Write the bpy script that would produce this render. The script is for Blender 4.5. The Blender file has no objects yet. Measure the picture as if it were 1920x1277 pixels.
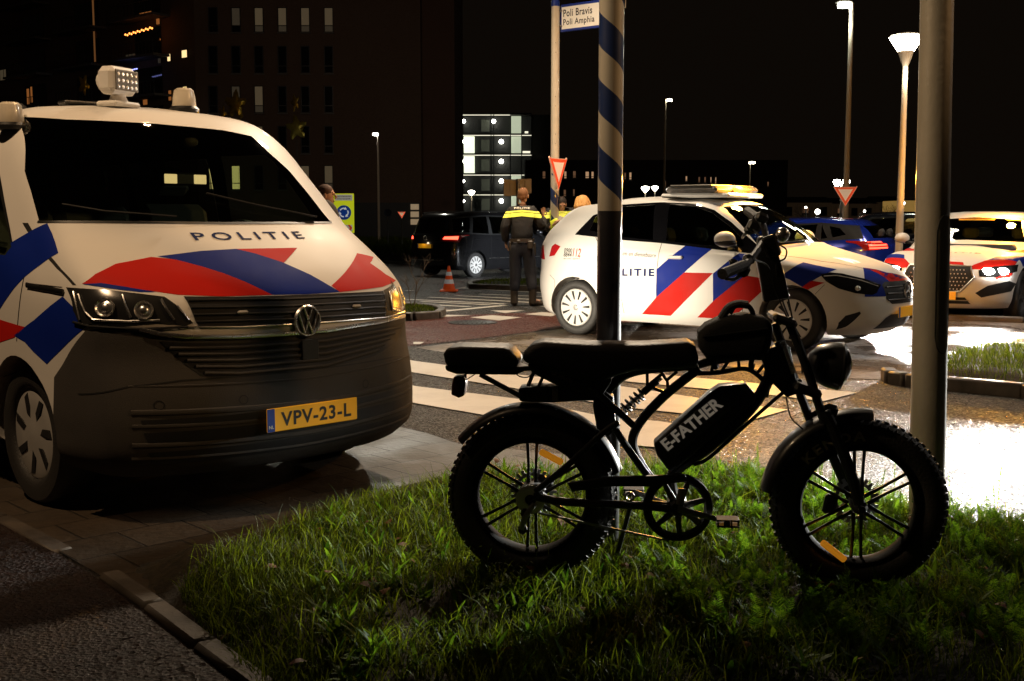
import bpy, bmesh, math, random
import numpy as np
from math import sin, cos, pi, radians, atan, sqrt
from mathutils import Vector, Matrix
from mathutils.geometry import tessellate_polygon
from mathutils.bvhtree import BVHTree

random.seed(7)
rng = np.random.default_rng(7)
S = bpy.context.scene
COL = S.collection

# ---------------------------------------------------------------- camera, world, exposure
FP, CH, HZ = 2160.0, 1.38, 408.0            # focal length in photo pixels, eye height, horizon row
PITCH = atan((638.5 - HZ) / FP)
cam_d = bpy.data.cameras.new('camera')
cam_d.sensor_width = 36.0
cam_d.lens = FP / 1920 * 36
cam_d.clip_start = 0.1
cam_d.clip_end = 2000
cam = bpy.data.objects.new('camera', cam_d)
cam.location = (0, 0, CH)
cam.rotation_euler = (pi / 2 - PITCH, 0, 0)
COL.objects.link(cam)
S.camera = cam

W = bpy.data.worlds.new('World')
S.world = W
W.use_nodes = True
bg = W.node_tree.nodes['Background']
bg.inputs['Color'].default_value = (1.0, 0.68, 0.42, 1)
bg.inputs['Strength'].default_value = 0.0034
S.view_settings.view_transform = 'Standard'
S.view_settings.look = 'None'
S.view_settings.exposure = 0.0
S.view_settings.gamma = 1.0
cy = S.cycles
cy.use_denoising = True
cy.use_adaptive_sampling = True
cy.adaptive_threshold = 0.02
cy.sample_clamp_indirect = 3.0
cy.max_bounces = 6
cy.transparent_max_bounces = 12
cy.caustics_reflective = False
cy.caustics_refractive = False


def light(name, typ, loc, energy, color, size=0.1, aim=None, spot=60, blend=0.5):
    d = bpy.data.lights.new(name, typ)
    d.energy = energy
    d.color = color
    if typ == 'AREA':
        d.size = size
    else:
        d.shadow_soft_size = size
    if typ == 'SPOT':
        d.spot_size = radians(spot)
        d.spot_blend = blend
    o = bpy.data.objects.new(name, d)
    o.location = loc
    if aim is not None:
        o.rotation_euler = (Vector(aim) - Vector(loc)).to_track_quat('-Z', 'Y').to_euler()
    COL.objects.link(o)
    return o


AMBER = (1.0, 0.42, 0.04)
WARM = (1.0, 0.62, 0.30)
COOLW = (0.90, 0.95, 1.0)
# street lighting of the place (lamps outside the frame), with unseen fill spots added between
light('street_light_near', 'SPOT', (-4.6, 2.6, 8.6), 1900, (1.0, 0.66, 0.37), 0.10, aim=(-1.4, 7.4, 0.9), spot=50, blend=1.0)
light('pole_fill_left', 'SPOT', (-9.0, 3.0, 9.0), 4200, (1.0, 0.70, 0.40), 0.3, aim=(1.2, 4.6, 4.3), spot=36, blend=0.8)  # added unseen spot, brightens the upper part of both near poles
light('grass_fill_right', 'SPOT', (6.9, 9.6, 1.2), 11000, (1.0, 1.0, 0.92), 0.08, aim=(1.45, 5.55, 0.1), spot=21, blend=0.9)  # unseen low spot, added so the grass behind the bicycle lights up
light('facade_fill', 'SPOT', (-14.0, 52.0, 13.0), 1000, (1.0, 0.72, 0.5), 0.3, aim=(-16.0, 88.0, 8.0), spot=110, blend=1.0)  # fill spot added to lift the brick facade; no lamp stands here
light('blue_car_fill', 'SPOT', (8.5, 17.5, 7.5), 1300, (1.0, 0.80, 0.60), 0.2, aim=(5.9, 22.5, 0.8), spot=60, blend=0.8)  # made-up spot that brightens the blue hatchback
light('street_light_over', 'SPOT', (-1.6, 10.6, 9.0), 620, (1.0, 0.56, 0.24), 0.12, aim=(-1.6, 8.2, 0), spot=58, blend=1.0)
light('pole_fill_right', 'SPOT', (10.5, 3.2, 7.0), 1700, (1.0, 0.58, 0.26), 0.2, aim=(1.3, 4.65, 3.6), spot=24, blend=0.7)  # invented warm spot giving both poles a lit right side
light('street_light_road', 'SPOT', (1.0, 16.5, 9.0), 3800, (1.0, 0.79, 0.56), 0.3, aim=(1.0, 12.5, 0), spot=115, blend=0.6)
light('street_light_side', 'SPOT', (13.0, 12.0, 8.0), 1300, (1.0, 0.90, 0.80), 0.3, aim=(5.0, 12.0, 0), spot=90, blend=0.7)
light('street_light_far', 'SPOT', (-4.0, 36.0, 9.0), 1600, (0.95, 0.9, 0.75), 0.3, aim=(-3.0, 31.0, 0), spot=110, blend=0.6)
light('sign_pole_fill', 'SPOT', (-4.5, 14.0, 7.0), 1500, (1.0, 0.74, 0.46), 0.2, aim=(0.6, 19.0, 2.4), spot=40, blend=0.9)  # extra spot added for the street-name pole, no real lamp
# dipped beam of a vehicle out of sight behind the van, then an added spot
light('dipped_beam', 'SPOT', (-1.9, 11.0, 0.62), 1500, (1.0, 0.86, 0.66), 0.07, aim=(1.95, 13.7, 0.30), spot=46, blend=1.0)
light('carrier_fill', 'SPOT', (4.2, 24.5, 0.6), 4500, COOLW, 0.07, aim=(0.6, 30.5, -0.1), spot=34, blend=0.6)  # added hidden spot for the people carrier's flank, not a vehicle's beam


def GZ(x, y):
    """height of the road surface: it falls gently away from the camera."""
    return -0.012 * min(max(y - 17.0, 0.0), 40.0)


def ray(px, py):
    c, s = cos(PITCH), sin(PITCH)
    a = (px - 960) / FP
    b = (638.5 - py) / FP
    return Vector((a, c + b * s, -s + b * c))


def at(px, py, z=None, dz=0.0):
    """photo pixel -> point on the ground (or on the level z)"""
    d = ray(px, py)
    zz = 0.0 if z is None else z
    for _ in range(12):
        k = (zz + dz - CH) / d.z
        if z is not None:
            break
        zz = GZ(d.x * k, d.y * k)
    return Vector((d.x * k, d.y * k, zz + dz))


def atY(px, py, Y):
    d = ray(px, py)
    k = Y / d.y
    return Vector((d.x * k, Y, CH + d.z * k))


# ---------------------------------------------------------------- materials
MATS = {}


def srgb(r, g, b):
    f = lambda c: ((c / 255 + 0.055) / 1.055) ** 2.4 if c > 10 else c / 255 / 12.92
    return (f(r), f(g), f(b))


def mat(name, col, rough=0.5, metal=0.0, vary=0.12, scale=6.0, bump=0.0, bscale=60.0, coat=0.0, emit=0.0, ecol=None,
        inner=None, spec=0.5, retro=0.0, trans=0.0):
    if name in MATS:
        return MATS[name]
    m = bpy.data.materials.new(name)
    m.use_nodes = True
    nt = m.node_tree
    N, L = nt.nodes, nt.links
    p = N['Principled BSDF']
    out = N['Material Output']
    p.inputs['Roughness'].default_value = rough
    p.inputs['Metallic'].default_value = metal
    p.inputs['Coat Weight'].default_value = coat
    p.inputs['Coat Roughness'].default_value = 0.05
    p.inputs['Specular IOR Level'].default_value = spec
    p.inputs['Transmission Weight'].default_value = trans
    tc = N.new('ShaderNodeTexCoord')
    nz = N.new('ShaderNodeTexNoise')
    nz.inputs['Scale'].default_value = scale
    nz.inputs['Detail'].default_value = 5
    L.new(tc.outputs['Object'], nz.inputs['Vector'])
    mx = N.new('ShaderNodeMix')
    mx.data_type = 'RGBA'
    lo = [max(0, c * (1 - vary)) for c in col]
    hi = [min(1, c * (1 + vary)) for c in col]
    mx.inputs['A'].default_value = (*lo, 1)
    mx.inputs['B'].default_value = (*hi, 1)
    L.new(nz.outputs['Fac'], mx.inputs['Factor'])
    L.new(mx.outputs['Result'], p.inputs['Base Color'])
    mr = N.new('ShaderNodeMapRange')
    mr.inputs['To Min'].default_value = max(0.02, rough * 0.75)
    mr.inputs['To Max'].default_value = min(1, rough * 1.3)
    L.new(nz.outputs['Fac'], mr.inputs['Value'])
    L.new(mr.outputs['Result'], p.inputs['Roughness'])
    if bump:
        n2 = N.new('ShaderNodeTexNoise')
        n2.inputs['Scale'].default_value = bscale
        n2.inputs['Detail'].default_value = 4
        L.new(tc.outputs['Object'], n2.inputs['Vector'])
        bp = N.new('ShaderNodeBump')
        bp.inputs['Strength'].default_value = bump
        bp.inputs['Distance'].default_value = 0.01
        L.new(n2.outputs['Fac'], bp.inputs['Height'])
        L.new(bp.outputs['Normal'], p.inputs['Normal'])
    if emit:
        p.inputs['Emission Color'].default_value = (*(ecol or col), 1)
        p.inputs['Emission Strength'].default_value = emit
    if inner is not None:                      # sheet metal: dark trim on the inside face
        q = N.new('ShaderNodeBsdfDiffuse')
        q.inputs['Color'].default_value = (*inner, 1)
        ge = N.new('ShaderNodeNewGeometry')
        ms = N.new('ShaderNodeMixShader')
        L.new(ge.outputs['Backfacing'], ms.inputs[0])
        L.new(p.outputs[0], ms.inputs[1])
        L.new(q.outputs[0], ms.inputs[2])
        L.new(ms.outputs[0], out.inputs[0])
    MATS[name] = m
    return m


def glass(name, tint, refl=(1, 1, 1), rough=0.02):
    if name in MATS:
        return MATS[name]
    m = bpy.data.materials.new(name)
    m.use_nodes = True
    nt = m.node_tree
    N, L = nt.nodes, nt.links
    N.remove(N['Principled BSDF'])
    t = N.new('ShaderNodeBsdfTransparent')
    t.inputs[0].default_value = (*tint, 1)
    g = N.new('ShaderNodeBsdfGlossy')
    g.inputs['Color'].default_value = (*refl, 1)
    g.inputs['Roughness'].default_value = rough
    lw = N.new('ShaderNodeLayerWeight')
    pw = N.new('ShaderNodeMath')
    pw.operation = 'POWER'
    pw.inputs[1].default_value = 4.5
    L.new(lw.outputs['Facing'], pw.inputs[0])
    fr = N.new('ShaderNodeMath')
    fr.operation = 'MULTIPLY_ADD'
    fr.inputs[1].default_value = .85
    fr.inputs[2].default_value = .05
    L.new(pw.outputs[0], fr.inputs[0])
    nz = N.new('ShaderNodeTexNoise')
    nz.inputs['Scale'].default_value = 1.5
    bp = N.new('ShaderNodeBump')
    bp.inputs['Strength'].default_value = 0.02
    L.new(nz.outputs['Fac'], bp.inputs['Height'])
    L.new(bp.outputs['Normal'], g.inputs['Normal'])
    ms = N.new('ShaderNodeMixShader')
    L.new(fr.outputs[0], ms.inputs[0])
    L.new(t.outputs[0], ms.inputs[1])
    L.new(g.outputs[0], ms.inputs[2])
    L.new(ms.outputs[0], N['Material Output'].inputs[0])
    MATS[name] = m
    return m


def glow(name, col, strength):
    if name in MATS:
        return MATS[name]
    return mat(name, col, 0.4, emit=strength, ecol=col, vary=0.05)


WHITE_PAINT = mat('white_paint', (0.72, 0.70, 0.66), 0.50, coat=0.22, vary=0.04, scale=2.0, inner=(0.012, 0.012, 0.012))
BLUE_FILM = mat('blue_film', srgb(14, 38, 130), 0.6, coat=0.0, spec=.1, vary=0.08)
RED_FILM = mat('red_film', srgb(190, 30, 20), 0.6, coat=0.0, spec=.1, vary=0.08)
BLACK_PAINT = mat('black_paint', (0.010, 0.010, 0.011), 0.20, coat=1.0, vary=0.1, inner=(0.01, 0.01, 0.01))
BLUE_PAINT = mat('blue_paint', (0.012, 0.035, 0.38), 0.22, coat=1.0, metal=0.3, vary=0.1, inner=(0.01, 0.01, 0.01))
GREY_PLASTIC = mat('grey_plastic', (0.055, 0.050, 0.045), 0.78, bump=0.25, spec=.3, bscale=300, vary=0.15)
DARK_PLASTIC = mat('dark_plastic', (0.010, 0.010, 0.010), 0.42, vary=0.2)
BLACK = mat('black_matte', (0.005, 0.005, 0.005), 0.7)
CHROME = mat('chrome', (0.85, 0.84, 0.82), 0.27, metal=1.0, vary=0.05)
STEEL = mat('steel', (0.30, 0.30, 0.30), 0.35, metal=0.9, vary=0.2)
GALV = mat('galvanised_steel', (0.29, 0.26, 0.21), 0.50, metal=0.1, coat=0.5, vary=0.30, scale=3.0, bump=0.15, bscale=40)
RUBBER = mat('tyre_rubber', (0.022, 0.021, 0.020), 0.62, bump=0.3, bscale=120, vary=0.2)
ALLOY = mat('wheel_silver', (0.50, 0.49, 0.47), 0.35, metal=0.35, vary=0.12)
GLASS = glass('car_glass', (0.58, 0.68, 0.56))
TINT = glass('tinted_glass', (0.20, 0.21, 0.20))
LENS = glass('lamp_lens', (0.86, 0.86, 0.86))
SEATF = mat('seat_fabric', (0.06, 0.058, 0.055), 0.9)
PLATE_Y = mat('plate_yellow', (0.80, 0.36, 0.01), 0.45, emit=0.16, ecol=(1, .45, .01))  # emission stands in for lamplight the reflective plate throws back
PLATE_B = mat('plate_blue', (0.02, 0.06, 0.35), 0.4)
INK = mat('black_ink', (0.008, 0.008, 0.01), 0.5)
INK_W = mat('white_ink', (0.75, 0.74, 0.70), 0.5)
INK_B = mat('blue_ink', (0.012, 0.022, 0.10), 0.85, spec=.15)
INK_R = mat('red_ink', (0.75, 0.05, 0.03), 0.5)


# ---------------------------------------------------------------- object helpers
def tag(o, label=None, cat=None, group=None, kind=None):
    for k, v in (('label', label), ('category', cat), ('group', group), ('kind', kind)):
        if v:
            o[k] = v
    return o


def empty(name, loc=(0, 0, 0), rz=0.0, label=None, cat=None, group=None):
    o = bpy.data.objects.new(name, None)
    o.location = loc
    o.rotation_euler = (0, 0, rz)
    o.empty_display_size = 0.1
    COL.objects.link(o)
    return tag(o, label, cat, group)


def link_mesh(name, me, material, parent=None):
    o = bpy.data.objects.new(name, me)
    if material is not None and not me.materials:
        me.materials.append(material)
    COL.objects.link(o)
    if parent is not None:
        o.parent = parent
    return o


def copy_tree(o, parent=None):
    c = o.copy()
    COL.objects.link(c)
    if parent is not None:
        c.parent = parent
    for ch in o.children:
        copy_tree(ch, c)
    return c


def frame_of(d):
    d = Vector(d).normalized()
    u = d.cross(Vector((0, 0, 1)))
    if u.length < 1e-4:
        u = Vector((1, 0, 0))
    u.normalize()
    return u, d.cross(u).normalized()


class MB:
    """collects shapes into one mesh"""

    def __init__(s):
        s.v, s.f = [], []

    def add(s, vs, fs, M=None):
        n = len(s.v)
        s.v += [tuple(M @ Vector(p)) if M is not None else tuple(p) for p in vs]
        s.f += [tuple(i + n for i in f) for f in fs]
        return s

    def box(s, c, d, M=None, rot=None, bev=0.0):
        x, y, z = d[0] / 2, d[1] / 2, d[2] / 2
        if bev:
            b = min(bev, x * .9, y * .9, z * .9)
            vs = []
            for sx in (-1, 1):
                for sy in (-1, 1):
                    for sz in (-1, 1):
                        vs += [(sx * x, sy * (y - b), sz * (z - b)), (sx * (x - b), sy * y, sz * (z - b)), (sx * (x - b), sy * (y - b), sz * z)]
            bm = bmesh.new()
            for p in vs:
                bm.verts.new(p)
            r = bmesh.ops.convex_hull(bm, input=bm.verts)
            bm.verts.index_update()
            fs = [tuple(v.index for v in f.verts) for f in bm.faces]
            vs = [v.co.copy() for v in bm.verts]
            bm.free()
        else:
            vs = [(sx * x, sy * y, sz * z) for sx in (-1, 1) for sy in (-1, 1) for sz in (-1, 1)]
            fs = [(0, 1, 3, 2), (4, 6, 7, 5), (0, 4, 5, 1), (2, 3, 7, 6), (0, 2, 6, 4), (1, 5, 7, 3)]
        R = Matrix.Translation(c)
        if rot is not None:
            R = R @ rot.to_4x4() if isinstance(rot, Matrix) else R @ Matrix.Rotation(rot, 4, 'Z')
        return s.add([R @ Vector(p) for p in vs], fs, M)

    def tube(s, pts, r, n=10, cap=True, M=None, flat=1.0):
        pts = [Vector(p) for p in pts]
        rs = r if isinstance(r, (list, tuple)) else [r] * len(pts)
        vs, fs = [], []
        pu = None
        for i, p in enumerate(pts):
            d = (pts[min(i + 1, len(pts) - 1)] - pts[max(i - 1, 0)])
            if pu is None:
                u, w = frame_of(d)
            else:
                d.normalize()
                u = (pu - d * pu.dot(d)).normalized()
                w = d.cross(u)
            pu = u
            for k in range(n):
                a = 2 * pi * k / n
                vs.append(p + u * cos(a) * rs[i] * flat + w * sin(a) * rs[i])
        for i in range(len(pts) - 1):
            for k in range(n):
                fs.append((i * n + k, i * n + (k + 1) % n, (i + 1) * n + (k + 1) % n, (i + 1) * n + k))
        if cap:
            fs.append(tuple(range(n))[::-1])
            fs.append(tuple((len(pts) - 1) * n + k for k in range(n)))
        return s.add(vs, fs, M)

    def lathe(s, prof, n=24, M=None, a0=0.0, a1=2 * pi):
        """prof: [(radius, height)], axis z"""
        full = abs(a1 - a0 - 2 * pi) < 1e-6
        m = n if full else n + 1
        vs, fs = [], []
        for r, h in prof:
            for k in range(m):
                a = a0 + (a1 - a0) * k / n
                vs.append((r * cos(a), r * sin(a), h))
        for i in range(len(prof) - 1):
            for k in range(n):
                k2 = (k + 1) % m
                fs.append((i * m + k, i * m + k2, (i + 1) * m + k2, (i + 1) * m + k))
        return s.add(vs, fs, M)

    def ell(s, c, r, n=16, m=10, M=None, rot=None):
        prof = [(max(1e-5, sin(pi * i / m)), -cos(pi * i / m)) for i in range(m + 1)]
        T = Matrix.Translation(c)
        if rot is not None:
            T = T @ rot.to_4x4()
        T = T @ Matrix.Diagonal((r[0], r[1], r[2], 1))
        return s.lathe(prof, n, (M @ T) if M is not None else T)

    def prism(s, poly, lo, hi, axis='y', M=None):
        """2D outline extruded along an axis; axis y: outline is (x,z)"""
        n = len(poly)

        def P(p, t):
            return {'y': (p[0], t, p[1]), 'x': (t, p[0], p[1]), 'z': (p[0], p[1], t)}[axis]
        vs = [P(p, lo) for p in poly] + [P(p, hi) for p in poly]
        tri = tessellate_polygon([[Vector((p[0], p[1], 0)) for p in poly]])
        fs = [tuple(t) for t in tri] + [tuple(i + n for i in t)[::-1] for t in tri]
        fs += [(i, (i + 1) % n, (i + 1) % n + n, i + n) for i in range(n)]
        return s.add(vs, fs, M)

    def build(s, name, material, parent=None, smooth=35, label=None):
        me = bpy.data.meshes.new(name)
        me.from_pydata([tuple(p) for p in s.v], [], s.f)
        bm = bmesh.new()
        bm.from_mesh(me)
        bmesh.ops.remove_doubles(bm, verts=bm.verts, dist=1e-5)
        bmesh.ops.dissolve_degenerate(bm, edges=bm.edges, dist=1e-6)
        bmesh.ops.recalc_face_normals(bm, faces=bm.faces)
        bm.to_mesh(me)
        bm.free()
        if smooth:
            me.polygons.foreach_set('use_smooth', [True] * len(me.polygons))
            me.set_sharp_from_angle(angle=radians(smooth))
        o = link_mesh(name, me, material, parent)
        if label:
            o['label'] = label
        return o


def bezier(pts, n=8):
    """smooth curve through the points"""
    P = [Vector(p) for p in pts]
    out = []
    for i in range(len(P) - 1):
        a, b = P[i], P[i + 1]
        t0 = (P[i + 1] - P[i - 1]) / 2 if i else (b - a)
        t1 = (P[i + 2] - P[i]) / 2 if i + 2 < len(P) else (b - a)
        for k in range(n):
            t = k / n
            out.append(a * (2 * t**3 - 3 * t**2 + 1) + t0 * (t**3 - 2 * t**2 + t) + b * (-2 * t**3 + 3 * t**2) + t1 * (t**3 - t**2))
    out.append(P[-1])
    return out


TXT = {}


def text_geo(s, size=1.0, bold=0.0, space=1.0, shear=0.0):
    """text -> (verts 2D, faces), centred on the origin"""
    key = (s, size, bold, space, shear)
    if key in TXT:
        return TXT[key]
    c = bpy.data.curves.new('t', 'FONT')
    c.body = s
    c.size = size
    c.offset = bold
    c.space_character = space
    c.shear = shear
    c.align_x = 'LEFT'
    c.resolution_u = 3
    c.fill_mode = 'FRONT'
    o = bpy.data.objects.new('t', c)
    COL.objects.link(o)
    dg = bpy.context.evaluated_depsgraph_get()
    me = bpy.data.meshes.new_from_object(o.evaluated_get(dg))
    bm = bmesh.new()
    bm.from_mesh(me)
    bmesh.ops.triangulate(bm, faces=bm.faces)
    bmesh.ops.remove_doubles(bm, verts=bm.verts, dist=1e-5)
    bm.verts.index_update()
    vs = [v.co.to_2d() for v in bm.verts]
    fs = [tuple(v.index for v in f.verts) for f in bm.faces]
    bm.free()
    bpy.data.objects.remove(o)
    bpy.data.meshes.remove(me)
    x0, x1 = min(v.x for v in vs), max(v.x for v in vs)
    y0, y1 = min(v.y for v in vs), max(v.y for v in vs)
    vs = [(v.x - (x0 + x1) / 2, v.y - (y0 + y1) / 2) for v in vs]
    TXT[key] = (vs, fs, x1 - x0, y1 - y0)
    return TXT[key]


def text_obj(name, s, material, parent, org, ux, uy, width=None, height=None, bold=0.0, space=1.0, shear=0.0, fn=None, label=None, thick=0.0):
    """lettering laid on the plane through org spanned by ux (reading direction) and uy (up); fn bends it onto a surface"""
    vs, fs, w, h = text_geo(s, 1.0, bold, space, shear)
    sx = (width / w) if width else height / h
    sy = (height / h) if height else sx
    org, ux, uy = Vector(org), Vector(ux).normalized(), Vector(uy).normalized()
    pts = [org + ux * (v[0] * sx) + uy * (v[1] * sy) for v in vs]
    if fn:
        pts = [fn(p) for p in pts]
    me = bpy.data.meshes.new(name)
    me.from_pydata([tuple(p) for p in pts], [], fs)
    o = link_mesh(name, me, material, parent)
    if label:
        o['label'] = label
    return o

# ---------------------------------------------------------------- vehicle shells
def refine(P, k):
    """Hermite refinement along axis 0 of an array (n, ..., 3)"""
    n = len(P)
    d = np.linalg.norm(np.diff(P, axis=0), axis=-1, keepdims=True) + 1e-5
    s = np.diff(P, axis=0) / d
    T = np.zeros_like(P)
    T[1:-1] = (s[:-1] * d[1:] + s[1:] * d[:-1]) / (d[1:] + d[:-1])
    T[0] = s[0]
    T[-1] = s[-1]
    out = []
    for i in range(n - 1):
        for j in range(k):
            t = j / k
            out.append(P[i] * (2 * t**3 - 3 * t**2 + 1) + T[i] * d[i] * (t**3 - 2 * t**2 + t)
                       + P[i + 1] * (3 * t**2 - 2 * t**3) + T[i + 1] * d[i] * (t**3 - t**2))
    out.append(P[-1])
    return np.array(out)


def shell_rows(rows):
    """rows: (xf, xr, w, cf, cr, zf, zA, zB, zC, zr) from sill to roof -> control net (rows, columns, 3)"""
    net = []
    for xf, xr, w, cf, cr, zf, zA, zB, zC, zr in rows:
        r = []
        for k, yy, zz in ((0, 0, zf), (.08, .40, zf + (zA - zf) * .03), (.33, .72, zf + (zA - zf) * .18), (.68, .92, zf + (zA - zf) * .5)):
            r.append((xf - k * cf, yy * w, zz))
        xa, xc = xf - 1.3 * cf, xr + 1.3 * cr
        for i in range(6):
            t = i / 5
            z = zA * (1 - t) * (1 - 2 * t) + zB * 4 * t * (1 - t) + zC * t * (2 * t - 1)
            r.append((xa + (xc - xa) * t, w * (1 + .006 * 4 * t * (1 - t)), z))
        for k, yy, zz in ((.68, .92, zC + (zr - zC) * .5), (.33, .72, zC + (zr - zC) * .8), (.08, .40, zr), (0, 0, zr)):
            r.append((xr + k * cr, yy * w, zz))
        net.append(r)
    return np.array(net, float)


def shell_mesh(rows, ku=4, kv=4):
    net = shell_rows(rows)
    bot = net[0].copy()
    bot[:, 1] = 0
    # across columns: mirror first so the centre line stays smooth
    full = np.concatenate([net[:, ::-1] * [1, -1, 1], net[:, 1:]], axis=1)     # from rear right over the front to rear left
    g = refine(full.transpose(1, 0, 2), ku).transpose(1, 0, 2)
    g = refine(g, kv)
    nr, nc = g.shape[:2]
    vs = [tuple(p) for p in g.reshape(-1, 3)]
    fs = []
    for i in range(nr - 1):
        for j in range(nc - 1):
            a = i * nc + j
            fs.append((a, a + 1, a + 1 + nc, a + nc))
    # close the floor
    b0 = len(vs)
    for j in range(nc):
        x, y, z = g[0, j]
        vs.append((x, y * 0.0, z))
    for j in range(nc - 1):
        fs.append((j + 1, j, b0 + j, b0 + j + 1))
    bm = bmesh.new()
    bv = [bm.verts.new(p) for p in vs]
    for f in fs:
        try:
            bm.faces.new([bv[i] for i in f])
        except ValueError:
            pass
    bmesh.ops.remove_doubles(bm, verts=bm.verts, dist=2e-4)
    bmesh.ops.dissolve_degenerate(bm, edges=bm.edges, dist=1e-5)
    bmesh.ops.holes_fill(bm, edges=[e for e in bm.edges if e.is_boundary], sides=0)
    bmesh.ops.recalc_face_normals(bm, faces=bm.faces)
    me = bpy.data.meshes.new('shell')
    bm.to_mesh(me)
    bm.free()
    return me


AX = {'y': (0, 2), 'x': (1, 2), 'z': (0, 1)}


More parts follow.
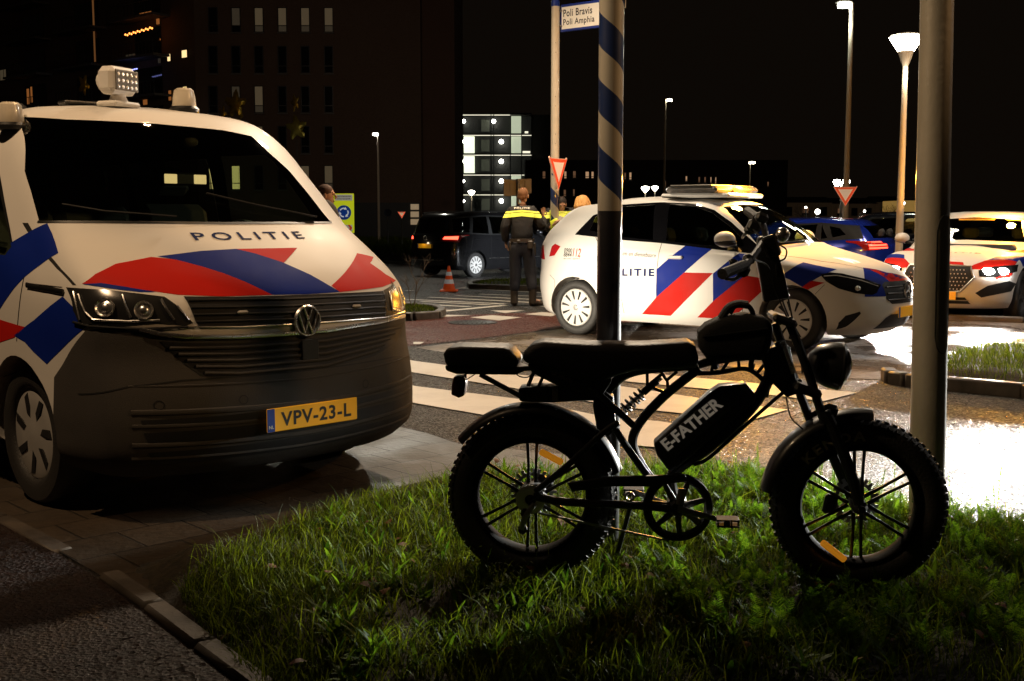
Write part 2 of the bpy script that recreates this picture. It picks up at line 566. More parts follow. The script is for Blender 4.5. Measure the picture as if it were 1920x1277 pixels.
class Vehicle:
    def __init__(s, root, rows, paint, axles, arch_r, arch_z, width, body='body', ku=4, kv=4, sharp=50):
        s.root = root
        me = shell_mesh(rows, ku, kv)
        me.materials.append(paint)
        o = bpy.data.objects.new('shell', me)
        COL.objects.link(o)
        cutters = []
        for x in axles:
            for sy in (-1, 1):
                c = MB()
                c.lathe([(0, -.30), (arch_r, -.30), (arch_r, .30), (0, .30)], 40, Matrix.Translation((x, sy * width, arch_z)) @ Matrix.Rotation(pi / 2, 4, 'X'))
                co = c.build('cut', BLACK, None, 0)
                m = o.modifiers.new('b', 'BOOLEAN')
                m.operation = 'DIFFERENCE'
                m.solver = 'EXACT'
                m.object = co
                cutters.append(co)
        dg = bpy.context.evaluated_depsgraph_get()
        m2 = bpy.data.meshes.new_from_object(o.evaluated_get(dg))
        for c in cutters + [o]:
            bpy.data.objects.remove(c)
        m2.polygons.foreach_set('use_smooth', [True] * len(m2.polygons))
        m2.set_sharp_from_angle(angle=radians(sharp))
        m2.calc_loop_triangles()
        nt = len(m2.loop_triangles)
        lv = np.zeros(nt * 3, int)
        ll = np.zeros(nt * 3, int)
        mi = np.zeros(nt, int)
        m2.loop_triangles.foreach_get('vertices', lv)
        m2.loop_triangles.foreach_get('loops', ll)
        m2.loop_triangles.foreach_get('material_index', mi)
        co = np.zeros(len(m2.vertices) * 3)
        m2.vertices.foreach_get('co', co)
        co = co.reshape(-1, 3)
        cn = np.zeros(len(m2.loops) * 3)
        m2.corner_normals.foreach_get('vector', cn)
        cn = cn.reshape(-1, 3)
        T = np.concatenate([co[lv], cn[ll]], 1).reshape(nt, 3, 6)
        names = [m.name if m else '' for m in m2.materials]
        well = np.array([names[min(i, len(names) - 1)] == BLACK.name if names else False for i in mi])
        s.polys = [t for t in T[~well]]
        s.wells = [t for t in T[well]]
        bpy.data.meshes.remove(m2)
        s.paint = paint
        s.bname = body
        s.bvh = BVHTree.FromPolygons([Vector(p[:3]) for t in s.polys for p in t], [(3 * i, 3 * i + 1, 3 * i + 2) for i in range(len(s.polys))])
        s.place()

    def place(s):
        r = s.root
        s.M = Matrix.Translation(r.location) @ Matrix.Rotation(r.rotation_euler.z, 4, 'Z')
        s.Mi = s.M.inverted()

    def hit(s, px, py):
        """where the sight line of a photo pixel meets the shell (local)"""
        o = s.Mi @ Vector((0, 0, CH))
        d = (s.Mi.to_3x3() @ ray(px, py)).normalized()
        h = s.bvh.ray_cast(o, d)
        return h[0]

    def pl(s, px, py, ax, val):
        """the same with a local plane"""
        o = s.Mi @ Vector((0, 0, CH))
        d = s.Mi.to_3x3() @ ray(px, py)
        k = (val - o[ax]) / d[ax]
        return o + d * k

    def px(s, pts, axis, plane=None):
        """photo outline -> outline on the shell in the projection of the axis"""
        out = []
        for p in pts:
            h = s.hit(*p) if plane is None else s.pl(p[0], p[1], {'x': 0, 'y': 1, 'z': 2}[axis], plane)
            if h is None:
                h = s.pl(p[0], p[1], {'x': 0, 'y': 1, 'z': 2}[axis], {'y': -.9, 'x': 2.3, 'z': 1.0}[axis])
            a, b = AX[axis]
            out.append((h[a], h[b]))
        return out

    @staticmethod
    def _tris(poly):
        t = tessellate_polygon([[Vector((p[0], p[1], 0)) for p in poly]])
        out = []
        for q in t:
            a, b, c = [poly[i] for i in q]
            ar = (b[0] - a[0]) * (c[1] - a[1]) - (b[1] - a[1]) * (c[0] - a[0])
            if abs(ar) < 1e-9:
                continue
            out.append([a, b, c] if ar > 0 else [a, c, b])
        return out

    @staticmethod
    def _convex(poly):
        n = len(poly)
        sg = 0
        for i in range(n):
            a, b, c = poly[i], poly[(i + 1) % n], poly[(i + 2) % n]
            cr = (b[0] - a[0]) * (c[1] - b[1]) - (b[1] - a[1]) * (c[0] - b[0])
            if abs(cr) < 1e-10:
                continue
            if sg == 0:
                sg = 1 if cr > 0 else -1
            elif (cr > 0) != (sg > 0):
                return None
        return poly if sg > 0 else poly[::-1]

    def _split(s, poly, axis, side, thr, src, remove=False):
        a, b = AX[axis]
        dirv = np.zeros(3)
        dirv[{'x': 0, 'y': 1, 'z': 2}[axis]] = side
        cv = s._convex(poly)
        convs = [cv] if cv is not None else s._tris(poly)
        inside, cur = [], src
        for C in convs:
            x0, x1 = min(p[0] for p in C), max(p[0] for p in C)
            y0, y1 = min(p[1] for p in C), max(p[1] for p in C)
            nxt = []
            for P in cur:
                A, B = P[:, a], P[:, b]
                if A.max() < x0 or A.min() > x1 or B.max() < y0 or B.min() > y1 or (P[:, 3:].mean(0) @ dirv) < thr:
                    if remove:
                        nxt.append(P)
                    continue
                piece, outs = P, []
                for i in range(len(C)):
                    p, q = C[i], C[(i + 1) % len(C)]
                    nx, ny = -(q[1] - p[1]), q[0] - p[0]
                    d = (piece[:, a] - p[0]) * nx + (piece[:, b] - p[1]) * ny
                    if (d >= -1e-12).all():
                        continue
                    ins, ous = [], []
                    m = len(piece)
                    for k in range(m):
                        u, v = piece[k], piece[(k + 1) % m]
                        du, dv = d[k], d[(k + 1) % m]
                        if du >= 0:
                            ins.append(u)
                        if du <= 0:
                            ous.append(u)
                        if (du > 0) != (dv > 0) and abs(du - dv) > 1e-14 and du != 0 and dv != 0:
                            w = u + (v - u) * (du / (du - dv))
                            ins.append(w)
                            ous.append(w)
                    if len(ous) >= 3:
                        outs.append(np.array(ous))
                    if len(ins) < 3:
                        piece = None
                        break
                    piece = np.array(ins)
                if piece is None:
                    if remove:
                        nxt.append(P)
                    continue
                inside.append(piece)
                if remove:
                    nxt += outs
            if remove:
                cur = nxt
        return inside, cur

    @staticmethod
    def emit(name, polys, material, parent, off=0.0, label=None, thick=0.0):
        if not polys:
            return None
        vs, fs, ns = [], [], []
        for P in polys:
            n = len(vs)
            for p in P:
                nn = p[3:] / (np.linalg.norm(p[3:]) + 1e-9)
                vs.append(tuple(p[:3] + nn * off))
                ns.append(tuple(nn))
            fs.append(tuple(range(n, n + len(P))))
        key, idx, uv = {}, [], []
        for v in vs:
            k = (round(v[0], 4), round(v[1], 4), round(v[2], 4))
            if k not in key:
                key[k] = len(uv)
                uv.append(v)
            idx.append(key[k])
        ff, fn = [], []
        for f in fs:
            g, h = [], []
            for i in f:
                if not g or (idx[i] != g[-1] and idx[i] != g[0]):
                    g.append(idx[i])
                    h.append(ns[i])
            if len(set(g)) == len(g) and len(g) >= 3:
                ff.append(g)
                fn += h
        me = bpy.data.meshes.new(name)
        me.from_pydata(uv, [], ff)
        me.polygons.foreach_set('use_smooth', [True] * len(ff))
        me.normals_split_custom_set(fn)
        o = link_mesh(name, me, material, parent)
        if label:
            o['label'] = label
        return o

    def window(s, name, poly, axis, side, thr=0.1, material=None, parent=None, off=-0.004):
        ins, s.polys = s._split(poly, axis, side, thr, s.polys, True)
        return s.emit(name, ins, material or GLASS, parent or s.root, off)

    def hole(s, poly, axis, side, thr=0.1):
        _, s.polys = s._split(poly, axis, side, thr, s.polys, True)

    def decal(s, name, poly, axis, side, material, off=0.0015, thr=0.1, parent=None, label=None):
        ins, _ = s._split(poly, axis, side, thr, s.polys)
        return s.emit(name, ins, material, parent or s.root, off, label)

    def lines(s, name, pls, axis, side, material, width=0.006, off=0.0012, thr=0.1, parent=None):
        ins = []
        for pl in pls:
            for i in range(len(pl) - 1):
                p, q = Vector(pl[i]), Vector(pl[i + 1])
                d = (q - p)
                if d.length < 1e-6:
                    continue
                n = Vector((-d.y, d.x)).normalized() * width / 2
                C = [tuple(p + n), tuple(p - n), tuple(q - n), tuple(q + n)]
                ins += s._split(C, axis, side, thr, s.polys)[0]
        return s.emit(name, ins, material, parent or s.root, off)

    def snap(s, axis, side, off=0.002):
        """function that presses a point onto the shell along an axis"""
        i = {'x': 0, 'y': 1, 'z': 2}[axis]
        d = Vector((0, 0, 0))
        d[i] = -side

        def fn(p):
            o = Vector(p)
            o[i] = side * 4.0
            h = s.bvh.ray_cast(o, d)
            if h[0] is None:
                return Vector(p)
            return h[0] + h[1] * off
        return fn

    def finish(s):
        b = s.emit(s.bname, s.polys, s.paint, s.root)
        s.emit('wheel_well', s.wells, BLACK, s.root)
        return b


def make_wheel(root, x, y, r, w, rim_r, style, tyre_mat=None, steer=0.0, letters=None):
    """wheel axis along y; the outer face looks to the side of y"""
    sd = 1 if y > 0 else -1
    hub = bpy.data.objects.new('wheel', None)
    hub.empty_display_size = .1
    COL.objects.link(hub)
    hub.parent = root
    hub.location = (x, y, r)
    hub.rotation_euler = (0, 0, steer)
    M = Matrix.Rotation(-sd * pi / 2, 4, 'X')      # lathe axis z -> outward
    h = w / 2
    t = MB()
    t.lathe([(rim_r, -h * .8), (rim_r + .02, -h), (r - .025, -h), (r - .006, -h * .75), (r, -h * .35), (r, h * .35), (r - .006, h * .75), (r - .025, h),
             (rim_r + .035, h + .004), (rim_r + .012, h - .004), (rim_r - .004, h - .02), (rim_r - .01, 0)], 56, M)
    for k in range(5):                            # tread grooves read as steps
        pass
    t.build('tyre', tyre_mat or RUBBER, hub, 50)
    rm = MB()
    if style == 'cap7':
        rm.lathe([(0, h - .006), (.05, h - .008), (rim_r * .6, h - .018), (rim_r * .93, h - .014), (rim_r, h - .022), (rim_r, h - .06)], 48, M)
        rm.build('rim', ALLOY, hub)
        k, z0 = 7, h - .012
        sl = MB()
        for i in range(k):
            a = 2 * pi * i / k + .2
            out = [(.36, -.05), (.90, -.17), (.86, .02), (.5, .07)]
            poly = [(rim_r * (p * cos(a) - q * sin(a)), rim_r * (p * sin(a) + q * cos(a))) for p, q in out]
            sl.prism(poly, z0 - .012, z0 + .001, 'z', M)
        sl.build('rim_slots', BLACK, hub, 0)
    elif style == 'cap12':
        rm.lathe([(0, h - .004), (.035, h - .006), (.05, h - .012), (rim_r * .55, h - .014), (rim_r * .95, h - .008), (rim_r, h - .02), (rim_r, h - .06)], 48, M)
        rm.build('rim', mat('wheel_white_silver', (.62, .61, .59), .3, metal=.1), hub)
        sl = MB()
        for i in range(11):
            a = 2 * pi * i / 11 + .1
            out = [(.42, -.03), (.88, -.085), (.90, .055), (.46, .02)]
            poly = [(rim_r * (p * cos(a) - q * sin(a)), rim_r * (p * sin(a) + q * cos(a))) for p, q in out]
            sl.prism(poly, h - .03, h - .0055, 'z', M)
        sl.build('rim_slots', BLACK, hub, 0)
        c = MB()
        c.lathe([(0, h + .001), (.028, h), (.034, h - .006)], 24, M)
        c.build('hub_cap', CHROME, hub)
    else:                                          # open alloy with paired spokes
        rm.lathe([(rim_r, h - .015), (rim_r * .93, h - .02), (rim_r * .90, h - .06), (rim_r * .88, -h * .5)], 40, M)
        rm.lathe([(0, h - .02), (.05, h - .022), (.06, h - .05), (0, h - .06)], 20, M)
        for i in range(10):
            a = 2 * pi * (i // 2) / 5 + (-.13 if i % 2 else .13) + .3
            rm.add([(p[0] * cos(a) - p[1] * sin(a), p[0] * sin(a) + p[1] * cos(a), p[2]) for p in
                    [(.03, -.014, h - .02), (.03, .014, h - .02), (rim_r * .92, .009, h - .03), (rim_r * .92, -.009, h - .03),
                     (.03, -.014, h - .05), (.03, .014, h - .05), (rim_r * .92, .009, h - .05), (rim_r * .92, -.009, h - .05)]],
                   [(0, 1, 2, 3), (7, 6, 5, 4), (0, 4, 5, 1), (2, 6, 7, 3), (1, 5, 6, 2), (3, 7, 4, 0)], M)
        rm.build('rim', ALLOY if style != 'dark' else STEEL, hub)
        d = MB()
        d.lathe([(0, -.02), (rim_r * .86, -.02), (rim_r * .86, -.03), (0, -.03)], 24, M)
        d.build('brake_disc', DARK_PLASTIC, hub)
    return hub


def plate(root, org, ux, uz, text, w=.52, h=.11, left=True, country='NL'):
    """number plate centred on org, ux = reading direction, uz = up (local)"""
    ux, uz = Vector(ux).normalized(), Vector(uz).normalized()
    n = ux.cross(uz)
    R = Matrix((ux, -n, uz)).transposed()
    p = MB()
    p.box(org, (w, .008, h), rot=R, bev=.004)
    po = p.build('number_plate', PLATE_Y, root)
    o = Vector(org)
    b = MB()
    b.box(o - ux * (w / 2 - .021) + n * .0045, (.040, .003, h * .97), rot=R)
    b.build('country_band', PLATE_B, po)
    if not text:
        return po
    text_obj('plate_lettering', text, INK, po, o + ux * .018 + n * .0048, ux, uz, width=w * .78, height=h * .62, bold=.028, space=1.12)
    text_obj('country_code', country, INK_W, po, o - ux * (w / 2 - .021) + n * .0068 - uz * h * .28, ux, uz, width=.026, bold=.02)
    return po


def surf_path(v, pix, off=0.004, n=6):
    """photo polyline pressed on the shell"""
    out = []
    for i in range(len(pix) - 1):
        a, b = pix[i], pix[i + 1]
        for k in range(n + (i == len(pix) - 2)):
            t = k / n
            h = v.hit(a[0] + (b[0] - a[0]) * t, a[1] + (b[1] - a[1]) * t)
            if h is not None:
                nn = v.bvh.find_nearest(h)[1]
                out.append(h + nn * off)
    return out


def snap_path(v, axis, side, pts, off=0.004, n=5):
    f = v.snap(axis, side, off)
    P = [Vector(p) for p in pts]
    out = []
    for i in range(len(P) - 1):
        for k in range(n + (i == len(P) - 2)):
            out.append(f(P[i].lerp(P[i + 1], k / n)))
    return out


def tube_obj(name, pts, r, material, parent, n=8, flat=1.0):
    m = MB()
    m.tube(pts, r, n, flat=flat)
    return m.build(name, material, parent)


def mirror_part(root, x, y, z, w=.16, h=.2, d=.13, mat_=None, arm=.12):
    sd = 1 if y > 0 else -1
    m = MB()
    m.ell((x, y, z), (d / 2 + .03, w / 2, h / 2), 20, 12)
    o = m.build('door_mirror', mat_ or WHITE_PAINT, root)
    b = MB()
    b.box((x - d * .36, y, z), (.05, w * .86, h * .80), bev=.02)
    b.tube([(x, y - sd * w * .3, z - h * .35), (x + .02, y - sd * (w * .5 + arm), z - h * .5)], [.025, .03])
    b.build('mirror_base', DARK_PLASTIC, o)
    return o


def seats(root, xs, floor=.45, h=.62, wseat=.46, col=None):
    for x, y in xs:
        m = MB()
        m.box((x, y, floor + .12), (.48, wseat, .16), bev=.05)
        R = Matrix.Rotation(radians(-14), 3, 'Y')
        m.box((x - .27, y, floor + .15 + h / 2), (.12, wseat, h), rot=R, bev=.05)
        m.box((x - .36, y, floor + .22 + h + .06), (.09, .25, .17), rot=R, bev=.04)
        m.build('seat', col or SEATF, root)


# ---------------------------------------------------------------- the van in the foreground
VX, VY, VA = -2.733, 7.167, -0.777


def build_van():
    root = empty('police_van', (VX, VY, 0), VA, 'white police van with red and blue stripes, POLITIE on its bonnet, parked on the paving', 'van')
    rows = [
        (2.34, -2.40, .88, .30, .2, .21, .24, .26, .24, .26),
        (2.44, -2.44, .935, .36, .2, .30, .30, .30, .30, .30),
        (2.485, -2.46, .955, .42, .2, .44, .44, .44, .44, .44),
        (2.485, -2.46, .957, .45, .2, .60, .60, .60, .60, .60),
        (2.455, -2.46, .957, .46, .2, .76, .76, .76, .76, .76),
        (2.455, -2.46, .955, .46, .2, .90, .90, .90, .90, .90),
        (2.430, -2.455, .95, .46, .2, 1.00, 1.01, 1.02, 1.02, 1.02),
        (2.375, -2.45, .945, .46, .2, 1.065, 1.07, 1.08, 1.08, 1.08),
        (2.20, -2.445, .935, .45, .2, 1.205, 1.17, 1.16, 1.16, 1.16),
        (1.99, -2.44, .92, .42, .2, 1.345, 1.27, 1.27, 1.27, 1.27),
        (1.67, -2.43, .875, .38, .2, 1.63, 1.53, 1.53, 1.53, 1.53),
        (1.36, -2.41, .815, .34, .2, 1.885, 1.78, 1.78, 1.78, 1.78),
        (1.27, -2.39, .765, .34, .2, 1.935, 1.86, 1.87, 1.87, 1.88),
        (1.14, -2.34, .66, .32, .2, 1.962, 1.93, 1.94, 1.94, 1.94),
        (1.05, -2.28, .40, .30, .2, 1.978, 1.975, 1.98, 1.975, 1.97),
        (1.00, -2.25, 0.0, .30, .2, 1.985, 1.985, 1.99, 1.985, 1.975),
    ]
    v = Vehicle(root, rows, WHITE_PAINT, (1.5, -1.5), .385, .345, .95, ku=5, kv=4)
    # glazing
    ws = v.px([(16, 221), (125, 224), (292, 232), (417, 244), (471, 255), (500, 282), (542, 320), (585, 372), (620, 416), (417, 417), (208, 415), (73, 414), (46, 320)], 'x')
    rub = v.window('windscreen', ws, 'x', 1)
    for sd in (-1, 1):
        v.window('side_window', [(1.40, 1.24), (.97, 1.72), (.90, 1.76), (.40, 1.77), (.36, 1.22), (1.36, 1.20)], 'y', sd)
        v.window('side_window', [(.22, 1.24), (.22, 1.76), (-.85, 1.76), (-.85, 1.24)], 'y', sd, material=TINT)
        v.window('side_window', [(-.98, 1.24), (-.98, 1.76), (-2.15, 1.74), (-2.15, 1.24)], 'y', sd, material=TINT)
        v.decal('window_surround', [(1.44, 1.21), (1.0, 1.74), (.92, 1.785), (-2.2, 1.775), (-2.2, 1.20)], 'y', sd, DARK_PLASTIC, .001)
    v.window('rear_window', [(-.72, 1.22), (.72, 1.22), (.66, 1.74), (-.66, 1.74)], 'x', -1, material=TINT)
    # grey bumper moulding wrapping the whole nose
    bp = [(1.70, .15), (1.86, .45), (1.87, .66), (1.93, .72), (2.0, .80), (2.09, .885), (2.20, .90), (2.34, .855), (2.7, .84), (2.7, .10)]
    v.decal('bumper', bp, 'y', -1, GREY_PLASTIC, .0035, thr=-2)
    v.decal('sill_trim', [(-2.6, .15), (-2.6, .40), (-1.92, .40), (-1.88, .20), (-1.1, .20), (-1.1, .26), (1.1, .26), (1.1, .15)], 'y', -1, GREY_PLASTIC, .003, thr=-2)
    # livery on the bonnet
    X = lambda p: v.px(p, 'x')
    red1 = [(154, 532), (179, 514), (217, 495), (283, 482), (329, 487), (375, 499), (417, 512), (458, 528), (510, 553), (417, 556), (333, 553), (292, 547), (208, 535)]
    blue = [(295, 481), (375, 471), (442, 467), (479, 476), (529, 492), (583, 516), (637, 548), (575, 552), (510, 553), (458, 528), (417, 512), (375, 499), (329, 487)]
    v.decal('bonnet_stripe', X(red1), 'x', 1, RED_FILM, label='red stripe at the bonnet edge above the headlight')
    v.decal('bonnet_stripe', X(blue), 'x', 1, BLUE_FILM, .0016, label='blue stripe across the middle of the bonnet')
    v.decal('bonnet_stripe', X([(442, 467), (557, 465), (532, 493), (479, 476)]), 'x', 1, RED_FILM, .0016, label='small red triangle behind the blue stripe')
    v.decal('bonnet_stripe', X([(621, 536), (669, 475), (700, 482), (725, 495), (748, 516), (742, 526), (717, 538), (637, 548)]), 'x', 1, RED_FILM, .0016, label='red stripe at the far bonnet corner')
    v.decal('bonnet_stripe', X([(154, 533), (190, 531), (240, 539), (292, 548), (262, 548), (205, 541)]), 'x', 1, BLUE_FILM, .0022, label='thin blue edge under the red stripe')
    a, b = v.hit(361, 444), v.hit(566, 441)
    text_obj('bonnet_lettering', 'POLITIE', INK_B, root, (a + b) / 2, Vector((0, b.y - a.y, b.z - a.z)), (0, 0, 1), width=(b - a).length, height=.036, bold=.012, space=1.45, fn=v.snap('x', 1, .0025))
    # panel gaps
    v.lines('bonnet_gap', [v.px([(48, 418), (84, 474), (112, 505), (133, 527), (140, 535)], 'x')], 'x', 1, BLACK, .007)
    v.lines('door_gap', [[(1.60, 1.15), (1.52, .80)], [(.36, 1.75), (.30, .35), (1.02, .35)], [(-.92, 1.75), (-.92, .35)], [(1.60, 1.15), (-2.3, 1.12)]], 'y', -1, BLACK, .007)
    v.lines('door_gap', [[(1.60, 1.15), (1.52, .80)], [(.36, 1.75), (.30, .35), (1.02, .35)], [(-.92, 1.75), (-.92, .35)]], 'y', 1, BLACK, .007)
    # livery on the flank (only its front end is in the photograph)
    Y = lambda p: v.px(p, 'y', -.945)
    v.decal('flank_stripe', Y([(52, 419), (84, 475), (50, 522), (22, 560), (0, 592), (-50, 680), (-170, 690), (-70, 520), (0, 470)]), 'y', -1, BLUE_FILM, label='dark blue stripe on the front wing beside the door')
    v.decal('flank_stripe', Y([(112, 556), (127, 575), (147, 612), (96, 682), (60, 640), (40, 628), (75, 600)]), 'y', -1, BLUE_FILM, label='blue stripe ahead of the wheel arch')
    v.decal('flank_stripe', Y([(0, 596), (60, 612), (40, 632), (-20, 650), (-60, 680)]), 'y', -1, RED_FILM, label='red stripe above the front wheel arch')
    for i in range(4):
        x = .55 - i * .75
        v.decal('flank_stripe', [(x, 1.13), (x - .30, 1.13), (x - .75, .75), (x - .45, .75)], 'y', -1, BLUE_FILM)
        v.decal('flank_stripe', [(x - .45, .75), (x - .75, .75), (x - 1.15, .40), (x - .85, .40)], 'y', -1, RED_FILM)
        v.decal('flank_stripe', [(x, 1.13), (x - .30, 1.13), (x - .75, .75), (x - .45, .75)], 'y', 1, BLUE_FILM)
    # grille between the lamps
    gp = X([(344, 556), (440, 557), (542, 554), (640, 550), (718, 546), (722, 594), (604, 604), (542, 608), (375, 614), (366, 602)])
    g = v.decal('grille', gp, 'x', 1, BLACK, .003)
    sl = MB()
    for k in range(4):
        t = (k + .6) / 4.2
        pa = (350 + 20 * t, 557 + 54 * t)
        pm = (542, 554 + 52 * t)
        pb = (719 + 2 * t, 547 + 46 * t)
        P = surf_path(v, [pa, pm, pb], .008, 8)
        sl.tube(P, .0055, 6, flat=.9)
    sl.build('grille_bars', DARK_PLASTIC, g)
    for q in ((452, 585), (665, 574)):
        h = v.hit(*q)
        e = MB()
        e.box(h + Vector((.016, 0, 0)), (.02, .055, .018), bev=.008)
        e.build('flash_lamp', mat('clear_plastic', (.35, .33, .30), .2), g)
    # chrome strips
    tube_obj('chrome_strip', surf_path(v, [(352, 613), (450, 613), (545, 608), (610, 604), (723, 595), (762, 582)], .008, 6), .004, CHROME, root)
    tube_obj('chrome_strip', surf_path(v, [(262, 617), (300, 626), (350, 631), (450, 631), (545, 625), (610, 619), (705, 604), (764, 590)], .012, 6), .0105, CHROME, root, flat=.6)
    tube_obj('trim_strip', surf_path(v, [(140, 604), (170, 612), (262, 617), (352, 613)], .008, 6), .006, DARK_PLASTIC, root)
    # lower grille
    lp = X([(300, 640), (312, 652), (346, 683), (375, 704), (417, 709), (583, 695), (700, 668), (742, 640), (757, 602), (700, 616), (610, 632), (545, 637), (450, 643), (350, 643)])
    lg = v.decal('lower_grille', lp, 'x', 1, BLACK, .0055)
    sl = MB()
    for k in range(5):
        t = (k + .5) / 4.6
        P = surf_path(v, [(310 + 75 * t, 646 + 55 * t), (450, 644 + 58 * t), (545, 638 + 55 * t), (610, 633 + 54 * t), (752 - 45 * t, 608 + 50 * t)], .010, 6)
        sl.tube(P, .008, 6, flat=.7)
    sl.build('grille_bars', GREY_PLASTIC, lg)
    h = v.hit(577, 655)
    e = MB()
    e.box(h + Vector((.018, 0, 0)), (.012, .10, .10), bev=.006)
    e.build('radar_cover', DARK_PLASTIC, lg)
    # moulding lines of the bumper
    v.decal('bumper_slot', [(-.72, .285), (.72, .285), (.74, .345), (-.74, .345)], 'x', 1, BLACK, .005)
    v.decal('bumper_slot', [(-.74, .375), (.74, .375), (.76, .435), (-.76, .435)], 'x', 1, BLACK, .005)
    v.decal('bumper_slot', [(-.76, .462), (.76, .462), (.77, .492), (-.77, .492)], 'x', 1, BLACK, .005)
    v.lines('bumper_gap', [[(-.93, .60), (-.80, .64), (-.60, .66), (.60, .66), (.80, .64), (.93, .60)]], 'x', 1, BLACK, .006, .005)
    v.lines('sensor_ring', [[(yy + .02 * cos(t * pi / 5), .555 + .02 * sin(t * pi / 5)) for t in range(11)] for yy in (-.70, -.35, .35, .70)], 'x', 1, BLACK, .004, .005)
    for k, (z, r) in enumerate(((.62, .006), (.505, .014), (.445, .010), (.36, .012), (.30, .010))):
        P = snap_path(v, 'x', 1, [(2.4, -.80, z + .02), (2.4, 0, z), (2.4, .80, z + .02)], .003, 14)
        tube_obj('bumper_crease', P, r, GREY_PLASTIC, root, flat=.5)
    # headlamps
    hl = X([(125, 539), (150, 541), (208, 545), (308, 557), (330, 572), (362, 606), (350, 610), (292, 606), (175, 607), (150, 610), (138, 582)])
    hr = X([(718, 545), (735, 534), (749, 526), (757, 545), (764, 574), (762, 582), (745, 590), (723, 596)])
    for n_, poly, cx in (('left', hl, -1), ('right', hr, 1)):
        base = v.decal('headlamp', poly, 'x', 1, mat('lamp_housing', (.02, .02, .02), .18, vary=.3) if cx < 0 else mat('amber_lit_housing', (.30, .26, .20), .22, metal=.6), .004, thr=.02)  # far housing: paler copy, the amber beacon's reflection put into its colour
        xs = [p[0] for p in poly]
        zs = [p[1] for p in poly]
        f = v.snap('x', 1, .012)
        cxx = (min(xs) + max(xs)) / 2
        rf = MB()
        if cx < 0:
            for pc_, r in (((196, 577), .040), ((268, 582), .038)):
                c = v.hit(*pc_) + Vector((.008, 0, 0))
                nn = v.bvh.find_nearest(c)[1]
                R = Matrix.Translation(c) @ nn.to_track_quat('Z', 'Y').to_matrix().to_4x4()
                rf.lathe([(r * .55, .006), (r * .80, .002), (r * .95, .010), (r * 1.05, .014), (r * 1.12, .004)], 28, R)
                rf.ell((0, 0, .004), (r * .55, r * .55, .010), 18, 10, M=R)
            rf.tube(surf_path(v, [(150, 553), (162, 585), (178, 600), (240, 603), (300, 601)], .012, 5), .0055, 8)
            rf.tube(surf_path(v, [(230, 556), (236, 575), (246, 596)], .012, 5), .009, 8, flat=.6)
            rf.tube(surf_path(v, [(302, 563), (312, 580), (326, 600)], .012, 5), .007, 8, flat=.6)
            rf.tube(surf_path(v, [(332, 574), (344, 588), (354, 602)], .010, 5), .004, 8)
            rf.tube(surf_path(v, [(140, 548), (146, 575), (152, 600)], .008, 5), .006, 8)
        else:
            rf.tube(surf_path(v, [(728, 548), (732, 580), (745, 582)], .010, 5), .006, 8)
            rf.tube(surf_path(v, [(745, 540), (752, 560), (754, 574)], .010, 5), .006, 8)
        rf.build('reflector', CHROME, base)
    # badge
    c = v.hit(572, 601)
    c = Vector((c.x + .018, c.y, c.z))
    R = Matrix.Translation(c) @ Matrix.Rotation(pi / 2, 4, 'Y')
    bd = MB()
    bd.lathe([(.062, .0), (.066, .010), (.072, .010), (.076, 0), (.072, -.01), (.062, -.008)], 40, R)

    def st(p, q):
        bd.tube([c + Vector((.006, p[0], p[1])), c + Vector((.006, q[0], q[1]))], .0062, 6)
    st((-.022, .060), (0, .006)); st((.022, .060), (0, .006))
    st((-.052, .036), (-.022, -.056)); st((-.022, -.056), (0, -.002)); st((0, -.002), (.022, -.056)); st((.022, -.056), (.052, .036))
    bo = bd.build('badge', CHROME, root)
    k = MB()
    k.lathe([(0, .001), (.066, .001), (.066, -.012), (0, -.012)], 32, R)
    k.build('badge_disc', DARK_PLASTIC, bo)
    # plate
    pc = v.pl(587, 777, 1, 0)
    h = v.snap('x', 1, .0)(Vector((0, 0, pc.z)))
    plate(root, (h.x + .022, 0, pc.z), (0, 1, 0), (0, 0, 1), 'VPV-23-L')
    # wings trim plate by the lamp
    tube_obj('wing_trim', surf_path(v, [(52, 535), (85, 541), (121, 548)], .008, 5), .013, DARK_PLASTIC, root, flat=.4)
    tube_obj('wing_trim_edge', surf_path(v, [(54, 532), (121, 540)], .012, 5), .0035, CHROME, root)
    b = MB()
    b.box((1.47, -.30, 1.232), (.20, .16, .02), rot=.3, bev=.004)
    b.build('dash_papers', mat('paper_grey', (.30, .27, .2), .7), root)
    # wipers and cowl
    cw = v.decal('cowl_panel', X([(73, 412), (208, 413), (417, 415), (620, 414), (622, 419), (417, 421), (208, 419), (70, 418)]), 'x', 1, DARK_PLASTIC, .003)
    w = MB()
    w.tube(surf_path(v, [(590, 412), (470, 388), (385, 368)], .02, 6), .006, 6)
    w.tube(surf_path(v, [(330, 412), (200, 402), (120, 388)], .02, 6), .006, 6)
    w.build('wiper', BLACK, root)
    # mirrors
    for sd in (-1, 1):
        mo = mirror_part(root, 1.17, sd * 1.07, 1.36, .18, .26, .13, GREY_PLASTIC, arm=.10)
        e = MB()
        e.ell((1.19, sd * 1.095, 1.315), (.085, .078, .105), 18, 12)
        e.build('mirror_cap', WHITE_PAINT, mo)
    # roof equipment
    f = v.snap('z', 1, 0)
    for px_, py_ in ((18, 196), (346, 220)):
        p = v.pl(px_, py_ - 6, 2, 1.96)
        p = f((p.x, p.y, 2))
        b = MB()
        R = Matrix.Translation(p)
        b.lathe([(0, -.01), (.082, -.01), (.084, .012), (.070, .026), (.0, .026)], 28, R)
        bo = b.build('beacon', DARK_PLASTIC, root)
        d = MB()
        d.lathe([(.064, .022), (.066, .03), (.062, .08), (.054, .115), (.040, .127), (0, .130)], 28, R)
        d.build('beacon_dome', mat('milky_dome', (.62, .56, .45), .25, coat=.5, trans=.0, vary=.15, scale=14), bo)
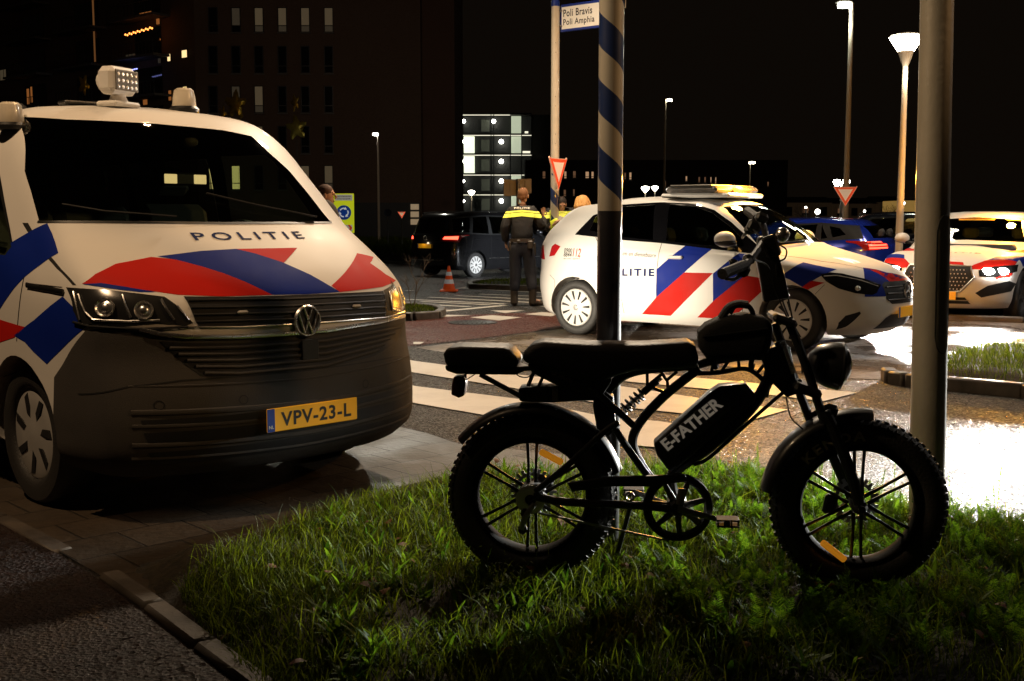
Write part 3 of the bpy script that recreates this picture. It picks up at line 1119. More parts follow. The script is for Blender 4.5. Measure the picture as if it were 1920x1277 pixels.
    p = v.pl(222, 196, 2, 1.98)
    p = f((p.x, p.y, 2))
    R = Matrix.Translation(p) @ Matrix.Rotation(radians(22), 4, 'Z')
    b = MB()
    b.box((0, 0, .012), (.14, .20, .03), M=R, bev=.012)
    b.lathe([(.055, .02), (.042, .05), (.035, .07), (0, .07)], 20, R)
    b.box((0, 0, .135), (.12, .215, .145), M=R, bev=.03)
    b.ell((-.05, 0, .135), (.055, .09, .065), 18, 10, M=R)
    so = b.build('search_light', WHITE_PAINT, root)
    b = MB()
    b.box((.062, 0, .135), (.008, .175, .108), M=R, bev=.003)
    fo = b.build('search_light_face', mat('lamp_face', (.30, .27, .22), .25, metal=.5), so)
    b = MB()
    for i in range(5):
        for j in range(3):
            b.ell((.066, -.066 + i * .033, .10 + j * .033), (.004, .010, .010), 10, 6, M=R)
    b.build('led', CHROME, fo)
    a = MB()
    a.tube([f((.45, -.45, 2)), f((.40, -.45, 2)) + Vector((0, 0, .03))], [.03, .02])
    a.box(f((.95, -.36, 2)) + Vector((0, 0, .012)), (.10, .20, .02), bev=.008)
    a.build('roof_aerial_base', DARK_PLASTIC, root)
    # cabin
    d = MB()
    d.box((1.42, 0, 1.10), (.62, 1.62, .24), bev=.08)
    d.box((1.50, 0, .85), (.35, 1.5, .4))
    d.build('dashboard', DARK_PLASTIC, root)
    seats(root, [(.72, .48), (.72, -.05), (.72, -.52)], .72, .60)
    sw = MB()
    R = Matrix.Translation((1.10, .48, 1.20)) @ Matrix.Rotation(radians(-60), 4, 'Y')
    sw.tube([(.18 * cos(t), .18 * sin(t), 0) for t in [2 * pi * i / 24 for i in range(25)]], .014, 8, M=R, cap=False)
    sw.tube([(-.17, 0, 0), (0, 0, -.02), (.17, 0, 0)], .02, 6, M=R)
    sw.build('steering_wheel', DARK_PLASTIC, root)
    pn = MB()
    c = v.pl(345, 336, 0, 1.30)
    pn.box((c.x, c.y, c.z), (.03, .26, .07), bev=.01)
    po = pn.build('visor_panel', DARK_PLASTIC, root)
    e = MB()
    for dy in (-.088, .088):
        e.box((c.x + .017, c.y + dy, c.z), (.006, .075, .05), bev=.003)
    e.build('visor_lamp', glow('visor_glow', (1.0, .66, .30), 1.0), po)
    c = v.pl(357, 266, 0, 1.28)
    e = MB()
    e.ell((c.x, c.y, c.z), (.03, .045, .03))
    e.build('interior_mirror', mat('grey_trim', (.10, .08, .06), .6), root)
    for x, y in ((1.5, .815), (1.5, -.815), (-1.5, .815), (-1.5, -.815)):
        make_wheel(root, x, y, .343, .22, .222, 'cap7')
    # rear lamps, handles
    v.decal('tail_lamp', [(-.93, .85), (-.80, .85), (-.80, 1.35), (-.93, 1.35)], 'x', -1, mat('tail_red', (.35, .01, .01), .2), .003)
    v.decal('tail_lamp', [(.93, .85), (.80, .85), (.80, 1.35), (.93, 1.35)], 'x', -1, mat('tail_red', (.35, .01, .01), .2), .003)
    for sd in (-1, 1):
        hh = MB()
        p = v.snap('y', sd, .02)((.50, 0, 1.02))
        hh.box(p, (.17, .03, .035), bev=.012)
        hh.build('door_handle', WHITE_PAINT, root)
    v.finish()
    return v


van = build_van()


def light_bar(root, c, w=1.15, d=.26, h=.085, amber=True, mirror=False):
    """roof bar across the car: c = centre of its underside (local)"""
    c = Vector(c)
    b = MB()
    b.box(c + Vector((0, 0, .0)), (d + .22, w * .82, .05), bev=.02)
    bo = b.build('light_bar', WHITE_PAINT, root)
    m = MB()
    m.box(c + Vector((0, 0, .065)), (d, w, h), bev=.03)
    m.build('bar_lens', mat('bar_lens', (.13, .12, .11), .22, coat=.5, metal=.2, vary=.6, scale=9), bo)
    t = MB()
    t.box(c + Vector((0, 0, .112)), (d * .8, w * .97, .014), bev=.006)
    t.build('bar_cap', mat('bar_cap', (.20, .18, .15), .35), bo)
    return bo


# ---------------------------------------------------------------- the hatchback across the crossing
BX, BY, BA = 2.367, 13.403, -0.670


def build_hatch():
    root = empty('police_car', (BX, BY, 0), BA, 'white police hatchback with 112 and POLITIE on its flank, behind the near striped pole', 'car')
    rows = [
        (2.02, -2.02, .83, .50, .40, .17, .20, .20, .20, .22),
        (2.16, -2.14, .875, .60, .45, .26, .26, .26, .26, .28),
        (2.23, -2.20, .90, .66, .48, .42, .42, .42, .42, .44),
        (2.24, -2.22, .905, .68, .48, .58, .60, .60, .60, .62),
        (2.19, -2.20, .905, .68, .48, .72, .76, .78, .80, .80),
        (2.10, -2.19, .900, .66, .46, .80, .85, .90, .95, .95),
        (1.78, -2.17, .890, .60, .44, .93, .93, 1.00, 1.08, 1.06),
        (1.42, -2.14, .875, .55, .44, 1.03, .985, 1.05, 1.16, 1.12),
        (1.24, -2.11, .865, .52, .42, 1.085, 1.01, 1.08, 1.20, 1.16),
        (.90, -1.98, .79, .45, .42, 1.30, 1.26, 1.30, 1.34, 1.32),
        (.50, -1.80, .70, .38, .36, 1.515, 1.48, 1.515, 1.47, 1.47),
        (.38, -1.74, .64, .36, .34, 1.555, 1.535, 1.57, 1.515, 1.50),
        (.28, -1.68, .52, .34, .32, 1.58, 1.565, 1.60, 1.54, 1.52),
        (.20, -1.62, .30, .30, .30, 1.60, 1.59, 1.62, 1.56, 1.53),
        (.18, -1.60, 0.0, .30, .30, 1.605, 1.60, 1.625, 1.565, 1.535),
    ]
    v = Vehicle(root, rows, WHITE_PAINT, (1.365, -1.365), .365, .325, .90, ku=5, kv=4)
    Y = lambda p, q=-.88: v.px(p, 'y', q)
    X = lambda p: v.px(p, 'x')
    H = lambda p: v.px(p, 'z')
    # glazing
    ws = X([(1353, 387), (1386, 381), (1443, 382), (1484, 393), (1524, 417), (1581, 452), (1549, 455), (1500, 456), (1440, 455)])
    v.window('windscreen', [(.0, 1.115), (.35, 1.105), (.62, 1.085), (.74, 1.07), (.68, 1.25), (.60, 1.43), (.54, 1.50), (.3, 1.525), (0, 1.53), (-.3, 1.525), (-.54, 1.50), (-.60, 1.43), (-.68, 1.25), (-.74, 1.07), (-.62, 1.085), (-.35, 1.105)], 'x', 1)
    gl = [[(1106, 432), (1117, 407), (1167, 388), (1229, 384), (1224, 450), (1163, 444)], [(1257, 384), (1303, 387), (1335, 399), (1366, 422), (1390, 446), (1395, 462), (1325, 460), (1249, 452)], [(1086, 437), (1108, 411), (1101, 434)]]
    P = [v.px(g, 'y') for g in gl]
    for q in P[:2]:
        for sd in (-1, 1):
            v.window('side_window', q, 'y', sd, material=TINT if q is P[0] else GLASS)
    sur = v.px([(1078, 440), (1112, 404), (1165, 384), (1240, 379), (1305, 382), (1340, 394), (1372, 417), (1422, 462), (1424, 477), (1325, 466), (1240, 456), (1163, 450)], 'y')
    for sd in (-1, 1):
        v.decal('window_surround', sur, 'y', sd, mat('piano_black', (.004, .004, .005), .08, coat=1), .0012)
    v.window('rear_window', [(-.55, 1.22), (.55, 1.22), (.50, 1.44), (-.50, 1.44)], 'x', -1, material=TINT)
    # livery
    for pts, m, lb in (
            ([(1285, 461), (1335, 467), (1283, 511), (1231, 557), (1231, 505)], BLUE_FILM, 'dark blue stripe across the door gap'),
            ([(1283, 511), (1337, 512), (1253, 598), (1201, 593), (1231, 557)], RED_FILM, 'red stripe low on the rear door'),
            ([(1386, 475), (1420, 478), (1398, 516), (1337, 565), (1337, 513)], BLUE_FILM, 'blue stripe on the front door'),
            ([(1396, 516), (1430, 522), (1430, 545), (1368, 603), (1303, 601), (1337, 565)], RED_FILM, 'red stripe on the front door'),
            ([(1506, 492), (1569, 505), (1504, 538), (1480, 524), (1463, 518)], BLUE_FILM, 'blue stripe over the front wheel'),
            ([(1520, 526), (1546, 530), (1518, 549), (1504, 538)], RED_FILM, 'small red block behind the headlamp')):
        q = v.px(pts, 'y')
        v.decal('flank_stripe', q, 'y', -1, m, label=lb)
        v.decal('flank_stripe', q, 'y', 1, m)
    for pts, m in (([(1618, 502), (1661, 491), (1690, 496), (1716, 515), (1718, 523), (1700, 522), (1660, 511)], BLUE_FILM),
                   ([(1661, 491), (1688, 489), (1712, 505), (1716, 513), (1692, 497)], RED_FILM),
                   ([(1618, 502), (1640, 505), (1665, 512), (1702, 523), (1716, 527), (1690, 528), (1669, 530), (1650, 515)], RED_FILM)):
        v.decal('bonnet_stripe', H(pts), 'z', 1, m, .0018)
    a, b = v.hit(1612, 474), v.hit(1668, 486)
    if a and b:
        text_obj('bonnet_lettering', 'POLITIE', INK_B, root, (1.62, 0, 1.0), (0, 1, 0), (-1, 0, 0), width=.62, height=.06, bold=.03, space=1.3, fn=v.snap('z', 1, .0025))
    f = v.snap('y', -1, .0022)

    def flank(name, s, m, x0, x1, y, h, **k):
        A, B = v.hit(x0, y[0]), v.hit(x1, y[1])
        text_obj(name, s, m, root, (A + B) / 2, Vector((B.x - A.x, 0, B.z - A.z)), (0, 0, 1), width=(B - A).length, height=h, fn=f, **k)
    flank('flank_lettering', 'POLITIE', INK_B, 1131, 1227, (510, 511), .085, bold=.035, space=1.35)
    flank('motto', '\u00abwaakzaam en dienstbaar\u00bb', INK, 1138, 1230, (473, 479), .045, shear=.25)
    flank('telephone_number', '0900', INK, 1058, 1073, (469, 470), .052, bold=.01, shear=.15)
    flank('telephone_number', '8844', INK, 1057, 1072, (477, 478), .052, bold=.01, shear=.15)
    flank('emergency_number', '112', INK_R, 1074, 1089, (473, 474), .10, bold=.02, shear=.2)
    flank('small_print', 'geen spoed', INK, 1057, 1071, (485, 485), .022)
    flank('small_print', 'spoed', INK_R, 1074, 1087, (485, 485), .03)
    # gaps
    L = lambda *pp: [v.px(list(p), 'y') for p in pp]
    v.lines('door_gap', L([(1241, 455), (1232, 505), (1230, 560), (1228, 598)], [(1424, 477), (1400, 510), (1394, 560), (1392, 606)], [(1117, 445), (1140, 490), (1150, 520), (1165, 560), (1172, 592)], [(1170, 594), (1300, 607), (1392, 612)]), 'y', -1, BLACK, .006)
    v.lines('bonnet_gap', [H([(1432, 470), (1470, 480), (1540, 490), (1625, 505), (1660, 522)])], 'z', 1, BLACK, .006)
    v.lines('bumper_gap', L([(1546, 534), (1528, 552)], [(1031, 515), (1040, 525), (1048, 540)]), 'y', -1, BLACK, .004)
    v.decal('sill_trim', [(-1.05, .30), (1.05, .30), (1.0, .22), (-1.0, .22)], 'y', -1, WHITE_PAINT, .012)
    # lamps, grille
    hp = [(1538, 515), (1556, 511), (1579, 513), (1622, 523), (1652, 534), (1644, 549), (1636, 553), (1604, 550), (1572, 541), (1549, 528)]
    hq = v.px(hp, 'y')
    for sd in (-1, 1):
        h = v.decal('headlamp', hq, 'y', sd, mat('lamp_dark', (.012, .012, .012), .1, coat=1), .003, thr=.02)
        r = MB()
        g = v.snap('y', sd, .006)
        c = v.hit(1608, 541)
        c = Vector((c.x, sd * abs(c.y), c.z))
        nn = v.bvh.find_nearest(c)[1]
        r.ell(c + nn * .004, (.03, .03, .028))
        r.ell(c + nn * .004 + Vector((-.10, sd * .02, .005)), (.028, .026, .02))
        r.build('reflector', CHROME, h)
        pa = v.px([(1545, 517), (1570, 516), (1615, 525), (1646, 536)], 'y')
        tube_obj('lamp_strip', [g((p[0], 0, p[1] - .006)) for p in pa], .005, ALLOY, h)
    gq = v.px([(1664, 538), (1669, 530), (1716, 523)], 'x')
    z1, z0 = gq[1][1], .50
    gr = v.decal('grille', [(-.42, z1 - .02), (-.36, z1 + .01), (.36, z1 + .01), (.42, z1 - .02), (.40, z0 + .05), (.32, z0), (-.32, z0), (-.40, z0 + .05)], 'x', 1, BLACK, .003)
    sl = MB()
    for k in range(3):
        z = z0 + (z1 - z0) * (k + .7) / 3.4
        sl.tube(snap_path(v, 'x', 1, [(2, -.38, z), (2, .38, z)], .008, 10), .008, 6)
    sl.build('grille_bars', DARK_PLASTIC, gr)
    st = MB()
    cg = v.snap('x', 1, .015)((0, 0, (z0 + z1) / 2 + .02))
    R = Matrix.Translation(cg) @ Matrix.Rotation(pi / 2, 4, 'Y')
    st.lathe([(.075, 0), (.08, .012), (.088, .012), (.092, 0), (.08, -.008)], 32, R)
    for k in range(3):
        a_ = pi / 2 + k * 2 * pi / 3
        st.tube([cg + Vector((.004, 0, 0)), cg + Vector((.004, .08 * cos(a_), .08 * sin(a_)))], [.012, .003], 6)
    st.build('badge', CHROME, gr)
    iq = v.px([(1566, 618), (1572, 605), (1585, 592), (1612, 584), (1614, 588), (1600, 602), (1585, 613)], 'x')
    for sd in (1, -1):
        v.decal('bumper_intake', [(sd * abs(p[0]), p[1]) for p in iq], 'x', 1, BLACK, .003, thr=.2)
    lq = v.px([(1627, 622), (1659, 600), (1709, 593)], 'x')
    v.decal('lower_intake', [(lq[0][0], .245), (lq[1][0], .36), (-.30, .39), (.30, .39), (-lq[1][0], .36), (-lq[0][0], .245)], 'x', 1, BLACK, .003)
    pc = v.snap('x', 1, .012)((0, 0, .43))
    plate(root, (pc.x + .01, 0, .41), (0, 1, 0), (0, 0, 1), '')
    tq = v.px([(1030, 481), (1035, 462), (1041, 457), (1051, 462), (1040, 479)], 'y')
    for sd in (-1, 1):
        v.decal('tail_lamp', tq, 'y', sd, mat('tail_red_bright', (.50, .015, .02), .12, coat=1), .003, thr=.01)
        v.decal('tail_lamp', [(sd * .85, .88), (sd * .55, .90), (sd * .55, 1.03), (sd * .82, 1.05)], 'x', -1, mat('tail_red_bright', (.50, .015, .02), .12, coat=1), .004)
    # mirrors, handles, bar
    for sd in (-1, 1):
        mc = v.pl(1359, 449, 1, -1.0)
        m = MB()
        m.ell((mc.x, sd * 1.0, mc.z), (.12, .085, .085), 20, 12)
        mo = m.build('door_mirror', WHITE_PAINT, root)
        b = MB()
        b.ell((mc.x + .01, sd * 1.0, mc.z - .032), (.125, .088, .045), 18, 8)
        b.tube([(mc.x, sd * .95, mc.z - .05), (mc.x + .04, sd * .84, mc.z - .07)], .03)
        b.build('mirror_base', DARK_PLASTIC, mo)
        for q in ((1266, 483), (1146, 477)):
            hpt = v.hit(*q)
            f2 = v.snap('y', sd, .018)
            hh = MB()
            hh.box(f2((hpt.x, 0, hpt.z)), (.20, .03, .035), bev=.014)
            hh.build('door_handle', WHITE_PAINT, root)
    bo = light_bar(root, (-.06, 0, 1.628), 1.05, .66, .07)
    em = MB()
    bc = Vector((.30, -.06, 1.70))
    em.box(bc, (.07, .16, .07), bev=.025)
    em.build('amber_lamp', glow('amber_glow', (1.0, .36, .03), 4.5), bo)
    w = v.M @ (bc + Vector((.08, 0, .09)))
    light('beacon_light', 'POINT', w, 430, AMBER, .08)
    # cabin
    d = MB()
    d.box((.78, 0, .98), (.50, 1.4, .16), bev=.06)
    d.build('dashboard', DARK_PLASTIC, root)
    seats(root, [(-.05, .38), (-.05, -.38), (-1.0, .35), (-1.0, -.35)], .38, .52, .44)
    w = MB()
    w.tube(snap_path(v, 'x', 1, [(2, -.70, 1.09), (2, -.1, 1.13)], .015, 6), .006, 6)
    w.build('wiper', BLACK, root)
    for x, y in ((1.365, .785), (1.365, -.785), (-1.365, .785), (-1.365, -.785)):
        make_wheel(root, x, y, .325, .205, .222, 'cap12')
    v.finish()
    return v


hatch = build_hatch()


# ---------------------------------------------------------------- the other cars: a common builder
def car(name, loc, rz, label, L=4.6, Wd=.92, Hh=1.5, wb=2.8, fo=.85, paint=BLACK_PAINT, belt=1.0, wheel_r=.33, rim='alloy', kind='hatch', lift=0.0, glass_m=None, group=None):
    root = empty(name, loc, rz, label, 'car', group)
    xf, xr = wb / 2 + fo, wb / 2 + fo - L
    h = Hh
    if kind == 'mpv':
        cowl, wt, re, rb = xf - .95, xf - 1.75, xr + .28, xr + .06
    elif kind == 'hatch':
        cowl, wt, re, rb = xf - 1.1, xf - 1.85, xr + .55, xr + .16
    else:
        cowl, wt, re, rb = xf - 1.45, xf - 2.2, xr + 1.15, xr + .5
    w = Wd
    rows = [
        (xf - .15, xr + .15, w * .93, .5, .35, .18, .20, .20, .20, .22),
        (xf - .04, xr + .04, w * .975, .6, .4, .28, .28, .28, .28, .30),
        (xf, xr, w, .65, .45, .45, .45, .45, .45, .46),
        (xf, xr, w * 1.005, .66, .45, .60, .62, .62, .62, .62),
        (xf - .04, xr + .01, w * 1.005, .66, .45, .70, .74, .76, .78, .78),
        (xf - .14, xr + .02, w * .998, .65, .45, .77, .83, .87, .9, .90),
        (xf - .50, xr + .04, w * .985, .60, .45, .88, .89, belt - .05, belt, belt),
        (cowl + .12, rb - .02, w * .965, .52, .45, belt - .02, belt - .04, belt, belt + .05, belt + .04),
        (cowl, rb, w * .95, .48, .44, belt + .03, belt - .01, belt + .03, belt + .08, belt + .07),
        ((cowl + wt) / 2, (rb + re) / 2, w * .87, .42, .4, (belt + h) / 2 + .03, (belt + h) / 2, (belt + h) / 2 + .03, (belt + h) / 2 + .03, (belt + h) / 2 + .02),
        (wt, re, w * .77, .36, .34, h - .07, h - .10, h - .08, h - .10, h - .10),
        (wt - .10, re + .06, w * .70, .34, .32, h - .035, h - .05, h - .03, h - .05, h - .06),
        (wt - .2, re + .12, w * .55, .3, .3, h - .015, h - .02, h - .01, h - .025, h - .04),
        (wt - .28, re + .2, 0, .3, .3, h, h, h + .005, h - .01, h - .02),
    ]
    v = Vehicle(root, rows, paint, (wb / 2, -wb / 2), wheel_r + .045, wheel_r, w, ku=4, kv=3)
    v.z1 = belt
    G_ = glass_m or TINT
    wy = w * .74
    v.window('windscreen', [(-wy * 1.08, belt + .06), (0, belt + .09), (wy * 1.08, belt + .06), (wy * .86, h - .12), (0, h - .085), (-wy * .86, h - .12)], 'x', 1, material=GLASS)
    v.window('rear_window', [(-wy * .98, belt + .11), (wy * .98, belt + .11), (wy * .82, h - .15), (-wy * .82, h - .15)], 'x', -1, material=G_)
    a0, a1 = cowl - .62, wt - .45           # pillar foot and head
    xb = (a1 + re) / 2 + .1
    xe = re - .02 if kind != 'sedan' else re
    wins = [[(a0 - .05, belt + .07), (a1 - .05, h - .16), (xb + .06, h - .13), (xb + .09, belt + .08)],
            [(xb - .04, belt + .08), (xb - .04, h - .13), (re + .75, h - .15), (re + .62, belt + .11)]]
    if kind == 'mpv':
        wins.append([(re + .52, belt + .12), (re + .62, h - .15), (re + .12, h - .19), (re + .05, belt + .14)])
    elif kind == 'hatch':
        wins.append([(re + .52, belt + .12), (re + .60, h - .16), (re + .40, h - .20), (re + .28, belt + .17)])
    for q in wins:
        for sd in (-1, 1):
            v.window('side_window', q, 'y', sd, material=G_)
    sur = [(a0, belt + .04), (a1, h - .12), (xb, h - .095), (re + .5, h - .115), (re + .08, h - .15), (re - .05, belt + .10), (xb, belt + .045)]
    for sd in (-1, 1):
        v.decal('window_surround', sur, 'y', sd, BLACK, .001)
        v.lines('door_gap', [[(xb, belt + .04), (xb - .02, .35)], [(a0, belt), (a0 + .12, .7), (a0 + .08, .3)], [(re + .62, belt + .08), (re + .50, .75), (re + .9, .35)]], 'y', sd, BLACK, .006)
        hh = MB()
        hh.box(v.snap('y', sd, .015)((xb + .16, 0, belt - .07)), (.19, .03, .03), bev=.012)
        hh.build('door_handle', paint, root)
        hh = MB()
        hh.box(v.snap('y', sd, .015)((re + .75, 0, belt - .05)), (.19, .03, .03), bev=.012)
        hh.build('door_handle', paint, root)
        m = MB()
        m.ell((a0 + .05, sd * (w + .12), belt + .10), (.10, .11, .08), 18, 10)
        mo = m.build('door_mirror', paint, root)
        m = MB()
        m.tube([(a0 + .06, sd * (w + .06), belt + .04), (a0 + .1, sd * (w - .06), belt + .02)], .025)
        m.build('mirror_base', DARK_PLASTIC, mo)
    for x in (wb / 2, -wb / 2):
        for sd in (-1, 1):
            make_wheel(root, x, sd * (w - .115), wheel_r, .21, wheel_r * .68, rim)
    seats(root, [(a1 - .35, .37), (a1 - .35, -.37), (a1 - 1.25, .35), (a1 - 1.25, -.35)], .36, .52, .44)
    d = MB()
    d.box((a0 + .45, 0, belt - .05), (.5, 1.4, .16), bev=.06)
    d.build('dashboard', DARK_PLASTIC, root)
    return v


TAIL_ON = glow('tail_glow', (1.0, .06, .03), 6.0)

# dark people carrier driving past
SX, SY, SA = -0.599, 31.858, 0.818
mpv = car('people_carrier', (SX, SY, -.185), SA, 'black people carrier with its tail lamps lit, passing behind the orange cone', L=4.85, Wd=.92, Hh=1.72, wb=2.92, fo=.93, belt=1.06, wheel_r=.335, rim='cap12', kind='mpv')


def dress_mpv(v):
    r = v.root
    for sd in (-1, 1):
        p = [(sd * .88, .93), (sd * .50, .95), (sd * .48, 1.03), (sd * .60, 1.10), (sd * .90, 1.12)]
        h = v.decal('tail_lamp', p, 'x', -1, mat('tail_red', (.35, .01, .01), .2), .003, thr=.02)
        q = [(sd * .86, 1.00), (sd * .56, 1.01), (sd * .60, 1.075), (sd * .86, 1.085)]
        v.decal('lit_lens', q, 'x', -1, TAIL_ON, .007, thr=.35, parent=h)
        v.decal('lit_lens', [(-2.42, .98), (-2.20, 1.0), (-2.14, 1.07), (-2.42, 1.09)], 'y', sd, TAIL_ON, .005, thr=.75, parent=h)
        v.decal('headlamp', [(sd * .85, .62), (sd * .5, .60), (sd * .5, .72), (sd * .82, .78)], 'x', 1, mat('lamp_dark', (.012, .012, .012), .1, coat=1), .003)
    pc = v.snap('x', -1, .015)((0, 0, .83))
    po = plate(r, (pc.x - .004, 0, .83), (0, -1, 0), (0, 0, 1), '')
    lamp = bpy.data.lights.new('plate_light', 'POINT')
    lamp.energy = 0.6
    lamp.color = (1, .8, .5)
    lamp.shadow_soft_size = .03
    lo = bpy.data.objects.new('plate_light', lamp)
    lo.location = (pc.x - .10, 0, .93)
    lo.parent = r
    COL.objects.link(lo)
    tube_obj('chrome_strip', snap_path(v, 'y', -1, [(-1.0, 0, .50), (1.0, 0, .50)], .004, 8), .010, CHROME, r, flat=.6)
    tube_obj('chrome_strip', snap_path(v, 'x', -1, [(-2, -.6, .47), (-2, .6, .47)], .004, 8), .008, CHROME, r, flat=.6)
    tube_obj('roof_rail', snap_path(v, 'z', 1, [(.6, -.63, 1.6), (-1.9, -.63, 1.6)], .03, 8), .014, DARK_PLASTIC, r)
    tube_obj('roof_rail', snap_path(v, 'z', 1, [(.6, .63, 1.6), (-1.9, .63, 1.6)], .03, 8), .014, DARK_PLASTIC, r)
    b = MB()
    c = v.snap('x', -1, .012)((0, 0, 1.04))
    b.lathe([(.045, 0), (.05, .008), (.058, .008), (.06, 0)], 24, Matrix.Translation(c) @ Matrix.Rotation(-pi / 2, 4, 'Y'))
    b.build('badge', CHROME, r)
    v.finish()


dress_mpv(mpv)

# blue hatchback beyond
blue_v = car('hatchback', (5.55, 22.9, -.07), 2.62, 'shiny blue hatchback with a lit red tail lamp, behind the police car bonnet', L=4.2, Wd=.90, Hh=1.45, wb=2.6, fo=.82, paint=BLUE_PAINT, belt=.96, kind='hatch')


def dress_blue(v):
    r = v.root
    for sd in (-1, 1):
        h = v.decal('tail_lamp', [(sd * .885, .84), (sd * .52, .90), (sd * .55, 1.00), (sd * .885, 1.02)], 'x', -1, mat('tail_red', (.35, .01, .01), .2), .003, thr=.02)
        for i in range(3):
            z = .87 + i * .05
            v.decal('lit_lens', [(sd * .88, z), (sd * .56, z + .015), (sd * .56, z + .04), (sd * .88, z + .03)], 'x', -1, TAIL_ON, .007, thr=.35, parent=h)
            v.decal('lit_lens', [(-2.1, z), (-1.86, z + .02), (-1.84, z + .045), (-2.1, z + .03)], 'y', sd, TAIL_ON, .006, thr=.75, parent=h)
    plate(r, (v.snap('x', -1, .015)((0, 0, .62)).x, 0, .62), (0, -1, 0), (0, 0, 1), '')
    a = MB()
    a.tube([v.snap('z', 1, 0)((-1.25, 0, 2)), v.snap('z', 1, 0)((-1.25, 0, 2)) + Vector((-.22, 0, .30))], [.008, .004])
    a.build('aerial', DARK_PLASTIC, r)
    v.finish()


dress_blue(blue_v)

# dark car half hidden behind the slim lamp post
dk = car('parked_car', (8.6, 26.6, -.11), 2.3, 'dark parked car, mostly hidden beyond the blue hatchback', L=4.3, Wd=.90, Hh=1.62, wb=2.6, fo=.85, paint=mat('dark_blue_paint', (.010, .012, .02), .2, coat=1, inner=(.01, .01, .01)), belt=1.05, kind='mpv')
text_obj('side_lettering', 'SARL', INK_W, dk.root, dk.snap('y', 1, .003)((-1.0, 0, .98)), (-1, 0, 0), (0, 0, 1), width=.55, height=.10, bold=.03, fn=dk.snap('y', 1, .004))
dk.finish()

# white police car facing the camera, its lamps on
EX, EY, EA = 7.06, 17.45, radians(-124.8)
ev = car('police_car', (EX, EY, -.02), EA, 'white police car with blazing headlamps, facing the camera', L=4.9, Wd=.94, Hh=1.49, wb=2.96, fo=.87, paint=WHITE_PAINT, belt=.99, wheel_r=.345, rim='dark', kind='sedan')


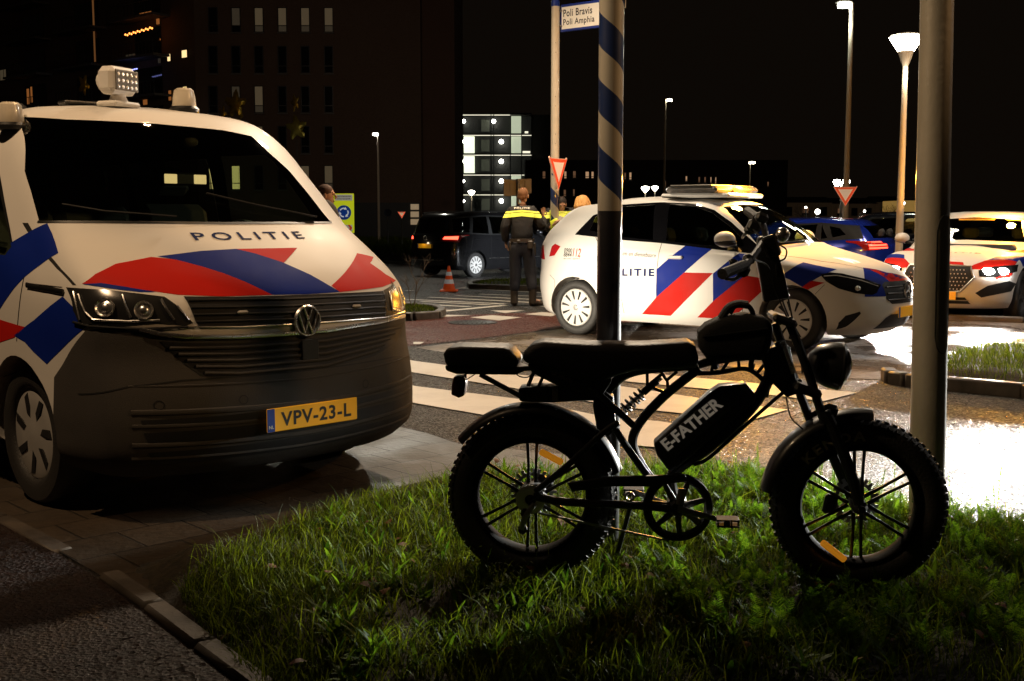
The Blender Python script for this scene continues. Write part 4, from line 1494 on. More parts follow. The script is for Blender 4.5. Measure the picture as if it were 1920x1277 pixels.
def dress_e(v):
    r = v.root
    SILV = mat('satin_silver', (.5, .48, .45), .3, metal=.8)
    g = v.decal('grille', [(-.46, .60), (-.40, .745), (0, .765), (.40, .745), (.46, .60), (.30, .42), (0, .40), (-.30, .42)], 'x', 1, BLACK, .003)
    P = snap_path(v, 'x', 1, [(2, -.46, .60), (2, -.40, .745), (2, 0, .765), (2, .40, .745), (2, .46, .60), (2, .30, .42), (2, 0, .40), (2, -.30, .42), (2, -.46, .60)], .008, 4)
    tube_obj('grille_frame', P, .012, SILV, g)
    st = MB()
    f = v.snap('x', 1, .008)
    for i in range(-9, 10):
        for j in range(6):
            y, z = i * .044 + (j % 2) * .022, .45 + j * .05
            if abs(y) < .40 - abs(z - .6) * .55:
                st.box(f((0, y, z)), (.006, .014, .014), rot=Matrix.Rotation(pi / 4, 3, 'X'))
    st.build('grille_studs', SILV, g)
    c = f((0, 0, .60))
    b = MB()
    b.lathe([(.085, 0), (.09, .012), (.10, .012), (.104, 0)], 32, Matrix.Translation(c) @ Matrix.Rotation(pi / 2, 4, 'Y'))
    for k in range(3):
        a_ = pi / 2 + k * 2 * pi / 3
        b.tube([c + Vector((.004, 0, 0)), c + Vector((.004, .09 * cos(a_), .09 * sin(a_)))], [.013, .003], 6)
    b.build('badge', CHROME, g)
    for sd in (-1, 1):
        h = v.decal('headlamp', [(sd * .52, .62), (sd * .50, .70), (sd * .62, .745), (sd * .90, .77), (sd * .90, .68), (sd * .70, .61)], 'x', 1, mat('lamp_dark', (.012, .012, .012), .1, coat=1), .003, thr=.02)
        e = MB()
        for yy, s_ in ((.61, .044), (.76, .046)):
            e.ell(f((0, sd * yy, .685)) + Vector((.012, 0, 0)), (.02, .085, s_), 16, 10)
        e.build('lit_lamp', glow('headlamp_glow', (1.0, .97, .92), 130), h)
        w = v.M @ (f((0, sd * .70, .685)) + Vector((.09, 0, 0)))
        aim = v.M @ Vector((14.0, sd * .7 + .6, .25))
        light('headlamp_beam', 'SPOT', w, 2700, (1.0, .96, .90), .06, aim=aim, spot=70, blend=.8)
        v.decal('bumper_intake', [(sd * .55, .34), (sd * .86, .42), (sd * .90, .52), (sd * .84, .56), (sd * .62, .50), (sd * .48, .40)], 'x', 1, BLACK, .003, thr=.02)
        v.decal('tail_lamp', [(sd * .9, .78), (sd * .5, .80), (sd * .5, .92), (sd * .9, .93)], 'x', -1, mat('tail_red', (.35, .01, .01), .2), .003, thr=.02)
        # livery
        v.decal('bonnet_stripe', [(2.26, sd * .35), (1.95, sd * .55), (1.72, sd * .88), (2.05, sd * .85)], 'z', 1, RED_FILM, .002)
        v.decal('bonnet_stripe', [(1.95, sd * .55), (1.72, sd * .62), (1.45, sd * .90), (1.72, sd * .88)], 'z', 1, BLUE_FILM, .002)
        v.decal('flank_stripe', [(1.1, .93), (.75, .95), (.25, .45), (.6, .45)], 'y', sd, RED_FILM)
        v.decal('flank_stripe', [(.75, .95), (.3, .95), (-.2, .45), (.25, .45)], 'y', sd, BLUE_FILM)
        v.decal('wing_stripe', [(1.9, .82), (1.65, .86), (1.85, .75), (2.02, .74)], 'y', sd, RED_FILM)
        v.decal('wing_stripe', [(1.65, .86), (1.2, .88), (1.1, .74), (1.6, .74)], 'y', sd, BLUE_FILM)
    v.decal('bonnet_stripe', [(2.27, -.34), (2.27, .34), (2.12, .28), (2.12, -.28)], 'z', 1, RED_FILM, .0022)
    lo = v.decal('lower_intake', [(-.42, .25), (-.36, .34), (.36, .34), (.42, .25)], 'x', 1, BLACK, .003)
    tube_obj('chrome_strip', snap_path(v, 'x', 1, [(2, -.40, .30), (2, .40, .30)], .008, 8), .007, SILV, lo)
    plate(r, (v.snap('x', 1, .02)((0, 0, .36)).x, 0, .36), (0, 1, 0), (0, 0, 1), '')
    text_obj('bonnet_lettering', 'POLITIE', INK_B, r, (1.55, 0, 1.0), (0, 1, 0), (-1, 0, 0), width=.75, height=.07, bold=.03, space=1.3, fn=v.snap('z', 1, .0025))
    c = v.hit(1903, 411)
    em = MB()
    em.box(c - Vector((.05, 0, 0)), (.05, .26, .045), bev=.015)
    em.build('amber_lamp', glow('amber_glow', (1.0, .36, .03), 4.5), r)
    light('beacon_light', 'POINT', v.M @ (c + Vector((.12, 0, .06))), 300, AMBER, .08)
    sg = MB()
    sg.box((.25, 0, 1.37), (.02, .5, .025))
    sg.build('matrix_sign', glow('dim_amber', (1.0, .42, .05), .35), r)
    v.finish()


dress_e(ev)


# ---------------------------------------------------------------- the electric fat-tyre bicycle
KX, KY, KZ, KA = 0.630, 3.966, 0.10, -0.106
BK = mat('bike_black', (.010, .010, .011), .42, coat=.15, vary=.3, scale=20)
BK2 = mat('bike_gloss', (.010, .010, .011), .36, coat=.2, vary=.2)
BK3 = mat('seat_leather', (.014, .012, .011), .48, bump=.25, bscale=160)
CLOTH = mat('bag_fabric', (.010, .010, .010), .85, bump=.4, bscale=250)
AMB_R = mat('amber_reflector_glow', (.85, .25, .01), .25, emit=.28, ecol=(1, .36, .02))  # glow added in place of light bounced off the reflectors


def build_bike():
    root = empty('electric_bicycle', (KX, KY, KZ), KA, 'black fat-tyre electric bicycle lettered E-FATHER, standing in the grass', 'bicycle')
    Mi = (Matrix.Translation((KX, KY, KZ)) @ Matrix.Rotation(KA, 4, 'Z')).inverted()
    o0 = Mi @ Vector((0, 0, CH))
    R3 = Mi.to_3x3()

    def q(px, py, y=0.0):
        d = R3 @ ray(px, py)
        k = (y - o0.y) / d.y
        return o0 + d * k

    def tube(name, pts, r, m=BK, parent=root, n=10, smooth=True, flat=1.0, y=0.0):
        P = [q(*p) if len(p) == 3 else q(p[0], p[1], y) for p in pts]
        if smooth and len(P) > 2:
            P = bezier(P, 6)
            if isinstance(r, (list, tuple)):
                k = len(P)
                r = [r[0] + (r[-1] - r[0]) * i / (k - 1) for i in range(k)]
        b = MB()
        b.tube(P, r, n, flat=flat)
        return b.build(name, m, parent)

    def slab(name, pts, y0, y1, m=BK, parent=root, bev=.0, ref=0.0):
        poly = [(p.x, p.z) for p in (q(a, b, ref) for a, b in pts)]
        me = MB()
        me.prism(poly, y0, y1, 'y')
        o = me.build(name, m, parent, 40)
        if bev:
            bm = bmesh.new()
            bm.from_mesh(o.data)
            bmesh.ops.dissolve_limit(bm, angle_limit=.02, verts=bm.verts, edges=bm.edges)
            es = [e for e in bm.edges if len(e.link_faces) == 2 and e.calc_face_angle(0) > .9]
            bmesh.ops.bevel(bm, geom=es, offset=bev, segments=4, profile=.5, affect='EDGES', clamp_overlap=True)
            bmesh.ops.triangulate(bm, faces=[f for f in bm.faces if len(f.verts) > 4])
            bm.to_mesh(o.data)
            bm.free()
            o.data.polygons.foreach_set('use_smooth', [True] * len(o.data.polygons))
            o.data.set_sharp_from_angle(angle=radians(40))
        return o

    # wheels
    hubs = {}
    for nm, c, in (('rear', q(998, 928)), ('front', q(1608, 945))):
        w = bpy.data.objects.new('wheel', None)
        w.empty_display_size = .1
        COL.objects.link(w)
        w.parent = root
        w.location = c
        w['label'] = nm + ' fat-tyre wheel'
        hubs[nm] = (w, c)
        R = Matrix.Rotation(pi / 2, 4, 'X')
        RO, TW = .300, .050
        t = MB()
        prof = []
        for i in range(15):
            a = -pi * .86 + 2 * pi * .86 * i / 14
            prof.append((RO - .053 + .050 * cos(a), TW * sin(a)))
        t.lathe(prof, 96, R)
        for k in range(64):                        # knobs
            a = 2 * pi * k / 64
            for side in (-1, 0, 1):
                aa = a + (.049 if side else 0)
                rr = RO - .002 - abs(side) * .011
                M = R @ Matrix.Rotation(aa, 4, 'Z') @ Matrix.Translation((rr, 0, side * .031)) @ Matrix.Rotation(-side * .7, 4, 'Y')
                t.box((0, 0, 0), (.010, .015, .020), M=M)
        t.build('tyre', RUBBER, w, 40)
        rm = MB()
        rm.lathe([(.208, -.036), (.212, -.040), (.200, -.040), (.193, -.030), (.190, 0), (.193, .030), (.200, .040), (.212, .040), (.208, .036)], 72, R)
        rm.build('rim', mat('rim_black', (.003, .003, .003), .7, spec=.08), w)
        for k in range(6):
            for e in (-1, 1):
                a = pi / 2 + k * pi / 3
                sp = MB()
                u = Vector((cos(a), 0, sin(a)))
                n_ = Vector((-sin(a), 0, cos(a)))
                sp.tube([u * .03 + n_ * e * .014, u * .10 + n_ * e * .013, u * .192 + n_ * e * .017], [.008, .0055, .0065], 6, flat=.8)
                sp.build('spoke', BK2, w)
        hb = MB()
        hr = .050 if nm == 'rear' else .026
        hb.lathe([(0, -.065), (hr * .5, -.065), (hr, -.045), (hr, .045), (hr * .5, .065), (0, .065)], 32, R)
        hb.lathe([(0, -.085), (.012, -.085), (.012, .085), (0, .085)], 12, R)
        hb.build('hub', BLACK, w)
        ds = MB()
        for k in range(24):
            a = 2 * pi * k / 24
            ds.box((0, 0, 0), (.016, .012, .003), M=R @ Matrix.Rotation(a, 4, 'Z') @ Matrix.Translation((.076, 0, -.058)))
        ds.lathe([(.058, -.0565), (.070, -.0565), (.070, -.0595), (.058, -.0595), (.058, -.0565)], 40, R)
        for k in range(6):
            a = 2 * pi * k / 6
            ds.tube([R @ Vector((.02 * cos(a), .02 * sin(a), -.058)), R @ Vector((.062 * cos(a + .5), .062 * sin(a + .5), -.058))], .004, 5)
        ds.build('brake_disc', STEEL, w)
        if nm == 'rear':
            sp = MB()
            for k, rr in enumerate((.052, .044, .036)):
                sp.lathe([(.02, .066 + k * .006), (rr, .066 + k * .006), (rr, .069 + k * .006), (.02, .069 + k * .006)], 26, Matrix.Rotation(pi / 2, 4, 'X'))
            sp.build('cassette', CHROME, w)
        # spoke reflectors
        rf = MB()
        if nm == 'rear':
            spots = [((1012, 846), (1055, 868))]
        else:
            spots = [((1524, 1024), (1578, 1066))]
        for a_, b_ in spots:
            A, B = q(*a_, -.02) - c, q(*b_, -.02) - c
            if nm == 'front':
                A, B = A * .84, B * .84
                A.y = B.y = -.045
            d = (B - A)
            L_ = d.length
            an = math.atan2(d.z, d.x)
            rf.box((A + B) / 2, (L_, .012, .024), rot=Matrix.Rotation(-an, 3, 'Y'), bev=.006)
        rf.build('reflector', AMB_R, w)
        rf = MB()
        for an in ((2.6, 3.5) if nm == 'rear' else (5.3,)):
            pts = [Vector((.199 * cos(an + k * .04), .0, .199 * sin(an + k * .04))) for k in range(7)]
            rf.tube(pts, .004, 6)
        rf.build('rim_reflector', AMB_R, w)

    # lettering of the front tyre
    wf, cf = hubs['front']
    vs, fs, tw, th = text_geo('KENDA', 1, .03, 1.25)
    me = bpy.data.meshes.new('tyre_lettering')
    pts = []
    for vx, vy in vs:
        s_ = .034 / th
        a = radians(114) - (vx * s_ * 1.32) / .247
        rr = .247 + vy * s_
        prof = .0505 * sqrt(max(0, 1 - ((rr - .247) / .05) ** 2)) + .0025
        pts.append((rr * cos(a), -prof, rr * sin(a)))
    me.from_pydata(pts, [], fs)
    link_mesh('tyre_lettering', me, mat('tyre_print', (.55, .48, .38), .6), wf)

    # mudguards
    def guard(name, c, r, a0, a1, wd=.062, m=BK2):
        b = MB()
        n = 28
        vs, fs = [], []
        sec = [(-wd, -.012), (-wd * .8, .004), (-wd * .4, .012), (0, .014), (wd * .4, .012), (wd * .8, .004), (wd, -.012)]
        for i in range(n + 1):
            a = radians(a0 + (a1 - a0) * i / n)
            for yy, dr in sec:
                rr = r + dr
                vs.append((c.x + rr * cos(a), yy, c.z + rr * sin(a)))
            for yy, dr in sec:
                rr = r + dr - .004
                vs.append((c.x + rr * cos(a), yy, c.z + rr * sin(a)))
        k, m2 = len(sec), 2 * len(sec)
        for i in range(n):
            for j in range(k - 1):
                fs.append((i * m2 + j, i * m2 + j + 1, (i + 1) * m2 + j + 1, (i + 1) * m2 + j))
                fs.append((i * m2 + k + j + 1, i * m2 + k + j, (i + 1) * m2 + k + j, (i + 1) * m2 + k + j + 1))
            for j in (0, k - 1):
                fs.append((i * m2 + j, (i + 1) * m2 + j, (i + 1) * m2 + k + j, i * m2 + k + j))
        b.add(vs, fs)
        return b.build(name, m, root, 60)
    guard('mudguard', hubs['front'][1], .322, 84, 172)
    guard('mudguard', hubs['rear'][1], .322, 18, 142)

    # frame
    fr = tube('frame', [(1446, 672), (1440, 712), (1405, 768), (1330, 838), (1262, 888), (1266, 945)], .021)
    tube('frame_tube', [(1311, 690), (1246, 742), (1200, 792), (1186, 832), (1206, 878), (1228, 905)], .017, parent=fr)
    tube('frame_tube', [(1308, 684), (1210, 692), (1166, 706), (1138, 733), (1112, 742), (1060, 738)], .018, parent=fr)
    for e in (-1, 1):
        tube('frame_tube', [(1104, 722), (1146, 760), (1188, 798)], .0125, parent=fr, y=e * .05)
        tube('swing_arm', [(1150, 800), (1180, 845), (1215, 894)], .013, parent=fr, y=e * .045)
        tube('seat_stay', [(1004, 922), (1065, 872), (1130, 812), (1160, 792)], .0115, y=e * .078)
        tube('chain_stay', [(1000, 930), (1060, 941), (1200, 948), (1266, 955)], .0145, y=e * .078)
    tube('frame_tube', [(1309, 684), (1340, 676), (1400, 668), (1452, 668)], .015, parent=fr)
    tube('frame_tube', [(1309, 700), (1350, 698), (1395, 691), (1420, 703), (1438, 724), (1436, 745)], .0085, parent=fr)
    for a_, b_ in (((1338, 676), (1334, 698)), ((1352, 697), (1368, 674)), ((1386, 692), (1384, 670)), ((1404, 694), (1412, 672)), ((1418, 702), (1432, 684)), ((1430, 716), (1446, 700)),
                   ((1213, 693), (1214, 724)), ((1214, 724), (1248, 736)), ((1216, 722), (1240, 702)), ((1238, 695), (1250, 713)), ((1250, 713), (1270, 696)), ((1251, 713), (1253, 735))):
        tube('frame_web', [a_, b_], .0062, parent=fr, n=6)
    slab('head_gusset', [(1424, 664), (1452, 648), (1480, 648), (1496, 736), (1474, 744), (1452, 722), (1436, 700)], -.022, .022, parent=fr, bev=.006)
    slab('pivot_plate', [(1116, 716), (1150, 742), (1156, 800), (1140, 816), (1120, 800), (1112, 760)], -.04, .04, parent=fr, bev=.006)
    # shock absorber
    sh = tube('shock_absorber', [(1168, 768), (1240, 708)], .008, CHROME)
    A, B = q(1166, 770), q(1206, 736)
    d = (B - A)
    u, w_ = frame_of(d)
    b = MB()
    b.tube([A + d * t / 60 + (u * cos(t / 60 * 2 * pi * 5) + w_ * sin(t / 60 * 2 * pi * 5)) * .020 for t in range(61)], .0042, 6)
    b.build('coil', BK2, sh)
    tube('shock_body', [(1206, 736), (1232, 714)], .013, BK, sh)
    # seats
    seat = slab('seat', [(978, 672), (986, 655), (1000, 642), (1022, 636), (1100, 641), (1200, 642), (1288, 637), (1302, 645), (1311, 674), (1302, 686), (1190, 691), (1155, 701), (1118, 716), (1060, 700), (1010, 682)], -.085, .085, BK3, bev=.028)
    slab('seat_panel', [(990, 678), (1120, 690), (1150, 708), (1128, 742), (1090, 736), (1040, 716), (1000, 696)], -.060, .060, BK, seat, bev=.012)
    rs = slab('rear_seat', [(838, 660), (844, 648), (870, 645), (950, 647), (962, 652), (978, 672), (972, 684), (842, 680)], -.085, .085, BK3, bev=.022)
    slab('seat_pan', [(840, 680), (972, 684), (990, 690), (970, 698), (862, 697), (842, 690)], -.075, .075, BK, rs, bev=.008)
    a_, b_ = q(1036, 690, -.07), q(1074, 708, -.07)
    text_obj('panel_lettering', 'La Souris', mat('worn_print', (.30, .25, .18), .6), seat, q(1056, 701, -.0) + Vector((0, -.0615, 0)), Vector((b_.x - a_.x, 0, b_.z - a_.z)), Vector((-(b_.z - a_.z), 0, b_.x - a_.x)), width=.078, height=.018, bold=.01, shear=.2)
    rk = tube('rack', [(1000, 690), (900, 697)], .009, y=-.06)
    tube('rack_tube', [(1000, 690), (900, 697)], .009, parent=rk, y=.06)
    for e in (-1, 1):
        tube('rack_strut', [(900, 702), (978, 744)], .009, parent=rk, y=e * .06, flat=.7)
        tube('rack_strut', [(1004, 690), (990, 724)], .007, parent=rk, y=e * .05)
        tube('rack_strut', [(1022, 698), (1010, 724)], .006, parent=rk, y=e * .05)
    cb = slab('controller_box', [(974, 724), (1010, 721), (1118, 722), (1118, 746), (1040, 751), (976, 749)], -.055, .055, BK, rk, bev=.01)
    b = MB()
    for i in range(7):
        p = q(984 + i * 8, 736)
        b.box((p.x, -.056, p.z), (.005, .006, .034))
    b.build('cooling_ribs', BK2, cb)
    b = MB()
    p = q(1043, 735)
    b.box((p.x, -.0565, p.z), (.022, .004, .050), bev=.002)
    b.build('sticker', mat('faded_label', (.10, .09, .08), .5), cb)
    tube('tail_lamp_arm', [(873, 697), (872, 712)], .005, parent=rk)
    tl = slab('tail_lamp', [(853, 704), (872, 704), (876, 716), (872, 740), (862, 744), (848, 738), (850, 716)], -.03, .03, mat('tail_dark', (.05, .008, .006), .35), rk, bev=.006)
    tube('tail_lamp_cable', [(874, 712), (884, 706), (893, 700)], .0022, parent=rk, n=6)
    tube('seat_cable', [(962, 696), (975, 706), (990, 707), (998, 700)], .0025, parent=rk, n=6)
    # battery
    bt = slab('battery', [(1225, 828), (1330, 733), (1348, 721), (1397, 716), (1416, 738), (1413, 750), (1272, 872), (1254, 880), (1231, 850)], -.042, .042, mat('battery_case', (.022, .024, .027), .35, coat=.2), bev=.009)
    slab('battery_panel', [(1238, 829), (1332, 746), (1386, 744), (1384, 756), (1268, 856), (1250, 850)], -.046, -.040, mat('battery_panel', (.055, .058, .062), .35), bt, bev=.002, ref=-.045)
    a_, b_ = q(1246, 834, -.047), q(1354, 746, -.047)
    dd = (b_ - a_)
    text_obj('battery_lettering', 'E-FATHER', mat('reflective_print_glow', (.80, .74, .62), .4, emit=.10, ecol=(1, .85, .66)), bt, (q(1244, 838, -.047) + q(1350, 751, -.047)) / 2 + Vector((0, -.001, 0)),  # print glows faintly to imitate its retroreflection
             Vector((dd.x, 0, dd.z)), Vector((-dd.z, 0, dd.x)), width=dd.length * .97, height=.044, bold=.035)
    ch = tube('cable_loom', [(1502, 712), (1466, 738), (1440, 760), (1395, 800), (1330, 858), (1300, 872)], .0065, y=-.022)
    tube('brake_hose', [(1474, 745), (1482, 780), (1500, 800), (1560, 850), (1590, 905)], .0028, n=6, y=-.03)
    # drive
    c = q(1271, 954, -.09)
    R = Matrix.Translation((c.x, 0, c.z)) @ Matrix.Rotation(pi / 2, 4, 'X')
    cr = MB()
    cr.lathe([(.090, .070), (.098, .076), (.118, .074), (.121, .068), (.118, .062), (.094, .064), (.090, .070)], 60, R)
    for k in range(7):
        a = 2 * pi * k / 7 + .3
        cr.tube([R @ Vector((.015 * cos(a), .015 * sin(a), .068)), R @ Vector((.10 * cos(a), .10 * sin(a), .068))], [.014, .009], 6)
    cr.lathe([(0, .055), (.026, .055), (.030, .080), (.022, .092), (0, .094)], 24, R)
    cro = cr.build('chain_ring', BK2, root)
    b = MB()
    b.lathe([(0, -.06), (.034, -.06), (.034, .06), (0, .06)], 24, R)
    b.build('bottom_bracket', BK, root)
    ck = tube('crank', [(1271, 954, -.105), (1362, 978, -.105)], [.012, .009], STEEL, smooth=False, flat=.6)
    tube('crank_arm', [(1271, 954, .10), (1190, 922, .10)], [.012, .009], STEEL, ck, smooth=False, flat=.6)
    tube('crank_web', [(1275, 946, -.098), (1279, 916, -.098)], .014, mat('alloy_dull', (.30, .28, .27), .4, metal=.4), ck, smooth=False, flat=.45)
    tube('crank_web', [(1290, 962, -.098), (1310, 980, -.098)], .013, mat('alloy_dull', (.30, .28, .27), .4, metal=.4), ck, smooth=False, flat=.45)
    for px_, py_, y_ in ((1364, 978, -.16), (1188, 921, .155)):
        p = q(px_, py_, y_)
        pd = MB()
        pd.box(p + Vector((0, 0, .010)), (.075, .065, .006), bev=.002)
        pd.box(p - Vector((0, 0, .010)), (.075, .065, .006), bev=.002)
        pd.box(p, (.014, .075, .018), bev=.004)
        for i in range(4):
            pd.box(p + Vector((-.033 + i * .022, -.030, 0)), (.005, .006, .028))
        pd.build('pedal', BLACK, ck)
    cg = slab('chain_guard', [(1064, 905), (1144, 894), (1232, 892), (1285, 890), (1290, 902), (1220, 912), (1140, 912), (1072, 922)], -.086, -.066, BK, cro, bev=.004, ref=-.08)
    cn = MB()
    P1 = [q(1030 + i * 4, 905 - i * .25 + .0, -.072) for i in range(56)]
    P2 = [q(1010 + i * 4, 962 + i * .85, -.072) for i in range(62)]
    for P in (P2,):
        for i in range(0, len(P) - 1):
            cn.box((P[i] + P[i + 1]) / 2, (.009, .006, .007), rot=Matrix.Rotation(-math.atan2((P[i + 1] - P[i]).z, (P[i + 1] - P[i]).x), 3, 'Y'))
    cn.build('chain', STEEL, cro)
    lk = MB()
    p = q(1180, 930, -.085)
    lk.lathe([(.010, 0), (.018, .002), (.018, .012), (.010, .014), (.008, .007), (.010, 0)], 20, Matrix.Translation(p) @ Matrix.Rotation(pi / 2, 4, 'X'))
    lk.build('axle_ring', CHROME, root)
    de = tube('derailleur', [(1002, 945, -.085), (986, 968, -.09), (978, 992, -.085)], .010, STEEL)
    jw = MB()
    for px_, py_ in ((985, 962), (980, 992)):
        p = q(px_, py_, -.08)
        jw.lathe([(0, 0), (.017, 0), (.017, .008), (0, .008)], 12, Matrix.Translation(p) @ Matrix.Rotation(pi / 2, 4, 'X'))
    jw.build('jockey_wheel', BK, de)
    cal = MB()
    p = q(1020, 905, .058)
    cal.box(p, (.06, .03, .045), rot=Matrix.Rotation(.6, 3, 'Y'), bev=.008)
    cal.build('brake_caliper', BK2, root)
    cal = MB()
    p = q(1556, 945, .058)
    cal.box(p, (.045, .03, .07), rot=Matrix.Rotation(.2, 3, 'Y'), bev=.008)
    cal.build('brake_caliper', BK2, root)
    tube('kickstand', [(1182, 950, .07), (1168, 1000, .12), (1152, 1058, .19)], .009, BK)
    # fork
    fk = tube('fork', [(1476, 596, -.072), (1506, 672, -.072), (1546, 792, -.072)], .0155, BK)
    tube('fork_leg', [(1452, 606, .072), (1482, 690, .072), (1520, 792, .072)], .0155, BK, fk)
    tube('fork_leg_lower', [(1546, 770, -.072), (1566, 812, -.074), (1596, 890, -.078), (1611, 945, -.080)], [.021, .019], BK, fk)
    tube('fork_leg_lower', [(1522, 770, .072), (1545, 815, .074), (1578, 890, .078), (1600, 940, .080)], [.021, .019], BK, fk)
    tube('stanchion', [(1460, 640, 0), (1488, 720, 0)], .017, BK2, fk)
    tube('stanchion_chrome', [(1468, 640, -.035), (1488, 700, -.035)], .009, CHROME, fk)
    cw = MB()
    p = q(1466, 598, 0)
    ru = Matrix.Rotation(.33, 3, 'Y')
    cw.box(p, (.085, .20, .028), rot=ru, bev=.01)
    cw.build('fork_crown', BK, fk)
    cw = MB()
    p = q(1508, 726, 0)
    cw.box(p, (.095, .20, .032), rot=ru, bev=.01)
    cw.build('fork_crown', BK, fk)
    cw = MB()
    p = q(1556, 772, -.06)
    cw.box(p, (.05, .03, .055), rot=ru, bev=.012)
    cw.build('fork_bracket', BK2, fk)
    hl = MB()
    c = q(1538, 682, 0)
    R = Matrix.Translation(c) @ Matrix.Rotation(pi / 2 + .12, 4, 'Y')
    hl.lathe([(0, -.045), (.030, -.042), (.062, -.015), (.078, .030), (.082, .060), (.078, .064)], 36, R)
    ho = hl.build('headlamp', BK2, fk)
    hl = MB()
    hl.lathe([(0, .105), (.035, .100), (.062, .084), (.078, .062)], 36, R)
    hl.build('lamp_glass', mat('dark_lens', (.02, .02, .02), .08, coat=1), ho)
    hl = MB()
    hl.lathe([(.080, .055), (.084, .066), (.080, .074), (.076, .066), (.080, .055)], 36, R)
    hl.build('lamp_rim', BK2, ho)
    # stem, bars
    st = slab('stem', [(1431, 566), (1479, 558), (1470, 516), (1456, 468), (1452, 440), (1420, 444), (1417, 484), (1424, 520)], -.026, .026, BK, bev=.008)
    hb = tube('handlebar', [(1432, 452, -.02), (1420, 470, -.12), (1402, 492, -.22), (1388, 500, -.29)], .0115, BK)
    tube('handlebar_side', [(1436, 448, .02), (1432, 425, .12), (1424, 412, .22), (1416, 408, .29)], .0115, BK, hb)
    tube('grip', [(1396, 497, -.26), (1376, 505, -.33), (1354, 514, -.40)], .0175, RUBBER, hb)
    tube('grip', [(1420, 410, .26), (1410, 402, .33), (1402, 396, .40)], .0175, RUBBER, hb)
    for p, s_ in (((1392, 506, -.25), (.045, .05, .042)), ((1376, 492, -.24), (.035, .03, .022)), ((1404, 486, -.19), (.04, .035, .03)), ((1414, 424, .2), (.05, .05, .045)), ((1404, 432, .25), (.035, .03, .03)), ((1428, 408, .12), (.045, .05, .035))):
        b = MB()
        b.box(q(*p), s_, rot=Matrix.Rotation(.4, 3, 'Y'), bev=.010)
        b.build('switch_pod', BK, hb)
    tube('brake_lever', [(1394, 510, -.24), (1376, 524, -.30), (1352, 520, -.36)], [.007, .005], BK2, hb)
    tube('brake_lever', [(1408, 430, .24), (1396, 440, .30), (1392, 446, .36)], [.007, .005], BK2, hb)
    b = MB()
    b.box(q(1446, 462, -.045), (.050, .035, .075), rot=Matrix.Rotation(-.35, 3, 'Y'), bev=.008)
    dp = b.build('display', BK2, hb)
    b = MB()
    p = q(1467, 440, -.02)
    b.ell(p, (.024, .024, .026), 18, 10)
    b.build('bell', CHROME, hb)
    tube('bell_mount', [(1446, 446, -.02), (1462, 444, -.02)], .006, BK, hb)
    for k, P in enumerate(([(1460, 458, -.03), (1474, 468, -.03), (1472, 484, -.04), (1456, 500, -.03), (1466, 560, -.02), (1490, 620, -.06), (1508, 680, -.085)],
                           [(1412, 486, -.2), (1440, 500, -.08), (1452, 540, -.04), (1478, 600, -.04), (1500, 640, -.09), (1504, 700, -.06)],
                           [(1408, 426, .2), (1440, 460, .05), (1468, 520, .03), (1482, 580, .02), (1496, 650, -.02)])):
        tube('cable', P, .0032, BK, hb, n=6)
    # bag
    bg_ = slab('top_tube_bag', [(1308, 640), (1308, 620), (1322, 606), (1352, 592), (1398, 586), (1430, 592), (1448, 604), (1444, 640), (1434, 672), (1345, 674), (1322, 668), (1310, 652)], -.075, .075, CLOTH, bev=.03)
    tube('bag_flap', [(1352, 597, -.03), (1366, 577, -.03), (1384, 570, -.03), (1402, 572, -.03)], .014, CLOTH, bg_, flat=1.8)
    tube('bag_handle', [(1368, 588, -.02), (1380, 572, -.02), (1400, 572, -.02), (1411, 585, -.02), (1412, 598, -.02)], .009, CLOTH, bg_, flat=1.6)
    tube('bag_zip', [(1318, 632, -.076), (1380, 624, -.077), (1440, 616, -.076)], .0035, BK2, bg_, n=6)
    for x in (1342, 1410):
        tube('bag_strap', [(x, 672, -.05), (x - 2, 684, -.02), (x, 690, 0), (x + 2, 684, .03)], .006, CLOTH, bg_, flat=1.5)
    return root


bike = build_bike()


